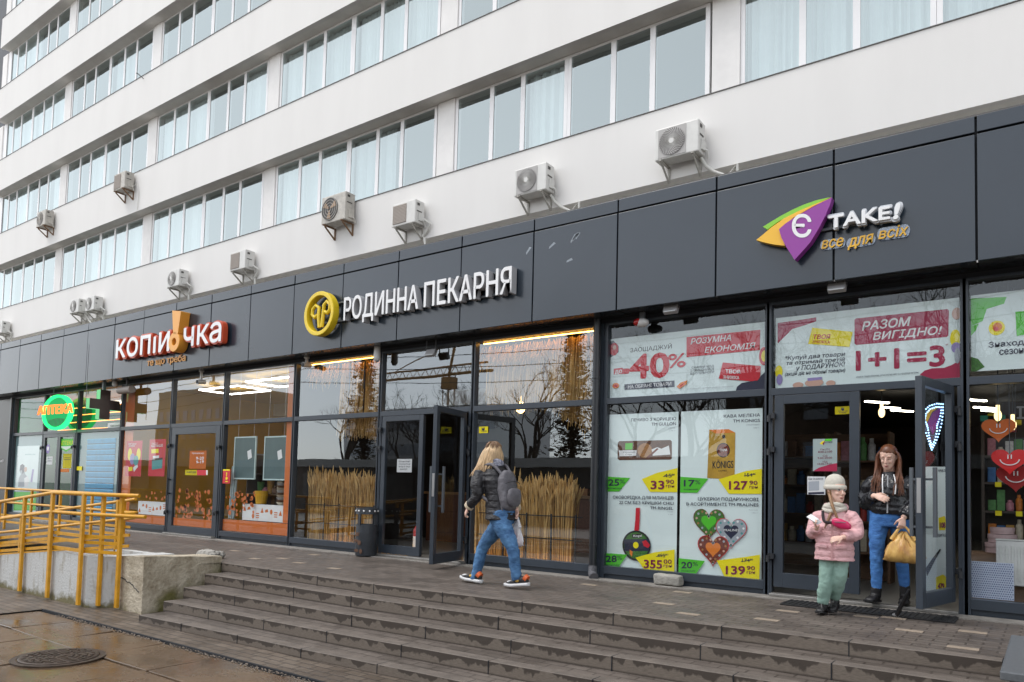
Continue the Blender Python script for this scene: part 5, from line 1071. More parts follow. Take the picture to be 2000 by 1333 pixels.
# ---------------------------------------------------------------- bakery: wheat sheaves, racks, thatch
STRAW = [mat('straw_a', (.62, .36, .10), rough=.7, var=.25, vscale=9), mat('straw_b', (.74, .48, .18), rough=.7, var=.25, vscale=9), mat('straw_c', (.44, .24, .07), rough=.7, var=.25, vscale=9)]
def sheaf(x0, x1, label, y=8.92, h=1.22, n=190, seed=0):
    rs = random.Random(seed); mb = MB()
    for i in range(n):
        x = x0 + (x1 - x0) * rs.random(); d = y + rs.uniform(-.09, .09); hh = h + rs.gauss(-.03, .085); mid = .55
        lx = (x - (x0 + x1) / 2) * .34 + rs.gauss(0, .055); ly = rs.gauss(0, .03); z0 = .045
        pts = [(x, d, z0), (x + lx * .1, d, mid), (x + lx * .55, d + ly * .5, hh - .16), (x + lx, d + ly, hh)]
        m_ = rs.choice((0, 0, 1, 2)); mb.tube(pts[:3], [.006, .006, .0045], 3, m_, cap=False)
        mb.tube([pts[2], tuple((Vector(pts[2]) + Vector(pts[3])) / 2), pts[3]], [.006, .015, .003], 4, rs.choice((0, 1, 1)), cap=False)
    return single('wheat_sheaf', label, 'wheat sheaf', mb, STRAW, 'wheat sheaves in the bakery windows')
sx = [P(q, 1000, 8.9).x for q in (605, 634, 663, 695, 735)]
for i, nm in enumerate(('first', 'second', 'third', 'fourth')): sheaf(sx[i] + .02, sx[i + 1] - .03, '%s wheat sheaf from the ochre shop in the bakery window with the bin' % nm, seed=i, h=1.27 if i else 1.30)
sx = [P(q, 1000, 8.9).x for q in (930, 985, 1030, 1078, 1124, 1150)]
for i, nm in enumerate(('first', 'second', 'third', 'fourth')): sheaf(sx[i] + .02, sx[i + 1] - .02, '%s wheat sheaf from the open bakery door in the window behind the walking woman' % nm, seed=10 + i, h=1.22)
def rack(x0, x1, label, xs):
    t = thing('metal_rack', label, 'rack', ((x0 + x1) / 2, 8.8, .05)); 
    for z in (.44, .76): mb = MB(); mb.box(x0, x1, 8.775, 8.79, z, z + .015); mb.build('bar', BLK, t)
    for x in xs: mb = MB(); mb.box(x - .012, x + .012, 8.76, 8.774, .05, .80); mb.build('post', BLK, t)
xs1 = [P(q, 1000, 8.78).x for q in (634, 663, 695, 731)]; rack(P(575, 1000, 8.78).x, P(735, 1000, 8.78).x, 'thin black rod rack holding the wheat beside the bin', xs1)
xs2 = [P(q, 1000, 8.78).x for q in (985, 1030, 1078, 1126)]; rack(P(935, 1000, 8.78).x, P(1138, 1000, 8.78).x, 'thin black rod rack holding the wheat behind the walking woman', xs2)
def thatch(x0, x1, z0, z1, label, n, y=8.85, seed=0, slope=0.):
    rs = random.Random(seed); mb = MB()
    for i in range(n):
        u = rs.random(); x = x0 + (x1 - x0) * u; zt = z1 + rs.uniform(-.03, .02); zb = z0 + rs.gauss(0, .07) + slope * (1 - u); d = y + rs.uniform(-.05, .05)
        if rs.random() < .55: zt = zb + (z1 - zb) * rs.uniform(.25, .7)
        j = rs.gauss(0, .03); mb.tube([(x, d, zt), (x + j * .4, d - rs.uniform(0, .05), (zt + zb) / 2), (x + j, d - rs.uniform(0, .1), zb)], [.007, .008, .003], 3, rs.choice((0, 0, 1, 2)), cap=False)
    return single('straw_thatch', label, 'thatch', mb, STRAW)
a, b_ = P(672, 700, 8.85).x, P(745, 700, 8.85).x; thatch(a, b_, 2.0, 3.28, 'hanging straw thatch beside the bakery door', 420, seed=1, slope=.1)
a, b_ = P(1085, 700, 8.85).x, P(1165, 700, 8.85).x; thatch(a, b_, 2.0, 3.28, 'hanging straw thatch beside the drain pipe', 460, seed=2, slope=.35)
thatch(P(590, 700, 8.85).x, P(668, 700, 8.85).x, 3.02, 3.28, 'short straw fringe under the amber strip of the first bakery window', 150, seed=3)
thatch(P(940, 700, 8.85).x, P(1083, 700, 8.85).x, 3.0, 3.28, 'short straw fringe under the amber strip by the open bakery door', 220, seed=4)
for q, lab in ((682, 'first'), (711, 'second')): mb = MB(); x = P(q, 760, 8.78).x; mb.box(x - .012, x + .012, 8.775, 8.79, 2.1, 3.28); single('thatch_batten', '%s dark batten over the straw beside the bakery door' % lab, 'batten', mb, BLK)
thatch(P(955, 700, 8.95).x, P(1086, 700, 8.95).x, 2.42, 3.26, 'pale straw thatch wall filling the upper bakery window', 520, y=8.98, seed=7)
fe = thing('fire_extinguisher', 'red fire extinguisher behind the closed bakery door', 'fire extinguisher', (-8.35, 8.95, .05))
mb = MB(); mb.lathe([(.07, 0), (.075, .03), (.075, .38), (.03, .46), (.02, .5)], (-8.35, 8.95, .05), 16); mb.build('cylinder', mat('ext_red', (.45, .02, .02), rough=.3), fe, smooth=50)
mb = MB(); mb.lathe([(.0755, .1), (.077, .1), (.077, .28), (.0755, .28)], (-8.35, 8.95, .05), 16); mb.build('label_band', WHT, fe); mb = MB(); mb.box(-8.39, -8.31, 8.94, 8.96, .55, .58); mb.build('handle', BLK, fe)
bt = thing('bakery_counter', 'dark wooden counter deep in the bakery', 'counter', (-8, 11.5, .04)); mb = MB(); mb.box(-10.5, -6, 11.5, 12.0, .041, 1.0); mb.build('front', BRW, bt); mb = MB(); mb.box(-10.55, -5.95, 11.45, 12.05, 1.001, 1.05); mb.build('top', mat('counter_wood', (.25, .14, .06), rough=.4), bt)
goods(-8.6, -6.4, 11.7, 1.051, 7, 'loaf of bread on the bakery counter', 'loaves on the bakery counter', kinds='b', cols=[COOK], hs=(.09, .14), ws=(.12, .16), cat='bread', sd=9)
mb = MB(); mb.tube([(-7.25, 10.2, 3.3), (-7.25, 10.2, 2.6)], .006, 5); mb.ell((-7.25, 10.2, 2.52), .08, .08, .1, 12, 8); single('pendant_bulb', 'glowing amber pendant bulb inside the bakery', 'lamp', mb, emis('bulb_amber', (1, .6, .2), 6))

for x0, x1, lab in ((sx[0] - 3.3, sx[0] - 1.2, 'amber light strip on the floor behind the wheat by the bin'), (sx[0], sx[5], 'amber light strip on the floor behind the wheat by the walking woman')):
    mb = MB(); mb.box(x0, x1, 8.67, 8.69, .06, .09); single('glow_strip', lab, 'LED strip', mb, LEDF)

# ---------------------------------------------------------------- litter bin
bx_ = P(714, 1085, 8.33); bx_.z = 0; lb = thing('litter_bin', 'dark grey cylindrical litter bin with a scratched shell by the bakery window', 'litter bin', (bx_.x, 8.33, 0))
BIN = mat('bin_grey', (.045, .052, .062), rough=.45, var=.3, vscale=8, bump=.15, bscale=30); rB = .17
mb = MB(); mb.lathe([(rB * .92, .0), (rB, .03), (rB, .50), (rB * .96, .50), (rB * .96, .06)], (bx_.x, 8.33, .012), 28); mb.build('shell', BIN, lb, smooth=40)
mb = MB(); mb.lathe([(rB * 1.02, .66), (rB * 1.02, .76), (rB * .95, .76), (rB * .95, .66)], (bx_.x, 8.33, .012), 28); mb.build('rim', BIN, lb, smooth=40)
mb = MB()
for k in range(12):
    a = 2 * pi * k / 12; mb.ell((bx_.x + cos(a) * rB * 1.03, 8.33 + sin(a) * rB * 1.03, .725), .016, .016, .016, 8, 5)
mb.build('rivets', WHT, lb)
for a in (pi * .55, pi * 1.02, pi * 1.55, pi * 2.05): mb = MB(); mb.box(bx_.x + cos(a) * rB - .012, bx_.x + cos(a) * rB + .012, 8.33 + sin(a) * rB - .012, 8.33 + sin(a) * rB + .012, .5, .68); mb.build('strut', BIN, lb)
mb = MB(); mb.lathe([(.0, .40), (rB * .90, .43)], (bx_.x, 8.33, .012), 20); mb.build('bag', RUB, lb)
ru = MB(); rs = random.Random(1)
for _ in range(6): c = Vector((bx_.x + rs.uniform(-.05, .1), 8.33 - rB - .002, .14 + rs.uniform(-.05, .25))); ru.ell(c, rs.uniform(.02, .06), .002, rs.uniform(.01, .05), 7, 4)
ru.build('scuff', mat('rust_scuff', (.12, .06, .035), rough=.8, var=.4, vscale=30), lb)

# ---------------------------------------------------------------- things under the soffit
WPL = mat('white_plastic', (.6, .6, .59), rough=.4); GLS = mat('lamp_glass', (.75, .78, .8), rough=.08, spec=.8)
def camr(px, py, label, Y=8.42, up=.0):
    c = P(px, py, Y); t = thing('security_camera', label, 'security camera', tuple(c)); mb = MB(); mb.tube([c + Vector((0, .12, .02)), c + Vector((.03, -.06, 0))], .045, 12); mb.build('housing', WPL, t, smooth=40)
    mb = MB(); mb.box(c.x - .02, c.x + .02, c.y + .02, c.y + .06, c.z + .02, ZS); mb.lathe([(.05, 0), (.05, .02)], (c.x, c.y + .04, ZS - .021), 14); mb.build('bracket', WPL, t)
    mb = MB(); mb.lathe([(.036, 0), (.036, -.01)], tuple(c + Vector((.03, -.062, 0))), 12, 'y'); mb.build('lens', BLK, t)
camr(595, 714, 'white bullet security camera over the wheat window with the bin'); camr(389, 747, 'small dark bullet camera hanging over the ochre shop door')
def flood(px, py, label, Y=8.3):
    c = P(px, py, Y); t = thing('flood_light', label, 'flood light', tuple(c)); mb = MB(); mb.obox(c + Vector((0, 0, .0)), (.09, 0, 0), Vector((0, .03, -.015)), Vector((0, .025, .05))); mb.build('housing', mat('lamp_grey', (.35, .35, .36), rough=.4), t, bevel=.008)
    mb = MB(); mb.obox(c + Vector((0, -.033, .0)), (.075, 0, 0), Vector((0, .003, -.0015)), Vector((0, .022, .042))); mb.build('glass', GLS, t); mb = MB(); mb.box(c.x - .1, c.x - .092, c.y - .01, c.y + .01, c.z, ZS); mb.box(c.x + .092, c.x + .1, c.y - .01, c.y + .01, c.z, ZS); mb.build('bracket', RAIL, t)
flood(1311, 604, 'small flood light under the soffit over the minus forty banner'); flood(1635, 561, 'small flood light under the soffit below the leaf sign'); flood(842, 690, 'grey box flood light above the bakery doorway', 8.45)
c = P(1253, 631, 8.4); t = thing('siren_lamp', 'red and white alarm siren lamp by the drain pipe under the soffit', 'alarm', tuple(c)); mb = MB(); mb.ell(c, .10, .06, .055, 16, 10); mb.build('dome', WPL, t, smooth=80); mb = MB(); mb.ell(c + Vector((-.045, -.006, .008)), .062, .062, .052, 14, 10); mb.build('red_lens', mat('lens_red', (.35, .01, .01), rough=.2), t, smooth=80); mb = MB(); mb.box(c.x - .03, c.x + .03, c.y, c.y + .05, c.z, ZS); mb.build('bracket', RAIL, t)
for px, py, lab in ((736, 704, 'tiny white motion sensor above the bakery door post'), (224, 754, 'round white sensor under the soffit beside the pharmacy cross')):
    c = P(px, py, 8.4); t = thing('motion_sensor', lab, 'sensor', tuple(c)); mb = MB(); mb.lathe([(.05, 0), (.06, .03), (.05, ZS - c.z)], tuple(c), 14); mb.build('body', WPL, t); mb = MB(); mb.ell(c, .04, .04, .03, 10, 6); mb.build('eye', GREYP, t)
c = P(246, 762, 8.42); t = thing('wall_lamp', 'long oval white lamp housing over the red poster window', 'lamp', tuple(c)); mb = MB(); mb.tube([c + Vector((-.28, 0, 0)), c + Vector((.28, 0, 0))], .085, 14); mb.build('shade', mat('lamp_putty', (.35, .31, .28), rough=.5), t, smooth=40); mb = MB(); mb.box(c.x - .02, c.x + .02, c.y, c.y + .04, c.z, ZS); mb.build('bracket', RAIL, t)

# ---------------------------------------------------------------- grocery interior
def bulb(px, py, label, Y=9.3):
    c = P(px, py, Y); t = thing('pendant_bulb', label, 'lamp', tuple(c)); mb = MB(); mb.ell(c, .035, .035, .06, 12, 8); mb.lathe([(.018, .05), (.018, .11)], tuple(c), 10); mb.build('bulb', emis('bulb_glow%d' % px, (1, .72, .35), 1.2), t, smooth=60); mb = MB(); mb.tube([c + Vector((0, 0, .1)), (c.x, c.y, 3.3)], .005, 5); mb.build('cord', RAIL, t)
bulb(1722, 806, 'amber bulb hanging in the grocery doorway'); bulb(1949, 812, 'amber bulb hanging above the orange heart'); bulb(1978, 830, 'amber bulb hanging between orange and red heart', 9.6)
def heart(px, py, r, m_, label, Y=8.85):
    c = P(px, py, Y); t = thing('hanging_heart', label, 'heart sign', tuple(c)); pl = [(c.x + r * (16 * sin(a) ** 3) / 16, c.z + r * .85 * (13 * cos(a) - 5 * cos(2 * a) - 2 * cos(3 * a) - cos(4 * a)) / 15) for a in [2 * pi * i / 44 for i in range(44)]]
    mb = MB(); mb.prism(pl, Y, Y + .012); mb.build('heart', m_, t); mb = MB(); y = Y - .004
    mb.tube([(c.x + r * .52 * cos(a), y, c.z + r * .10 + r * .42 * sin(a)) for a in [pi * 1.05 + pi * .9 * i / 14 for i in range(15)]], r * .035, 5)
    for q in (-.09, .09): mb.tube([(c.x + r * q, y, c.z + r * .35), (c.x + r * q, y, c.z + r * .08)], r * .035, 5)
    mb.build('smile', WHT, t); mb = MB(); mb.tube([(c.x, Y + .006, c.z + r * .4), (c.x, Y + .006, 3.3)], .003, 4); mb.build('string', RAIL, t)
heart(1950, 838, .145, mat('heart_orange', (.60, .12, .01), rough=.4), 'orange smiling paper heart, highest of the three'); heart(1972, 899, .155, mat('heart_red', (.62, .008, .008), rough=.4), 'bright red smiling paper heart, middle of the three', 8.80); heart(1984, 932, .165, mat('heart_dark', (.32, .006, .006), rough=.4), 'dark red smiling paper heart, lowest of the three', 8.95)
WOOD = mat('shop_wood', (.15, .08, .04), rough=.6, var=.35, vscale=5, stretch=(1, 1, 6))
for x0, x1, y, zs, lab in ((-3.9, -2.7, 12.2, [.4, .85, 1.3, 1.75], 'wooden goods rack behind the closed grocery door'), (-2.45, -1.7, 10.6, [.4, .8, 1.2, 1.6], 'wooden jar rack just inside the grocery door'), (-.3, 1.4, 11.8, [.4, .85, 1.3, 1.75], 'wooden toy rack behind the hanging hearts'), (.25, 1.4, 9.6, [.55, 1.0], 'low wooden rack with bowls beside the radiator')):
    shelf(x0, x1, y, zs, lab, WOOD)
for x0, x1, y, zs, lab, gr, sd in ((-3.85, -2.75, 12.35, (.4, .85, 1.3, 1.75), 'packet or jar on the rack behind the closed grocery door', 'goods behind the closed grocery door', 40), (-2.4, -1.75, 10.75, (.4, .8, 1.2, 1.6), 'jar or box on the rack just inside the grocery door', 'goods just inside the grocery door', 50), (-.25, 1.35, 11.95, (.4, .85, 1.3, 1.75), 'toy box or jar on the rack behind the hanging hearts', 'goods behind the hanging hearts', 60)):
    for j, z in enumerate(zs): goods(x0, x1, y, z + .026, 8 if x1 - x0 > .9 else 6, lab, gr, sd=sd + j, hs=(.14, .32))
shelf(-.60, .20, 9.9, [.35, .68, 1.0, 1.32, 1.62], 'crowded dark goods rack under the hanging hearts', mat('rack_dark', (.05, .035, .025), rough=.6))
for j, z in enumerate((.35, .68, 1.0, 1.32, 1.62)): goods(-.58, .18, 10.05, z + .026, 9, 'small toy or packet on the crowded dark rack under the hearts', 'goods on the crowded dark rack', sd=80 + j, hs=(.10, .24), kinds='bjb', ws=(.03, .05))
for j, z in enumerate((.35, .68, 1.0, 1.32)): 
    for i in range(4): mb = MB(); x = -.5 + i * .19; mb.box(x, x + .06, 9.885, 9.895, z - .03, z + .025); single('price_tag', 'small yellow price tag on the edge of the crowded dark rack', 'price tag', mb, YEL, 'price tags on the crowded dark rack')
tb = thing('stacked_toy', 'green and yellow toy blocks on top of the crowded rack', 'toy', (-.45, 9.95, 1.9))
for i, (x, z, w_, h_, m_) in enumerate(((-.52, 1.90, .05, .22, 5), (-.52, 2.03, .12, .07, 4), (-.34, 1.98, .09, .06, 5), (-.36, 1.90, .06, .075, 1))): mb = MB(); mb.box(x - w_, x + w_, 9.92, 10.02, z + i * .001, z + h_); mb.build('block', [mat('toy_yellow', (.6, .5, .02), rough=.4), mat('toy_red', (.35, .03, .06), rough=.4), mat('toy_teal', (.02, .30, .24), rough=.4)][(0, 2, 0, 1)[i]], tb, bevel=.008)
goods(.3, 1.35, 9.78, .576, 4, 'pale bowl on the low wooden rack beside the radiator', 'bowls beside the radiator', kinds='p', cols=[GC[3], GC[5]], hs=(.1, .16), ws=(.12, .15), cat='bowl', sd=70)
rad = thing('radiator', 'white ribbed panel radiator under the grocery window', 'radiator', (.35, 8.85, .2)); a, b_ = P(1945, 1083, 8.85), P(2060, 1150, 8.85); mb = MB(); mb.box(a.x, 1.2, 8.86, 8.93, .30, .74); mb.build('panel', WPL, rad, bevel=.01); mb = MB(); n = int((1.2 - a.x) / .05)
for i in range(n): mb.box(a.x + .03 + i * .05, a.x + .052 + i * .05, 8.852, 8.859, .35, .69)
mb.build('ribs', SHW, rad); mb = MB(); mb.box(a.x - .002, 1.202, 8.855, 8.935, .741, .755); mb.build('grille', SHW, rad)
pb = MB(); a, b_ = P(1893, 1110, 8.70), P(1981, 1170, 8.70); pb.box(a.x, b_.x, 8.665, 8.70, .175, .53, 0)
nx, nz = 20, 16; dx, dz = (b_.x - a.x) / nx, .35 / nz
for i in range(nx):
    for j in range(nz):
        x, z = a.x + (i + .5 + (.5 if j % 2 else 0)) * dx, .178 + (j + .5) * dz
        if x + dx * .4 < b_.x: pb.face([(x - dx * .38, 8.664, z), (x, 8.664, z - dz * .38), (x + dx * .38, 8.664, z), (x, 8.664, z + dz * .38)], 1)
single('patterned_box', 'flat blue and white patterned box standing against the grocery window', 'box', pb, [mat('pattern_pale', (.45, .50, .62), rough=.5), mat('pattern_blue', (.07, .10, .22), rough=.5)])
gb = thing('hat_box', 'stack of round pale pink gift boxes above the radiator', 'gift box', (.02, 9.2, .75)); c = P(1958, 1082, 9.2)
for r, z0, z1 in ((.15, .60, .70), (.125, .705, .79), (.105, .795, .86)): mb = MB(); mb.lathe([(r, z0), (r, z1 - .04), (r * 1.04, z1 - .04), (r * 1.04, z1)], (c.x, 9.2, 0), 26); mb.build('box', mat('box_pink', (.42, .30, .30), rough=.5), gb, smooth=30)
mb = MB(); mb.box(c.x - .35, c.x + .35, 9.0, 9.42, .04, .597); single('display_cube', 'dark display cube under the round gift boxes', 'display stand', mb, WOOD)
mb = MB(); mb.box(.75, 1.5, 9.05, 9.1, .95, 1.6); single('red_board', 'red display board beside the dark red heart', 'board', mb, mat('board_red', (.32, .012, .01), rough=.6))
isg = thing('shop_interior_sign', 'dark interior sign with white lettering for games', 'sign', (.3, 12.3, 1.75)); mb = MB(); mb.box(-.5, 2.6, 11.7, 11.72, 2.15, 2.45); mb.build('board', mat('sign_bronze', (.10, .075, .055), rough=.4), isg); mb = MB(); a = P(1987, 880, 11.69); put_text(mb, 'ІГРАШКИ', a.x, a.x + 1.0, 2.22, 2.38, 11.695, 0, .02); mb.build('letters', WHT, isg)
mb = MB()
p = P(1939, 884, 11.68); mb.disc((p.x, 11.695, p.z), .07); mb.build('badge', WHT, isg)
# LED leaf and price poster seen through the open door's glass
t = thing('led_leaf_sign', 'leaf shaped window sign outlined in blue white LED dots', 'sign', tuple(P(1824, 835, 8.72))); Yl = 8.72
ol = [(1842, 790), (1830, 789), (1816, 793), (1805, 803), (1800, 818), (1804, 835), (1811, 852), (1816, 868), (1820, 879), (1827, 866), (1834, 848), (1839, 828), (1842, 808)]
mb = MB(); mb.prism([(q.x, q.z) for q in (P(a, b_, Yl) for a, b_ in ol)], Yl, Yl + .02); mb.build('plate', mat('led_plate', (.03, .05, .09), rough=.3), t)
mb = MB(); mb.prism([(q.x, q.z) for q in (P(a, b_, Yl) for a, b_ in [(1838, 796), (1822, 806), (1812, 826), (1822, 850), (1832, 826)])], Yl - .006, Yl - .001); mb.build('purple_leaf', PURP, t); mb = MB(); mb.prism([(q.x, q.z) for q in (P(a, b_, Yl) for a, b_ in [(1834, 795), (1815, 802), (1806, 818), (1811, 826), (1820, 806)])], Yl - .006, Yl - .001); mb.build('amber_leaf', LAMB, t)
mb = MB(); q = [P(a, b_, Yl) for a, b_ in ol]
for off in (0, .035):
    cc = sum(q, Vector()) / len(q)
    for i in range(len(q)):
        a, b_ = q[i], q[(i + 1) % len(q)]
        for u in (0, .33, .66): w_ = a.lerp(b_, u); w_ = w_ + (cc - w_).normalized() * off; mb.ell((w_.x, Yl - .008, w_.z), .008, .006, .008, 6, 4)
mb.build('led_dots', emis('led_blue_white', (.35, .62, 1), 2.2), t)
s = Sheet(KP, 8.74).base((1806, 912), (1850, 1160), 'PAPER'); s.poly([(1833, 1012), (1845, 1008), (1849, 1020), (1846, 1036), (1834, 1036)], 'YEL').t('108', (1836, 1031), (1836, 1021), (1846, 1031), 'PLUM', .03).poly([(1828, 1128), (1842, 1122), (1849, 1128), (1849, 1155), (1828, 1158)], 'YEL').t('479', (1832, 1151), (1832, 1140), (1844, 1151), 'PLUM', .03).t('НАБІР', (1832, 922), (1832, 917), (1848, 922), 'NAVY', .01).t('ЩИПЦІ', (1832, 1048), (1832, 1043), (1848, 1048), 'NAVY', .01).poly([(1808, 1110), (1822, 1090), (1836, 1072), (1838, 1074), (1826, 1096), (1811, 1126)], 'BLK')
s.done('price_poster', 'tall price poster with tongs seen through the open grocery door', 'poster')
# door mat, door prop
p = PZ(1640, 1178, .015); dm_ = thing('door_mat', 'black ribbed rubber mat in front of the grocery door', 'door mat', (-1.6, 8.2, .005)); mb = MB(); mb.box(-2.28, -.72, 7.92, 8.32, .002, .016); mb.build('base', RUB, dm_, bevel=.004); mb = MB()
for i in range(30): mb.box(-2.27 + i * .052, -2.245 + i * .052, 7.93, 8.31, .0165, .021)
mb.build('ribs', RUB, dm_)
c0, c1 = PZ(1750, 1204, .01), P(1776, 1152, 7.78); pr = thing('door_stop', 'black metal foot stop propping the open grocery door', 'door stop', tuple(c0)); mb = MB(); mb.tube([c0, c0.lerp(c1, .75), c1], [.022, .018, .012], 8); mb.build('arm', BLK, pr); mb = MB(); mb.ell(c0 + Vector((0, 0, .01)), .035, .03, .02, 10, 6); mb.build('foot', mat('foot_grey', (.2, .2, .2), rough=.6), pr)
# ---------------------------------------------------------------- people
def ringloft(mb, rings, n=18, mi=0, power=2.0):          # ring = (centre, half axis u, half axis v)
    vs = []
    for c, u, v in rings:
        c, u, v = Vector(c), Vector(u), Vector(v)
        for j in range(n):
            a = 2 * pi * j / n; ca, sa = cos(a), sin(a); k = 2 / power
            vs.append(c + u * (abs(ca) ** k * (1 if ca >= 0 else -1)) + v * (abs(sa) ** k * (1 if sa >= 0 else -1)))
    m = len(rings); fs = [(i * n + j, i * n + (j + 1) % n, (i + 1) * n + (j + 1) % n, (i + 1) * n + j) for i in range(m - 1) for j in range(n)]
    fs += [tuple(range(n))[::-1], tuple(range((m - 1) * n, m * n))]
    mb.raw(vs, fs, mi)
def interp(pts, rs, k=6):                                 # smooth a joint chain
    out, ro = [], []
    for i in range(len(pts) - 1):
        p0, p1, p2, p3 = (Vector(pts[max(i - 1, 0)]), Vector(pts[i]), Vector(pts[i + 1]), Vector(pts[min(i + 2, len(pts) - 1)]))
        for j in range(k):
            t = j / k; out.append(.5 * ((2 * p1) + (p2 - p0) * t + (2 * p0 - 5 * p1 + 4 * p2 - p3) * t * t + (3 * p1 - p0 - 3 * p2 + p3) * t ** 3)); ro.append(rs[i] * (1 - t) + rs[i + 1] * t)
    out.append(Vector(pts[-1])); ro.append(rs[-1]); return out, ro
def limb(mb, pts, rs, k=6, n=14, fold=0., seed=0, fq=1.7):
    p, r = interp(pts, rs, k); rr = random.Random(seed)
    if fold: r = [q * (1 + fold * sin(i * fq + rr.uniform(-.4, .4))) for i, q in enumerate(r)]
    mb.tube(p, r, n)
def fuse(mb, name, m, parent, voxel=.01, smooth=3, label=None, disp=0., dsc=.07):   # one continuous surface out of overlapping lofts
    o = mb.build(name + '_raw', m); r = o.modifiers.new('r', 'REMESH'); r.mode = 'VOXEL'; r.voxel_size = voxel; r.use_smooth_shade = True
    if smooth: s = o.modifiers.new('s', 'SMOOTH'); s.iterations = smooth; s.factor = .5
    if disp: tx_ = bpy.data.textures.new('folds', 'CLOUDS'); tx_.noise_scale = dsc; tx_.noise_depth = 2; dm_ = o.modifiers.new('d', 'DISPLACE'); dm_.texture = tx_; dm_.strength = disp; dm_.mid_level = .5; dm_.texture_coords = 'GLOBAL'; s2_ = o.modifiers.new('s2', 'SMOOTH'); s2_.iterations = 1
    dg = bpy.context.evaluated_depsgraph_get(); dg.update(); me = bpy.data.meshes.new_from_object(o.evaluated_get(dg)); bpy.data.objects.remove(o)
    W = WLOC.get(parent.name, Vector()) if parent else Vector()
    me.transform(Matrix.Translation(-W)); me.name = name; me.materials.clear(); me.materials.append(m)
    me.polygons.foreach_set('use_smooth', [True] * len(me.polygons))
    q = bpy.data.objects.new(name, me); C.objects.link(q)
    if parent: q.parent = parent; WLOC[q.name] = W
    if label: q['label'] = label
    return q
class Fig:
    def __init__(s, base, face): s.B = Vector(base); s.F = Vector(face).normalized(); s.U = Vector((0, 0, 1)); s.R = s.F.cross(s.U)
    def p(s, r, f, u): return s.B + s.R * r + s.F * f + s.U * u
def head(mb, c, f, u, k=1.):                              # c: centre of the head, f: facing, u: up
    f = Vector(f).normalized(); u = (Vector(u) - f * Vector(u).dot(f)).normalized(); r = f.cross(u); q = lambda a, b_, z: Vector(c) + (r * a + f * b_ + u * z) * k
    rg = []
    for z, w, b_, fr in ((-.118, .020, .02, .082), (-.112, .034, .0, .090), (-.095, .046, -.02, .094), (-.07, .057, -.055, .094), (-.045, .063, -.075, .091), (-.01, .069, -.088, .088), (.02, .073, -.094, .090), (.05, .074, -.094, .088), (.08, .066, -.086, .074), (.10, .050, -.068, .052), (.115, .022, -.035, .018)):
        rg.append((q(0, (b_ + fr) / 2, z), r * w * k, f * (fr - b_) / 2 * k))
    ringloft(mb, rg, 20, power=2.2)
    mb.tube([q(0, .088, .012), q(0, .103, -.012), q(0, .110, -.030), q(0, .094, -.040)], [.007 * k, .010 * k, .014 * k, .010 * k], 8)    # nose
    for s in (-1, 1):
        mb.ell(q(s * .030, .082, .026), .020 * k, .014 * k, .008 * k, 8, 6)            # brow
        mb.ell(q(s * .034, .072, -.028), .020 * k, .018 * k, .020 * k, 8, 6)           # cheek
        e = MB(); mb.tube([q(s * .070, -.002, .022), q(s * .080, -.012, .010), q(s * .076, -.006, -.012), q(s * .068, .004, -.028)], [.008 * k, .010 * k, .010 * k, .006 * k], 8)   # ear
    mb.tube([q(-.018, .088, -.064), q(0, .097, -.061), q(.018, .088, -.064)], [.005 * k, .008 * k, .005 * k], 8); mb.tube([q(-.014, .087, -.074), q(0, .094, -.075), q(.014, .087, -.074)], [.005 * k, .008 * k, .005 * k], 8)
    return q, r, f, u
LIP = mat('lip', (.42, .16, .14), rough=.5); EYEW = mat('eye_white', (.62, .60, .58), rough=.25); IRIS = mat('iris_dark', (.035, .025, .02), rough=.2)
def face_bits(parent, q, r, f, u, k, brow, shut=False):
    for s in (-1, 1):
        mb = MB()
        def patch(a0, b0, w, h, off, mi, n=12): 
            vs = []
            for j in range(n):
                t = 2 * pi * j / n; a = a0 + w * cos(t); z = b0 + h * sin(t); vs.append(q(a, off - .25 * abs(a) - 3.0 * (abs(a) - .03) ** 2, z))
            mb.face(vs, mi)
        if not shut: patch(s * .031, .006, .014, .0065, .1005, 0); patch(s * .031, .006, .0062, .0062, .1015, 1)
        patch(s * .031, .0125 if not shut else .002, .0155, .0026, .1022, 1)
        mb.build('eye', [EYEW, IRIS], parent)
        mb = MB(); mb.tube([q(s * .014, .094, .023), q(s * .030, .092, .029), q(s * .048, .080, .024)], [.0022 * k, .003 * k, .0016 * k], 5); mb.build('eyebrow', brow, parent)
    mb = MB(); mb.tube([q(-.021, .089, -.067), q(-.008, .1005, -.0655), q(0, .1015, -.0675), q(.008, .1005, -.0655), q(.021, .089, -.067)], [.002 * k, .0045 * k, .005 * k, .0045 * k, .002 * k], 6); mb.tube([q(-.016, .089, -.0735), q(0, .1005, -.077), q(.016, .089, -.0735)], [.002 * k, .0055 * k, .002 * k], 6); mb.build('mouth', LIP, parent, smooth=80)
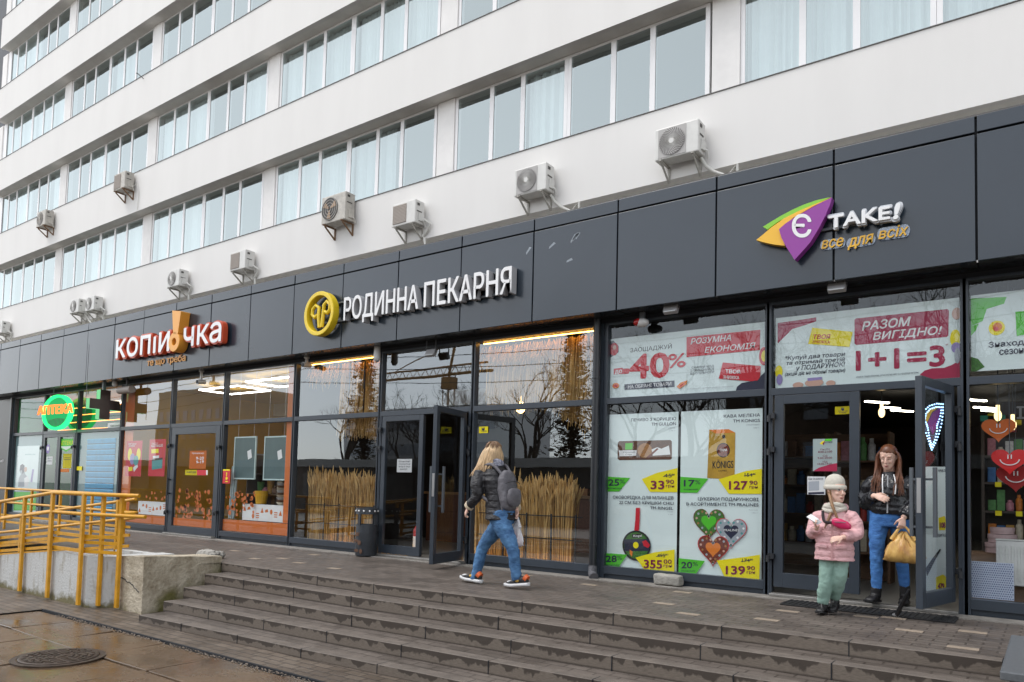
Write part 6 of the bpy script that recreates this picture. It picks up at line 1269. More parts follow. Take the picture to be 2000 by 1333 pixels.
def hand(mb, w, d, n, k=1., curl=.5, spread=1., thumb=1, hold=None):
    """w wrist, d direction of the fingers, n normal of the palm's back; fingers curl towards -n. thumb: side along d x n."""
    w, d, n = Vector(w), Vector(d).normalized(), Vector(n); n = (n - d * n.dot(d)).normalized(); s = d.cross(n) * thumb
    ringloft(mb, [(w, s * .020 * k, n * .015 * k), (w + d * .022 * k, s * .028 * k, n * .014 * k), (w + d * .05 * k, s * .037 * k, n * .013 * k), (w + d * .078 * k, s * .038 * k, n * .012 * k), (w + d * .088 * k, s * .034 * k, n * .009 * k)], 12)
    for i, (o, L) in enumerate(((.028, .070), (.0095, .078), (-.0095, .072), (-.028, .056))):
        p = w + d * .078 * k + s * o * k; a = 0; pts = [p - d * .012 * k]; dd = d + s * o * 1.6 * spread; dd.normalize(); q = p
        for t, fr in enumerate((.45, .32, .23)):
            a += curl * (.55 + .55 * t + .07 * i) * (.8 if t == 0 else 1); v = dd * cos(a) - n * sin(a); pts.append(q); q = q + v * L * fr * k
        pts.append(q); mb.tube(pts, [.0095 * k, .0095 * k, .0085 * k, .0078 * k, .0062 * k], 8)
    p = w + d * .02 * k + s * .024 * k; v = (s * .75 + d * .75 - n * .35).normalized(); q1 = p + v * .038 * k; v2 = (d * .95 + s * .15 - n * (.25 + .5 * curl)).normalized(); q2 = q1 + v2 * .03 * k; mb.tube([p - v * .01 * k, p, q1, q2, q2 + v2 * .018 * k - n * .006 * k], [.012 * k, .0125 * k, .0105 * k, .009 * k, .0065 * k], 8)
def shoe(mb, heel, toe, w=.045, h=.09, k=1.):
    heel, toe = Vector(heel), Vector(toe); d = (toe - heel); L = d.length; d.normalize(); s = d.cross(Vector((0, 0, 1))).normalized(); u = s.cross(d)
    rg = []
    for t, ww, hh in ((-.02, .55, .55), (.06, .85, .95), (.25, .92, 1.0), (.42, .85, .78), (.62, .98, .55), (.82, 1.0, .46), (.95, .75, .36), (1.02, .35, .22)): rg.append((heel + d * L * t + u * h * hh * .5, s * w * ww, u * h * hh * .5))
    ringloft(mb, rg, 14, power=2.6)
def sole(mb, heel, toe, w=.05, th=.028):
    heel, toe = Vector(heel), Vector(toe); d = (toe - heel); L = d.length; d.normalize(); s = d.cross(Vector((0, 0, 1))).normalized(); u = s.cross(d); rg = []
    for t, ww in ((-.05, .5), (.0, .82), (.12, .9), (.4, .82), (.7, 1.0), (.92, .85), (1.04, .4)): rg.append((heel + d * L * t + u * (th / 2 + .012 * (t > .85)), s * w * ww, u * th / 2))
    ringloft(mb, rg, 14, power=4)
def hairlocks(parent, name, m, scalp, roots, seed=0, n=90, r=.012):
    mb = MB(); rs = random.Random(seed)
    for c, ax in scalp: mb.ell(c, *ax, 16, 10)
    for _ in range(n):
        pts = [Vector(p) for p in roots(rs)]; p, rr = interp(pts, [r * .8] + [r] * (len(pts) - 2) + [r * .15], 4); mb.tube(p, rr, 5, cap=False)
    return mb.build(name, m, parent, smooth=80)
SKIN = mat('skin', (.74, .48, .38), rough=.5, var=.08, vscale=20); SKIN.node_tree.nodes['Principled BSDF'].inputs['Subsurface Weight'].default_value = .08
def denim(name, dark, light, sc):
    return mat(name, light, rough=.8, var=.5, vscale=sc, var2=dark, bump=.35, bscale=35, stretch=(1, 1, 2.2), detail=6)
DEN1 = denim('denim_faded', (.014, .058, .16), (.10, .235, .43), 5.); DEN2 = denim('denim_blue', (.03, .11, .34), (.075, .235, .56), 6.)
NYL = mat('black_quilted_nylon', (.014, .013, .016), rough=.5, var=.3, vscale=12, bump=.5, bscale=22, stretch=(1, 1, 3)); SHN = mat('black_shiny_nylon', (.014, .014, .017), rough=.24, bump=.9, bscale=16, stretch=(1, 1, .6))
CRE = mat('cream_fleece', (.62, .52, .38), rough=.95, bump=.6, bscale=90); WOOL = mat('cream_wool', (.70, .66, .57), rough=.95, bump=.7, bscale=110, stretch=(3, 3, .4))
PINK = mat('pink_quilt', (.72, .42, .43), rough=.5, var=.14, vscale=9, bump=.5, bscale=26, stretch=(1, 1, 2.5)); MINT = mat('mint_sweat', (.26, .40, .34), rough=.9, var=.18, vscale=7, bump=.35, bscale=28)
BLOND = mat('blond_hair', (.66, .46, .26), rough=.42, var=.45, vscale=18, stretch=(2, 2, .5)); ROOTH = mat('brown_roots', (.22, .125, .065), rough=.45, var=.3, vscale=20); RUST = mat('auburn_hair', (.165, .058, .024), rough=.38, var=.5, vscale=16, stretch=(2, 2, .5)); LBR = mat('light_brown_hair', (.30, .17, .085), rough=.5, var=.4, vscale=30)
BOOT = mat('black_boot', (.013, .012, .013), rough=.45, bump=.3, bscale=40); GREYB = mat('grey_nylon', (.13, .125, .14), rough=.65, var=.2, vscale=14, bump=.4, bscale=40)
def clearbag(name, col, al):
    m = mat(name, col, rough=.25, alpha=al, spec=.6, bump=.9, bscale=14, stretch=(1, 1, .35)); return m

# --- the woman walking past, seen from behind her left shoulder
Yw = 6.92; Wp = lambda px, py, dy=0.: P(px, py, Yw + dy) 
pa = thing('person', 'blond woman in black quilted jacket and jeans striding along the terrace', 'person', (-5.2, Yw, 0))
F1 = Vector((-1, .10, 0)).normalized(); R1 = F1.cross(Vector((0, 0, 1))); U1 = Vector((0, 0, 1))
hip = Wp(982, 1003); chest = Wp(968, 945); neck = Wp(968, 908); hd = Wp(962, 886)
shL, shR = Wp(955, 926) - R1 * .165, Wp(975, 926) + R1 * .165
elL, wrL, haL = Wp(932, 968, -.22), Wp(914, 992, -.20), Wp(909, 1008, -.19)
elR, wrR = Wp(1000, 968, .18), Wp(1009, 996, .06)
hL, hR = hip - R1 * .085, hip + R1 * .085
knL, anL = Wp(1000, 1068, -.07), Wp(1010, 1128, -.03); knR, anR = Wp(945, 1066, .07), Wp(927, 1128, .03)
hlL, toL = Wp(1030, 1139, -.02), Wp(995, 1147, -.03); hlL.z = .045; toL.z = .012
hlR, toR = Wp(938, 1142, .02), Wp(907, 1134, .03); hlR.z = .012; toR.z = .022
mb = MB(); hq = head(mb, hd, (-.95, .05, -.18), (-.15, 0, 1)); mb.tube([hd + Vector((.03, 0, -.06)), neck, neck - U1 * .08], [.052, .056, .07], 12)
ringloft(mb, [(neck - U1 * .06, F1 * .06, R1 * .10), (chest, F1 * .10, R1 * .15), (hip, F1 * .11, R1 * .15)], 16)
for a in ((shL, elL, wrL), (shR, elR, wrR)): limb(mb, a, [.052, .042, .028])
for a in ((hL, knL, anL), (hR, knR, anR)): limb(mb, a, [.072, .048, .036])
limb(mb, [anL, hlL + (toL - hlL) * .3 + U1 * .04, toL + U1 * .03], [.034, .028, .018], 3); limb(mb, [anR, hlR + (toR - hlR) * .3 + U1 * .04, toR + U1 * .03], [.034, .028, .018], 3)
hand(mb, wrL, haL - wrL + Vector((-.01, 0, 0)), (-.55, -.75, .2), 1.05, .75, 1, 1); hand(mb, wrR, (.02, -.02, -1), (.3, .9, 0), 1.0, 1.25, .5, 1)
fuse(mb, 'body', SKIN, pa, .0065, 2)
mb = MB(); rg = []
for t, f_, r_, o in ((0, .095, .11, 0), (.06, .115, .155, 0), (.14, .13, .195, 0), (.25, .145, .205, .0), (.37, .142, .20, 0), (.48, .14, .195, 0), (.60, .142, .198, 0), (.72, .15, .205, 0), (.84, .155, .215, 0), (.95, .172, .232, 0), (1.0, .172, .232, 0)):
    cN = neck.lerp(hip + U1 * .02, t) + Vector((0, 0, -.02)) 
    for dq, kq in ((0, 1.0), (.035, 1.03), (.05, .985)):
        if t + dq <= 1.0: rg.append((neck.lerp(hip - U1 * .055, t + dq) - U1 * .02, F1 * f_ * kq, R1 * r_ * kq))
ringloft(mb, rg, 22)
limb(mb, (shL + R1 * .03, shL.lerp(elL, .5) - R1 * .02, elL, wrL.lerp(elL, .12)), [.085, .078, .068, .052], 5, fold=.045, seed=1, fq=2.4); limb(mb, (shR - R1 * .03, shR.lerp(elR, .5), elR, wrR.lerp(elR, .12)), [.085, .078, .066, .052], 5, fold=.045, seed=2, fq=2.4)
mb.tube([neck - U1 * .03, neck + U1 * .03], [.085, .072], 16)
fuse(mb, 'jacket', NYL, pa, .009, 3, disp=.022)
for w_, e in ((wrL, elL), (wrR, elR)): 
    mb = MB(); a, b_ = w_.lerp(e, .03), w_.lerp(e, .26); mb.tube([a, a.lerp(b_, .15), a.lerp(b_, .85), b_], [.046, .058, .062, .056], 14); mb.build('cuff', CRE, pa, smooth=50)
mb = MB(); limb(mb, (hL + U1 * .02, hL, hL.lerp(knL, .5) - R1 * .01, knL, knL.lerp(anL, .5), anL - U1 * .03), [.125, .128, .105, .075, .066, .056], 5, fold=.010, seed=3, fq=2.2); limb(mb, (hR + U1 * .02, hR, hR.lerp(knR, .5), knR, knR.lerp(anR, .5), anR - U1 * .03), [.125, .125, .100, .074, .064, .055], 5, fold=.010, seed=4, fq=2.2)
ringloft(mb, [(hip + U1 * .06, F1 * .12, R1 * .18), (hip + U1 * .02, F1 * .14, R1 * .20), (hip - U1 * .06, F1 * .15, R1 * .20), (hip - U1 * .12, F1 * .12, R1 * .16)], 18)
fuse(mb, 'jeans', DEN1, pa, .009, 2, disp=.02)
SNW = mat('sneaker_white', (.66, .66, .66), rough=.4); SNB = mat('sneaker_black', (.02, .02, .022), rough=.5); SNO = mat('sneaker_orange', (.62, .12, .03), rough=.5); SNY = mat('sneaker_yellow', (.6, .36, .06), rough=.5)
for hl, to in ((hlL, toL), (hlR, toR)):
    d = (to - hl).normalized(); o = MB(); sole(o, hl - d * .01, to + d * .05, .052, .04); so_ = o.build('sneaker', SNW, pa, smooth=60)
    o = MB(); shoe(o, hl + U1 * .03, to + d * .04 + U1 * .03, .043, .085); o.build('upper', SNB, so_, smooth=70)
    o = MB(); o.tube([hl + U1 * .075 + d * .0, hl + U1 * .10 + d * .035], [.040, .044], 12); o.build('collar', SNO, so_, smooth=60)
    sd_ = d.cross(U1).normalized()
    for sg in (-1, 1): o = MB(); o.ell(hl + d * .12 + U1 * .07 + sd_ * sg * .034, .03, .012, .018, 8, 6); o.build('flash', SNY, so_, smooth=80)
    o = MB(); o.ell(to + U1 * .055 - d * .01, .045, .035, .022, 10, 6); o.build('toe_cap', SNW, so_, smooth=80)
mb = MB(); 
for i in range(3): mb.tube([(neck + U1 * (.035 - i * .02)) + (F1 * cos(a) * .075 + R1 * sin(a) * .072) + U1 * .012 * sin(a * 2 + i) for a in [2 * pi * j / 18 for j in range(19)]], .024, 8)
mb.build('scarf', mat('patterned_scarf', (.40, .40, .46), rough=.9, var=.9, vscale=26, var2=(.02, .03, .08)), pa, smooth=80)
def roots(rs):
    a = rs.uniform(-.9, 4.0); cen = hd + U1 * .03; side = Vector((cos(a) * .8, -abs(sin(a)) if sin(a) > -.3 else .3, 0)); side = (F1 * cos(a) - R1 * sin(a)); top = hd + U1 * .105 + side * .02; mid = hd + side * .092 + U1 * .03; low = hd + side * .12 + U1 * (-.10) + F1 * .03; L = rs.uniform(.19, .31); end = hd + side * .135 + F1 * (.06 + rs.uniform(-.04, .05)) + U1 * (-L) - R1 * .03
    return [top, mid + side * rs.uniform(0, .012), low + side * rs.uniform(-.01, .02), end + Vector((rs.gauss(0, .02), rs.gauss(0, .02), 0))]
hairlocks(pa, 'hair', BLOND, [(hd + U1 * .02 - F1 * .01, (.108, .092, .112))], roots, 1, 280, .0105)
def roots1(rs):
    a = rs.random() * 6.28; side = F1 * cos(a) - R1 * sin(a); L = rs.uniform(.01, .15); return [hd + U1 * .138 - F1 * .01, hd + side * .070 - F1 * .01 + U1 * .115, hd + side * .103 - F1 * .01 + U1 * (.10 - L)]
hairlocks(pa, 'hair_roots', ROOTH, [], roots1, 2, 70, .007)
bp = thing('backpack', 'grey nylon backpack worn by the walking woman', 'backpack', tuple(Wp(1012, 960)))
bc = chest - F1 * .21 - U1 * .07; mb = MB(); rg = []
for t, w_, d_ in ((-.24, .07, .04), (-.21, .125, .07), (-.12, .14, .085), (0, .14, .09), (.12, .13, .08), (.19, .10, .06), (.225, .05, .035)): rg.append((bc + U1 * t - F1 * (.01 if t < 0 else -.03), R1 * w_ * .97, F1 * d_ * .82))
ringloft(mb, rg, 20, power=2.8); fuse(mb, 'bag', GREYB, bp, .009, 2, disp=.014)
mb = MB(); rg = [(bc + U1 * t - F1 * .085, R1 * w_, F1 * d_) for t, w_, d_ in ((-.19, .06, .02), (-.15, .10, .035), (-.06, .105, .04), (0, .09, .03), (.02, .05, .01))]; ringloft(mb, rg, 16, power=3); mb.build('pocket', GREYB, bp, smooth=60)
for zz, ww in ((.10, .125), (.02, .095)): mb = MB(); mb.tube([bc + U1 * (zz - .03 * abs(q_) ** 2) - F1 * (.088 - .03 * abs(q_) ** 2) + R1 * ww * q_ for q_ in (-1, -.7, -.35, 0, .35, .7, 1)], .004, 5); mb.build('zip', MATS['black_hinge'], bp, smooth=60)
for sg in (-1, 1): mb = MB(); mb.tube([bc - U1 * .17 + R1 * sg * .12, bc - U1 * .27 + R1 * sg * .11 - F1 * .01, bc - U1 * .33 + R1 * sg * .10], [.012, .014, .010], 6); mb.build('webbing', GREYB, bp, smooth=60)
for sg in (-1, 1):
    mb = MB(); q = [bc + U1 * .18 + R1 * sg * .08 + F1 * .05, neck + R1 * sg * .115 - U1 * .005 - F1 * .05, neck + R1 * sg * .135 - U1 * .05 + F1 * .10, chest + R1 * sg * .17 + F1 * .13 - U1 * .05, chest + R1 * sg * .19 + F1 * .0 - U1 * .17, bc - U1 * .20 + R1 * sg * .10 + F1 * .06]; p_, r_ = interp(q, [.02] * 6, 4); mb.tube(p_, .02, 8); mb.build('strap', GREYB, bp, smooth=80)
def carrier(name, label, top, wid, h, m, m2, seed, dirx, fill, lab2):
    t = thing(name, label, 'shopping bag', tuple(top)); rs = random.Random(seed); top = Vector(top); mb = MB(); dy = Vector((-dirx.y, dirx.x, 0)); rg = []
    for u, a, b_ in ((.18, .12, .10), (.30, .34, .24), (.42, .56, .48), (.56, .78, .75), (.70, .95, .95), (.84, 1.06, .95), (.95, 1.0, .75), (1.0, .78, .45)): rg.append((top - U1 * h * u + dirx * rs.uniform(-.008, .008), dirx * wid * a, dy * wid * .55 * b_))
    n = 20; base = MB(); n = 40; ringloft(base, rg, n); base.v = [tuple(Vector(v) + (Vector(v) - rg[i // n][0]) * (.16 * sin((i % n) * 2 * pi / n * 7 + seed + (i // n) * .5) * (1 - (i // n) / 9) + .05 * sin((i % n) * .9 * (1 + i // n)))) for i, v in enumerate(base.v)]; base.v = [tuple(Vector(v) + Vector((rs.gauss(0, .005), rs.gauss(0, .005), rs.gauss(0, .004)))) for v in base.v]; base.build('film', m, t, smooth=70)
    for sg in (-1, 1): mb = MB(); p_, r_ = interp([top + U1 * .005, top - U1 * h * .15 + dirx * sg * wid * .3, top - U1 * h * .4 + dirx * sg * wid * .62], [.008, .014, .022], 4); mb.tube(p_, r_, 7); mb.build('bag_handle', m, t, smooth=70)
    mb = MB(); 
    for (x, z, r) in fill: mb.ell(top - U1 * h * z + dirx * wid * x, wid * r, wid * r * .6, wid * r, 12, 8)
    mb.build('contents', m2, t, smooth=80); return t
carrier('shopping_bag', 'clear plastic carrier bag with pink groceries hanging from the walking woman', wrR - U1 * .06, .105, .36, clearbag('clear_film', (.80, .79, .80), .62), mat('pink_pack', (.55, .03, .10), rough=.4, var=.5, vscale=14), 3, Vector((-1, .2, 0)).normalized(), [(.1, .78, .6), (-.35, .85, .5), (.4, .6, .4)], 'pink')

# --- the girl in the pink coat
Yg = 7.62; G = lambda px, py, dy=0.: P(px, py, Yg + dy)
pb_ = thing('person', 'small girl in pink quilted coat, cream beanie and mint trousers', 'person', (-1.7, Yg, 0))
F2 = Vector((.02, -1, 0)).normalized(); R2 = F2.cross(U1)     # her right is at the photo's left
hd = G(1633, 958); neck = G(1630, 990); hip = G(1630, 1085); chest = G(1630, 1030)
shR, shL = G(1603, 1008), G(1659, 1008); elR, wrR = G(1588, 1040, -.04), G(1596, 1031, -.20); elL, wrL = G(1672, 1043, -.03), G(1645, 1050, -.19)
hR, hL = hip + R2 * .06, hip - R2 * .06; knR, anR = G(1613, 1130, -.05), G(1607, 1177, -.02); knL, anL = G(1640, 1128, -.02), G(1629, 1168, .10)
hlR, toR = Vector((anR.x + .005, anR.y + .05, .01)), Vector((anR.x - .01, anR.y - .10, .01)); hlL, toL = Vector((anL.x + .01, anL.y + .04, .06)), Vector((anL.x - .0, anL.y - .10, .015))
fd = Vector((.72, -.68, -.05)); mb = MB(); kh = .98; q, r_, f_, u_ = head(mb, hd, fd, (0, 0, 1), kh); mb.tube([hd - U1 * .05, neck, neck - U1 * .06], [.042, .045, .055], 12)
ringloft(mb, [(neck - U1 * .05, R2 * .08, F2 * .045), (chest, R2 * .115, F2 * .075), (hip, R2 * .11, F2 * .08)], 14)
for a in ((shR, elR, wrR), (shL, elL, wrL)): limb(mb, a, [.04, .032, .022])
for a in ((hR, knR, anR), (hL, knL, anL)): limb(mb, a, [.050, .038, .030])
for a_, h_, t_ in ((anR, hlR, toR), (anL, hlL, toL)): limb(mb, [a_, h_ + (t_ - h_) * .3 + U1 * .03, t_ + U1 * .02], [.026, .020, .013], 3)
hand(mb, wrR, (-.15, -.75, .55), (-.8, -.2, -.5), .82, .55, 1, 1); hand(mb, wrL, (-.85, -.35, -.25), (-.1, -.9, .4), .82, .42, 1.2, -1)
fuse(mb, 'body', SKIN, pb_, .0055, 1); face_bits(pb_, q, r_, f_, u_, kh, LBR)
mb = MB(); rg = []; L = (neck - hip).length + .05; kk = 15
for i in range(kk * 4 + 1):
    t = i / (kk * 4); w_ = .095 + .06 * min(1, t * 3.2) + .022 * t; d_ = .075 + .055 * min(1, t * 3) + .012 * t; b_ = abs(sin(pi * t * 7.5)) ** .5; rg.append(((neck - U1 * .035).lerp(hip - U1 * .045, t), R2 * w_ * (.965 + .05 * b_), F2 * d_ * (.95 + .07 * b_)))
ringloft(mb, rg, 26, power=2.3)
limb(mb, (shR - R2 * .03, shR + R2 * .035 - U1 * .03, elR + R2 * .01 - U1 * .005, elR.lerp(wrR, .5), wrR.lerp(elR, .12)), [.062, .064, .058, .050, .040], 7, fold=.06, seed=5, fq=1.5); limb(mb, (shL + R2 * .03, shL - R2 * .035 - U1 * .03, elL - R2 * .01, elL.lerp(wrL, .5), wrL.lerp(elL, .12)), [.062, .064, .060, .051, .040], 7, fold=.06, seed=6, fq=1.5)
for hh in (0,): ringloft(mb, [(neck - U1 * .05 - F2 * .05, R2 * .10, F2 * .05), (neck - U1 * .0 - F2 * .06, R2 * .12, F2 * .06), (neck + U1 * .03 - F2 * .055, R2 * .10, F2 * .04)], 16)
fuse(mb, 'coat', PINK, pb_, .0075, 2, disp=.018)
mb = MB(); mb.box(-.008, .008, -.004, .004, 0, .36); z0 = hip - U1 * .04 + F2 * .152; mb.v = [tuple(z0 + R2 * (x - .005) + F2 * (y - .018 * (z / .36)) + U1 * z) for x, y, z in mb.v]; mb.build('zip', mat('pink_zip', (.55, .30, .30), rough=.4), pb_)
for sg in (-1, 1): mb = MB(); c_ = hip + U1 * .09 + R2 * sg * .085 + F2 * .133; mb.obox(c_, R2 * .05 + F2 * -.012 * sg + U1 * .006 * sg, F2 * .010, U1 * .018); mb.build('pocket_flap', PINK, pb_, bevel=.006)
mb = MB(); limb(mb, (hR + U1 * .08, hR, hR.lerp(knR, .55), knR, knR.lerp(anR, .55), anR - U1 * .01), [.080, .082, .070, .064, .064, .048], 6, fold=.012, seed=7, fq=1.9); limb(mb, (hL + U1 * .08, hL, hL.lerp(knL, .55), knL, knL.lerp(anL, .55), anL - U1 * .0), [.080, .082, .070, .064, .064, .048], 6, fold=.012, seed=8, fq=1.9)
fuse(mb, 'trousers', MINT, pb_, .008, 2, disp=.02)
for h_, t_, a_ in ((hlR, toR, anR), (hlL, toL, anL)):
    mb = MB(); shoe(mb, h_ + U1 * .015, t_ + U1 * .015, .042, .085); mb.tube([h_ + (t_ - h_) * .2 + U1 * .05, a_ + U1 * .03], [.043, .042], 12); bo = fuse(mb, 'boot', BOOT, pb_, .006, 1)
    mb = MB(); sole(mb, h_, t_ + (t_ - h_).normalized() * .02, .045, .02); mb.build('sole', BOOT, bo); mb = MB(); d = (t_ - h_).normalized(); mb.obox(h_ + d * .085 + U1 * .095, d.cross(U1) * .006, d * .003, U1 * .032); mb.build('zip', STEEL, bo)
mb = MB(); rg = []
for z, w_ in ((.012, .098), (.03, .102), (.06, .102), (.09, .099), (.115, .091), (.136, .076), (.152, .055), (.162, .032), (.166, .010)): rg.append((hd + U1 * (z * .95) - f_ * .008 - f_ * (.02 - z * .1), r_ * w_ * .86, f_ * w_ * 1.02))
ringloft(mb, rg, 28); hat_ = mb.build('beanie', WOOL, pb_, smooth=80)
mb = MB(); ringloft(mb, [(hd + U1 * (.004 + z) - f_ * .016, r_ * (.0865 + k_), f_ * (.1035 + k_)) for z, k_ in ((0, 0), (.006, .009), (.022, .012), (.040, .010), (.048, .002))], 28); mb.build('cuff', WOOL, hat_, smooth=80)
mb = MB()
for i, (rad, z) in enumerate(((.082, -.012), (.088, -.032), (.080, .008))): mb.tube([neck + U1 * (z + .012 * sin(a * 2 + i * 2)) + R2 * cos(a) * rad + F2 * (sin(a) * rad * .95) for a in [2 * pi * j / 22 for j in range(23)]], .027, 9)
mb.build('scarf', WOOL, pb_, smooth=80)
for sg in (-1, 1):
    mb = MB(); st0 = hd + r_ * sg * .066 - U1 * .03 - f_ * .01; e0 = (chest + R2 * (.055 if sg < 0 else -.08) + F2 * .14 + U1 * .01) if sg < 0 else (chest + R2 * -.075 + F2 * .135 + U1 * .03); e0 = chest + R2 * (-.075 if sg > 0 else .062) + F2 * .135 + U1 * (.03 if sg > 0 else -.01)
    p_, rr = interp([st0, st0.lerp(e0, .35) + F2 * .05, st0.lerp(e0, .7) + F2 * .03, e0], [.012, .014, .012, .004], 8); rr = [q_ * (1 + .22 * (i % 2)) for i, q_ in enumerate(rr)]; mb.tube(p_, rr, 8); mb.build('braid', LBR, pb_, smooth=80)
mb = MB(); mb.ell(hd - f_ * .02 - U1 * .01, .074, .080, .085, 16, 10); mb.build('hair', LBR, pb_, smooth=80)
hb = thing('hip_bag', 'hot pink bum bag on a dark strap across the girl in the pink coat', 'bag', tuple(chest)); HOT = mat('hot_pink', (.55, .015, .10), rough=.35)
bc = G(1643, 1024, -.165); mb = MB(); ringloft(mb, [(bc + R2 * t, U1 * h_, F2 * .03 * k_) for t, h_, k_ in ((-.085, .018, .5), (-.06, .036, .9), (0, .048, 1), (.05, .042, 1), (.08, .022, .6))], 16, power=2.6); mb.v = [tuple(Vector(v) + U1 * ((Vector(v) - bc).dot(R2) * .25)) for v in mb.v]; mb.build('pouch', HOT, hb, smooth=60)
mb = MB(); q_ = [bc + R2 * .07 + U1 * .01, chest + R2 * .06 + F2 * .152 + U1 * .055, neck + R2 * .085 + F2 * .10 - U1 * .045]; p_, rr = interp(q_, [.014] * 3, 5); mb.tube(p_, .014, 6); mb.build('strap', mat('dark_strap', (.03, .02, .025), rough=.6), hb, smooth=60)
mb = MB(); mb.obox(bc + F2 * .034 + U1 * .018, R2 * .05, F2 * .002, U1 * .003); mb.build('zip', STEEL, hb)
ph = thing('phone', 'silver phone with a white case in the hand of the girl', 'phone', tuple(G(1590, 1018, -.26))); pc = wrR + Vector((-.012, -.055, .075)); ax = Vector((.75, -.1, -.45)).normalized(); ay = Vector((-.35, -.75, -.3)); ay = (ay - ax * ay.dot(ax)).normalized(); az = ax.cross(ay)
mb = MB(); mb.obox(pc, ax * .062, ay * .032, az * .004); mb.build('case', mat('phone_silver', (.42, .43, .44), rough=.3), ph, bevel=.003); mb = MB(); mb.obox(pc - az * .006 - ax * .02, ax * .045, ay * .036, az * .0035); mb.build('back_cover', WHT, ph, bevel=.003)

YBAG = mat('yellow_film', (.82, .56, .17), rough=.28, alpha=.86, var=.6, vscale=9, var2=(.50, .22, .07), bump=.9, bscale=14, stretch=(1, 1, .5), detail=5)
# --- the woman stepping out of the grocery
Yc = 8.42; H_ = lambda px, py, dy=0.: P(px, py, Yc + dy)
pc_ = thing('person', 'long haired auburn woman in shiny black jacket stepping out of the grocery', 'person', (-1.45, Yc, .05))
F3 = Vector((.05, -1, 0)).normalized(); R3 = F3.cross(U1)
hd = H_(1735, 893, -.05); neck = H_(1737, 924); chest = H_(1740, 960); hip = H_(1737, 1012)
shR, shL = H_(1707, 943), H_(1769, 943); elR, wrR = H_(1694, 982, .02), H_(1708, 968, -.19); elL, wrL = H_(1784, 985, -.02), H_(1764, 1012, -.16)
hR, hL = hip + R3 * .085, hip - R3 * .085; knR, anR = H_(1712, 1085, -.04), H_(1712, 1147, .0); knL, anL = H_(1760, 1085, .08), H_(1767, 1143, .16)
zF = .06; hlR, toR = Vector((anR.x + .0, anR.y + .05, zF)), Vector((anR.x - .05, anR.y - .15, zF)); hlL, toL = Vector((anL.x, anL.y + .05, zF)), Vector((anL.x + .01, anL.y - .15, zF))
fd = Vector((-.08, -.90, -.30)); mb = MB(); q, r_, f_, u_ = head(mb, hd, fd, (0, -.25, 1), 1.0); mb.tube([hd - U1 * .06, neck, neck - U1 * .08], [.05, .052, .065], 12)
ringloft(mb, [(neck - U1 * .06, R3 * .10, F3 * .055), (chest, R3 * .14, F3 * .09), (hip, R3 * .14, F3 * .10)], 14)
for a in ((shR, elR, wrR), (shL, elL, wrL)): limb(mb, a, [.05, .04, .027])
for a in ((hR, knR, anR), (hL, knL, anL)): limb(mb, a, [.066, .042, .032])
for a_, h_, t_ in ((anR, hlR, toR), (anL, hlL, toL)): limb(mb, [a_, h_ + (t_ - h_) * .3 + U1 * .04, t_ + U1 * .03], [.030, .024, .015], 3)
hand(mb, wrR, (.88, -.3, -.28), (.2, -.9, .35), 1.0, .35, 1.1, -1); hand(mb, wrL, (-.1, -.25, -1), (.5, -.8, 0), 1.0, 1.2, .5, 1)
fuse(mb, 'body', SKIN, pc_, .006, 1); face_bits(pc_, q, r_, f_, u_, 1., ROOTH, True)
mb = MB(); rg = []
for i in range(41):
    t = i / 40; w_ = .12 + .068 * min(1, t * 5) + .012 * sin(pi * t) - .02 * max(0, t - .85) * 6; d_ = .085 + .055 * min(1, t * 4) + .02 * t - .02 * max(0, t - .9) * 8; rg.append(((neck - U1 * .03).lerp(hip + U1 * .035, t), R3 * w_ * (1 + .012 * sin(i * 1.3)), F3 * d_ * (1 + .02 * sin(i * 1.1))))
ringloft(mb, rg, 24)
limb(mb, (shR - R3 * .03, shR + R3 * .03 - U1 * .04, elR + R3 * .01, elR.lerp(wrR, .55), wrR.lerp(elR, .1)), [.085, .088, .078, .066, .05], 6, fold=.05, seed=9, fq=2.1); limb(mb, (shL + R3 * .03, shL - R3 * .03 - U1 * .04, elL, elL.lerp(wrL, .55), wrL.lerp(elL, .1)), [.085, .088, .078, .066, .05], 6, fold=.05, seed=10, fq=2.1); mb.tube([neck - U1 * .05, neck + U1 * .01], [.085, .078], 16)
fuse(mb, 'jacket', SHN, pc_, .009, 2, disp=.026)
mb = MB(); z0 = hip + U1 * .05 + F3 * .165; mb.box(-.006, .006, -.004, .004, 0, .38); mb.v = [tuple(z0 + R3 * (x + .0) - F3 * (.035 * (z / .38) ** 2 - y) + U1 * z) for x, y, z in mb.v]; mb.build('zip', STEEL, pc_)
for sg in (-1, 1): mb = MB(); p_, rr = interp([neck + R3 * sg * .05 + F3 * .09 - U1 * .02, chest + R3 * sg * .06 + F3 * .15 + U1 * .07, chest + R3 * sg * .055 + F3 * .168 - U1 * .03], [.006] * 3, 5); mb.tube(p_, .006, 6); mb.build('drawstring', WHT, pc_, smooth=60)
mb = MB(); limb(mb, (hR + U1 * .08, hR, hR.lerp(knR, .5) + R3 * .01, knR, knR.lerp(anR, .45), anR - U1 * .02), [.104, .102, .082, .060, .058, .048], 6, fold=.012, seed=11, fq=2.3); limb(mb, (hL + U1 * .08, hL, hL.lerp(knL, .5) - R3 * .01, knL, knL.lerp(anL, .45), anL - U1 * .02), [.104, .102, .082, .060, .058, .048], 6, fold=.012, seed=12, fq=2.3); ringloft(mb, [(hip + U1 * .09, R3 * .165, F3 * .125), (hip, R3 * .172, F3 * .13), (hip - U1 * .09, R3 * .158, F3 * .112)], 18)
fuse(mb, 'jeans', DEN2, pc_, .009, 2, disp=.018)
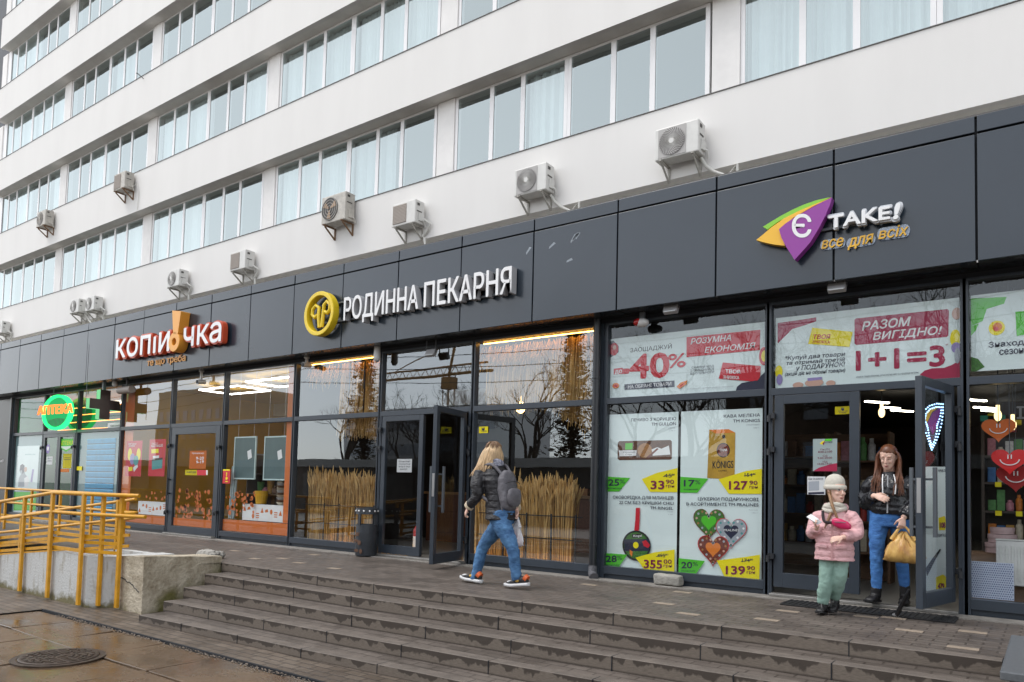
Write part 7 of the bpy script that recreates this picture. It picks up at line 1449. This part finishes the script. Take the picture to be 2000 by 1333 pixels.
for h_, t_, a_ in ((hlR, toR, anR), (hlL, toL, anL)):
    mb = MB(); shoe(mb, h_ + U1 * .02, t_ + U1 * .02, .05, .095); mb.tube([h_ + (t_ - h_) * .2 + U1 * .06, a_ + U1 * .0], [.052, .05], 12); bo = fuse(mb, 'boot', BOOT, pc_, .007, 1); mb = MB(); sole(mb, h_, t_ + (t_ - h_).normalized() * .03, .056, .03); mb.build('sole', BOOT, bo)
def roots3(rs):
    sg = rs.choice((-1, 1)); a = rs.uniform(.0, 1.9); side = r_ * sg * cos(a * .75) * 1.0 - f_ * (sin(a * .75) - .18); side.z *= .2; top = hd + u_ * .108 - f_ * .01 + r_ * sg * .006; mid = hd + side * .088 + u_ * .03; low = hd + side * .10 - U1 * .10 + F3 * .01; L = rs.uniform(.26, .40); end = hd + side * .115 - U1 * L + F3 * (.075 if a < 1.0 else -.02) + R3 * sg * rs.uniform(-.01, .06) * -1
    end = hd + R3 * (-sg if r_.dot(R3) < 0 else sg) * rs.uniform(.05, .155) - U1 * L + F3 * (rs.uniform(.06, .13) if a < 1.2 else -.06)
    return [top, mid + side * rs.uniform(0, .012), low + side * rs.uniform(0, .02), end]
hairlocks(pc_, 'hair', RUST, [(hd + u_ * .046 - f_ * .020, (.083, .106, .082)), (hd - u_ * .03 - f_ * .04, (.082, .07, .11))], roots3, 5, 300, .0095)
carrier('shopping_bag', 'full yellow plastic carrier bag held by the woman in the doorway', wrL - U1 * .07, .165, .37, YBAG, mat('mixed_groceries', (.40, .10, .06), rough=.5, var=.8, vscale=22, var2=(.05, .03, .02)), 8, Vector((-1, -.15, 0)).normalized(), [(-.35, .68, .5), (.15, .72, .45), (-.1, .5, .35)], 'yellow').rotation_euler = (0, 0, 0)
# ---------------------------------------------------------------- across the street: what the shop windows mirror
BARK = mat('bark', (.055, .042, .032), rough=.9, var=.3, vscale=8)
def bare_tree(x, y, h, label, seed, spread=1., depth=6):
    rs = random.Random(seed); t = thing('bare_tree', label, 'tree', (x, y, ZG), 'bare trees across the street'); tr = MB(); cr = MB()
    def grow(p, d, L, r, k):
        n = 3; pts = [p]
        for i in range(n): d = (d + Vector((rs.gauss(0, .13), rs.gauss(0, .13), rs.gauss(.03, .08)))).normalized(); p = p + d * L / n; pts.append(p)
        (tr if k <= 1 else cr).tube(pts, [r * (1 - .35 * i / n) for i in range(n + 1)], 7 if k < 2 else (4 if k < 4 else 3), cap=False)
        if k >= depth: return
        for _ in range(rs.choice((2, 3, 3)) if k else 4):
            a = rs.uniform(.3, .85) * spread; ax = d.orthogonal().normalized(); ax.rotate(Matrix.Rotation(rs.random() * 6.28, 3, d)); q = d.copy(); q.rotate(Matrix.Rotation(a, 3, ax)); q.z += .12
            grow(pts[-1] if rs.random() < .7 else pts[-2], q.normalized(), L * rs.uniform(.62, .82), r * .58, k + 1)
    grow(Vector((x, y, ZG)), Vector((0, 0, 1)), h * .27, h * .018, 0)
    tr.build('trunk', BARK, t); cr.build('crown', BARK, t)
for i, (x, y, h, sp) in enumerate([(-30, -14, 9, 1.1), (-36, -24, 12, 1.), (-20, -22, 12, 1.), (-9, -9, 11, 1.1), (-14, -15, 12, 1.), (-3, -8, 10, 1.15), (-26, -20, 13, 1.), (-44, -22, 13, 1.), (-6.5, -17, 13, 1.2), (2, -13, 11, 1.1)]): bare_tree(x, y, h, 'bare branching street tree opposite the shops', 100 + i, sp)
KD = mat('kiosk_dark', (.035, .033, .03), rough=.6); KB = mat('kiosk_band', (.32, .33, .33), rough=.6)
kr = thing('kiosk_row', 'long low dark kiosk row with a pale roof band across the street', 'kiosk', (-28, -13, ZG)); mb = MB(); mb.box(-60, 4, -16.5, -13, ZG, 2.3); mb.build('wall', KD, kr); mb = MB(); mb.box(-60.2, 4.2, -16.7, -12.6, 2.301, 2.75); mb.build('roof', KB, kr); mb = MB()
for i in range(18): mb.box(-59 + i * 3.5, -56.6 + i * 3.5, -12.99, -12.95, .3, 1.9)
mb.build('shutters', mat('kiosk_shutter', (.06, .06, .06), rough=.4), kr)
fb = thing('far_apartment_block', 'beige apartment block opposite the shops', 'building', (-75, -50, ZG)); mb = MB(); mb.box(-128, -106, -64, -52, ZG, 17); mb.build('wall', mat('beige_wall', (.45, .38, .28), rough=.9), fb)
for k in range(4):
    for i in range(9): mb = MB(); mb.box(-127 + i * 2.4, -125.8 + i * 2.4, -51.99, -51.9, 2 + k * 3.2, 3.7 + k * 3.2); mb.build('window', GREYP, fb)
tc = thing('tower_crane', 'orange lattice tower crane far across the street', 'crane', (-80, -75, ZG)); CRN = mat('crane_ochre', (.30, .16, .05), rough=.6); mb = MB(); bx0 = Vector((-80, -75, 0))
for sx in (-.7, .7):
    for sy in (-.7, .7): mb.tube([bx0 + Vector((sx, sy, ZG)), bx0 + Vector((sx, sy, 20))], .12, 4)
for i in range(11): mb.tube([bx0 + Vector((-.7, -.7, i * 1.7)), bx0 + Vector((.7, -.7, i * 1.7 + 1.7))], .08, 4)
mb.build('mast', CRN, tc); mb = MB(); mb.tube([bx0 + Vector((-15, 0, 20)), bx0 + Vector((9, 0, 20))], .25, 4); mb.tube([bx0 + Vector((-15, 0, 21.4)), bx0 + Vector((8, 0, 21.4))], .18, 4)
for i in range(13): mb.tube([bx0 + Vector((-15 + i * 1.7, 0, 20)), bx0 + Vector((-14.1 + i * 1.7, 0, 21.4))], .08, 4); mb.tube([bx0 + Vector((-14.1 + i * 1.7, 0, 21.4)), bx0 + Vector((-13.3 + i * 1.7, 0, 20))], .08, 4)
mb.build('jib', CRN, tc); mb = MB(); mb.tube([bx0 + Vector((0, 0, 20)), bx0 + Vector((1, 0, 26))], .3, 4); mb.tube([bx0 + Vector((1, 0, 26)), bx0 + Vector((-13, 0, 21.4))], .1, 4); mb.build('apex', CRN, tc); mb = MB(); mb.box(-81, -79, -76, -74, 17.5, 19.5); mb.build('cab', CRN, tc)
wb = thing('low_white_block', 'low white commercial block far across the street', 'building', (-72, -60, ZG)); mb = MB(); mb.box(-88, -58, -72, -60, ZG, 12.6); mb.build('wall', mat('block_white', (.62, .63, .64), rough=.8), wb)
for k in range(3): mb = MB(); mb.box(-87, -59, -59.99, -59.9, 2.5 + k * 3.4, 4 + k * 3.4); mb.build('window_band', GREYP, wb)
WIRE = mat('wire', (.02, .02, .02), rough=.6)
for i, (z, y) in enumerate(((6.2, -6), (6.9, -6.4), (7.3, -5.6))):
    mb = MB(); n = 20; mb.tube([(-70 + 80 * j / n, y, z - 1.0 * sin(pi * ((j % 10) / 10))) for j in range(n + 1)], .015, 4, cap=False); single('overhead_cable', 'slack overhead cable strung along the street', 'cable', mb, WIRE, 'overhead cables')
bh = thing('sky_screen_house', 'dull brown brick house behind the kiosks across the street', 'building', (-4, -30, ZG)); mb = MB(); mb.box(-17, 14, -40, -30, ZG, 8.6); mb.build('wall', mat('sky_screen_brown', (.10, .065, .045), rough=.9, var=.3, vscale=2), bh); mb = MB(); mb.box(-17.4, 14.4, -40.4, -29.6, 8.601, 9.0); mb.build('roof', KD, bh)  # house added out of view to keep sky reflections off the grocery panes
for k in range(2):
    for i in range(9): mb = MB(); mb.box(-15.5 + i * 3.3, -14.1 + i * 3.3, -29.99, -29.9, 2.9 + k * 3, 4.6 + k * 3); mb.build('window', GREYP, bh)
FIRG = mat('fir_needles', (.060, .046, .022), rough=.8, var=.5, vscale=3)
def fir(x, y, h, r0, label, seed):
    rs = random.Random(seed); t = thing('conifer_tree', label, 'tree', (x, y, ZG)); mb = MB(); mb.tube([(x, y, ZG), (x, y, ZG + h * .95)], [h * .016, h * .003], 7); mb.build('trunk', BARK, t); mb = MB()
    lob = [rs.uniform(.55, 1.15) for _ in range(12)]
    for k in range(560):
        zz = rs.random() ** .8; z = ZG + h * (.10 + .88 * zz); a = rs.random() * 6.283; R = r0 * (1.02 - zz) ** .6 * lob[int(zz * 11.9)] * (.8 + .3 * sin(a * 3 + zz * 9))
        d = Vector((cos(a), sin(a), rs.uniform(-.15, .45))); p = Vector((x, y, z)); L = R * rs.uniform(.45, 1.1); s = Vector((-d.y, d.x, 0)).normalized(); dr = rs.uniform(.1, .45)
        for q in range(7):
            u = (q + 1) / 7; c = p + d * L * u + Vector((rs.gauss(0, .07), rs.gauss(0, .07), -L * dr * u * u + rs.gauss(0, .06))); w_ = rs.uniform(.08, .2) * (1.3 - .7 * u); n_ = Vector((rs.gauss(0, .1), rs.gauss(0, .1), rs.uniform(-.16, .02)))
            mb.face([c - d * w_, c + s * w_ + n_, c + d * w_ * 1.2, c - s * w_ + n_])
    mb.build('crown', FIRG, t)
fir(-21.6, -18.2, 13, 2.6, 'shaggy brown green conifer behind the kiosks facing the drain pipe', 1); fir(-38.4, -18.2, 13.5, 2.8, 'shaggy brown green conifer behind the kiosks facing the bin window', 2)
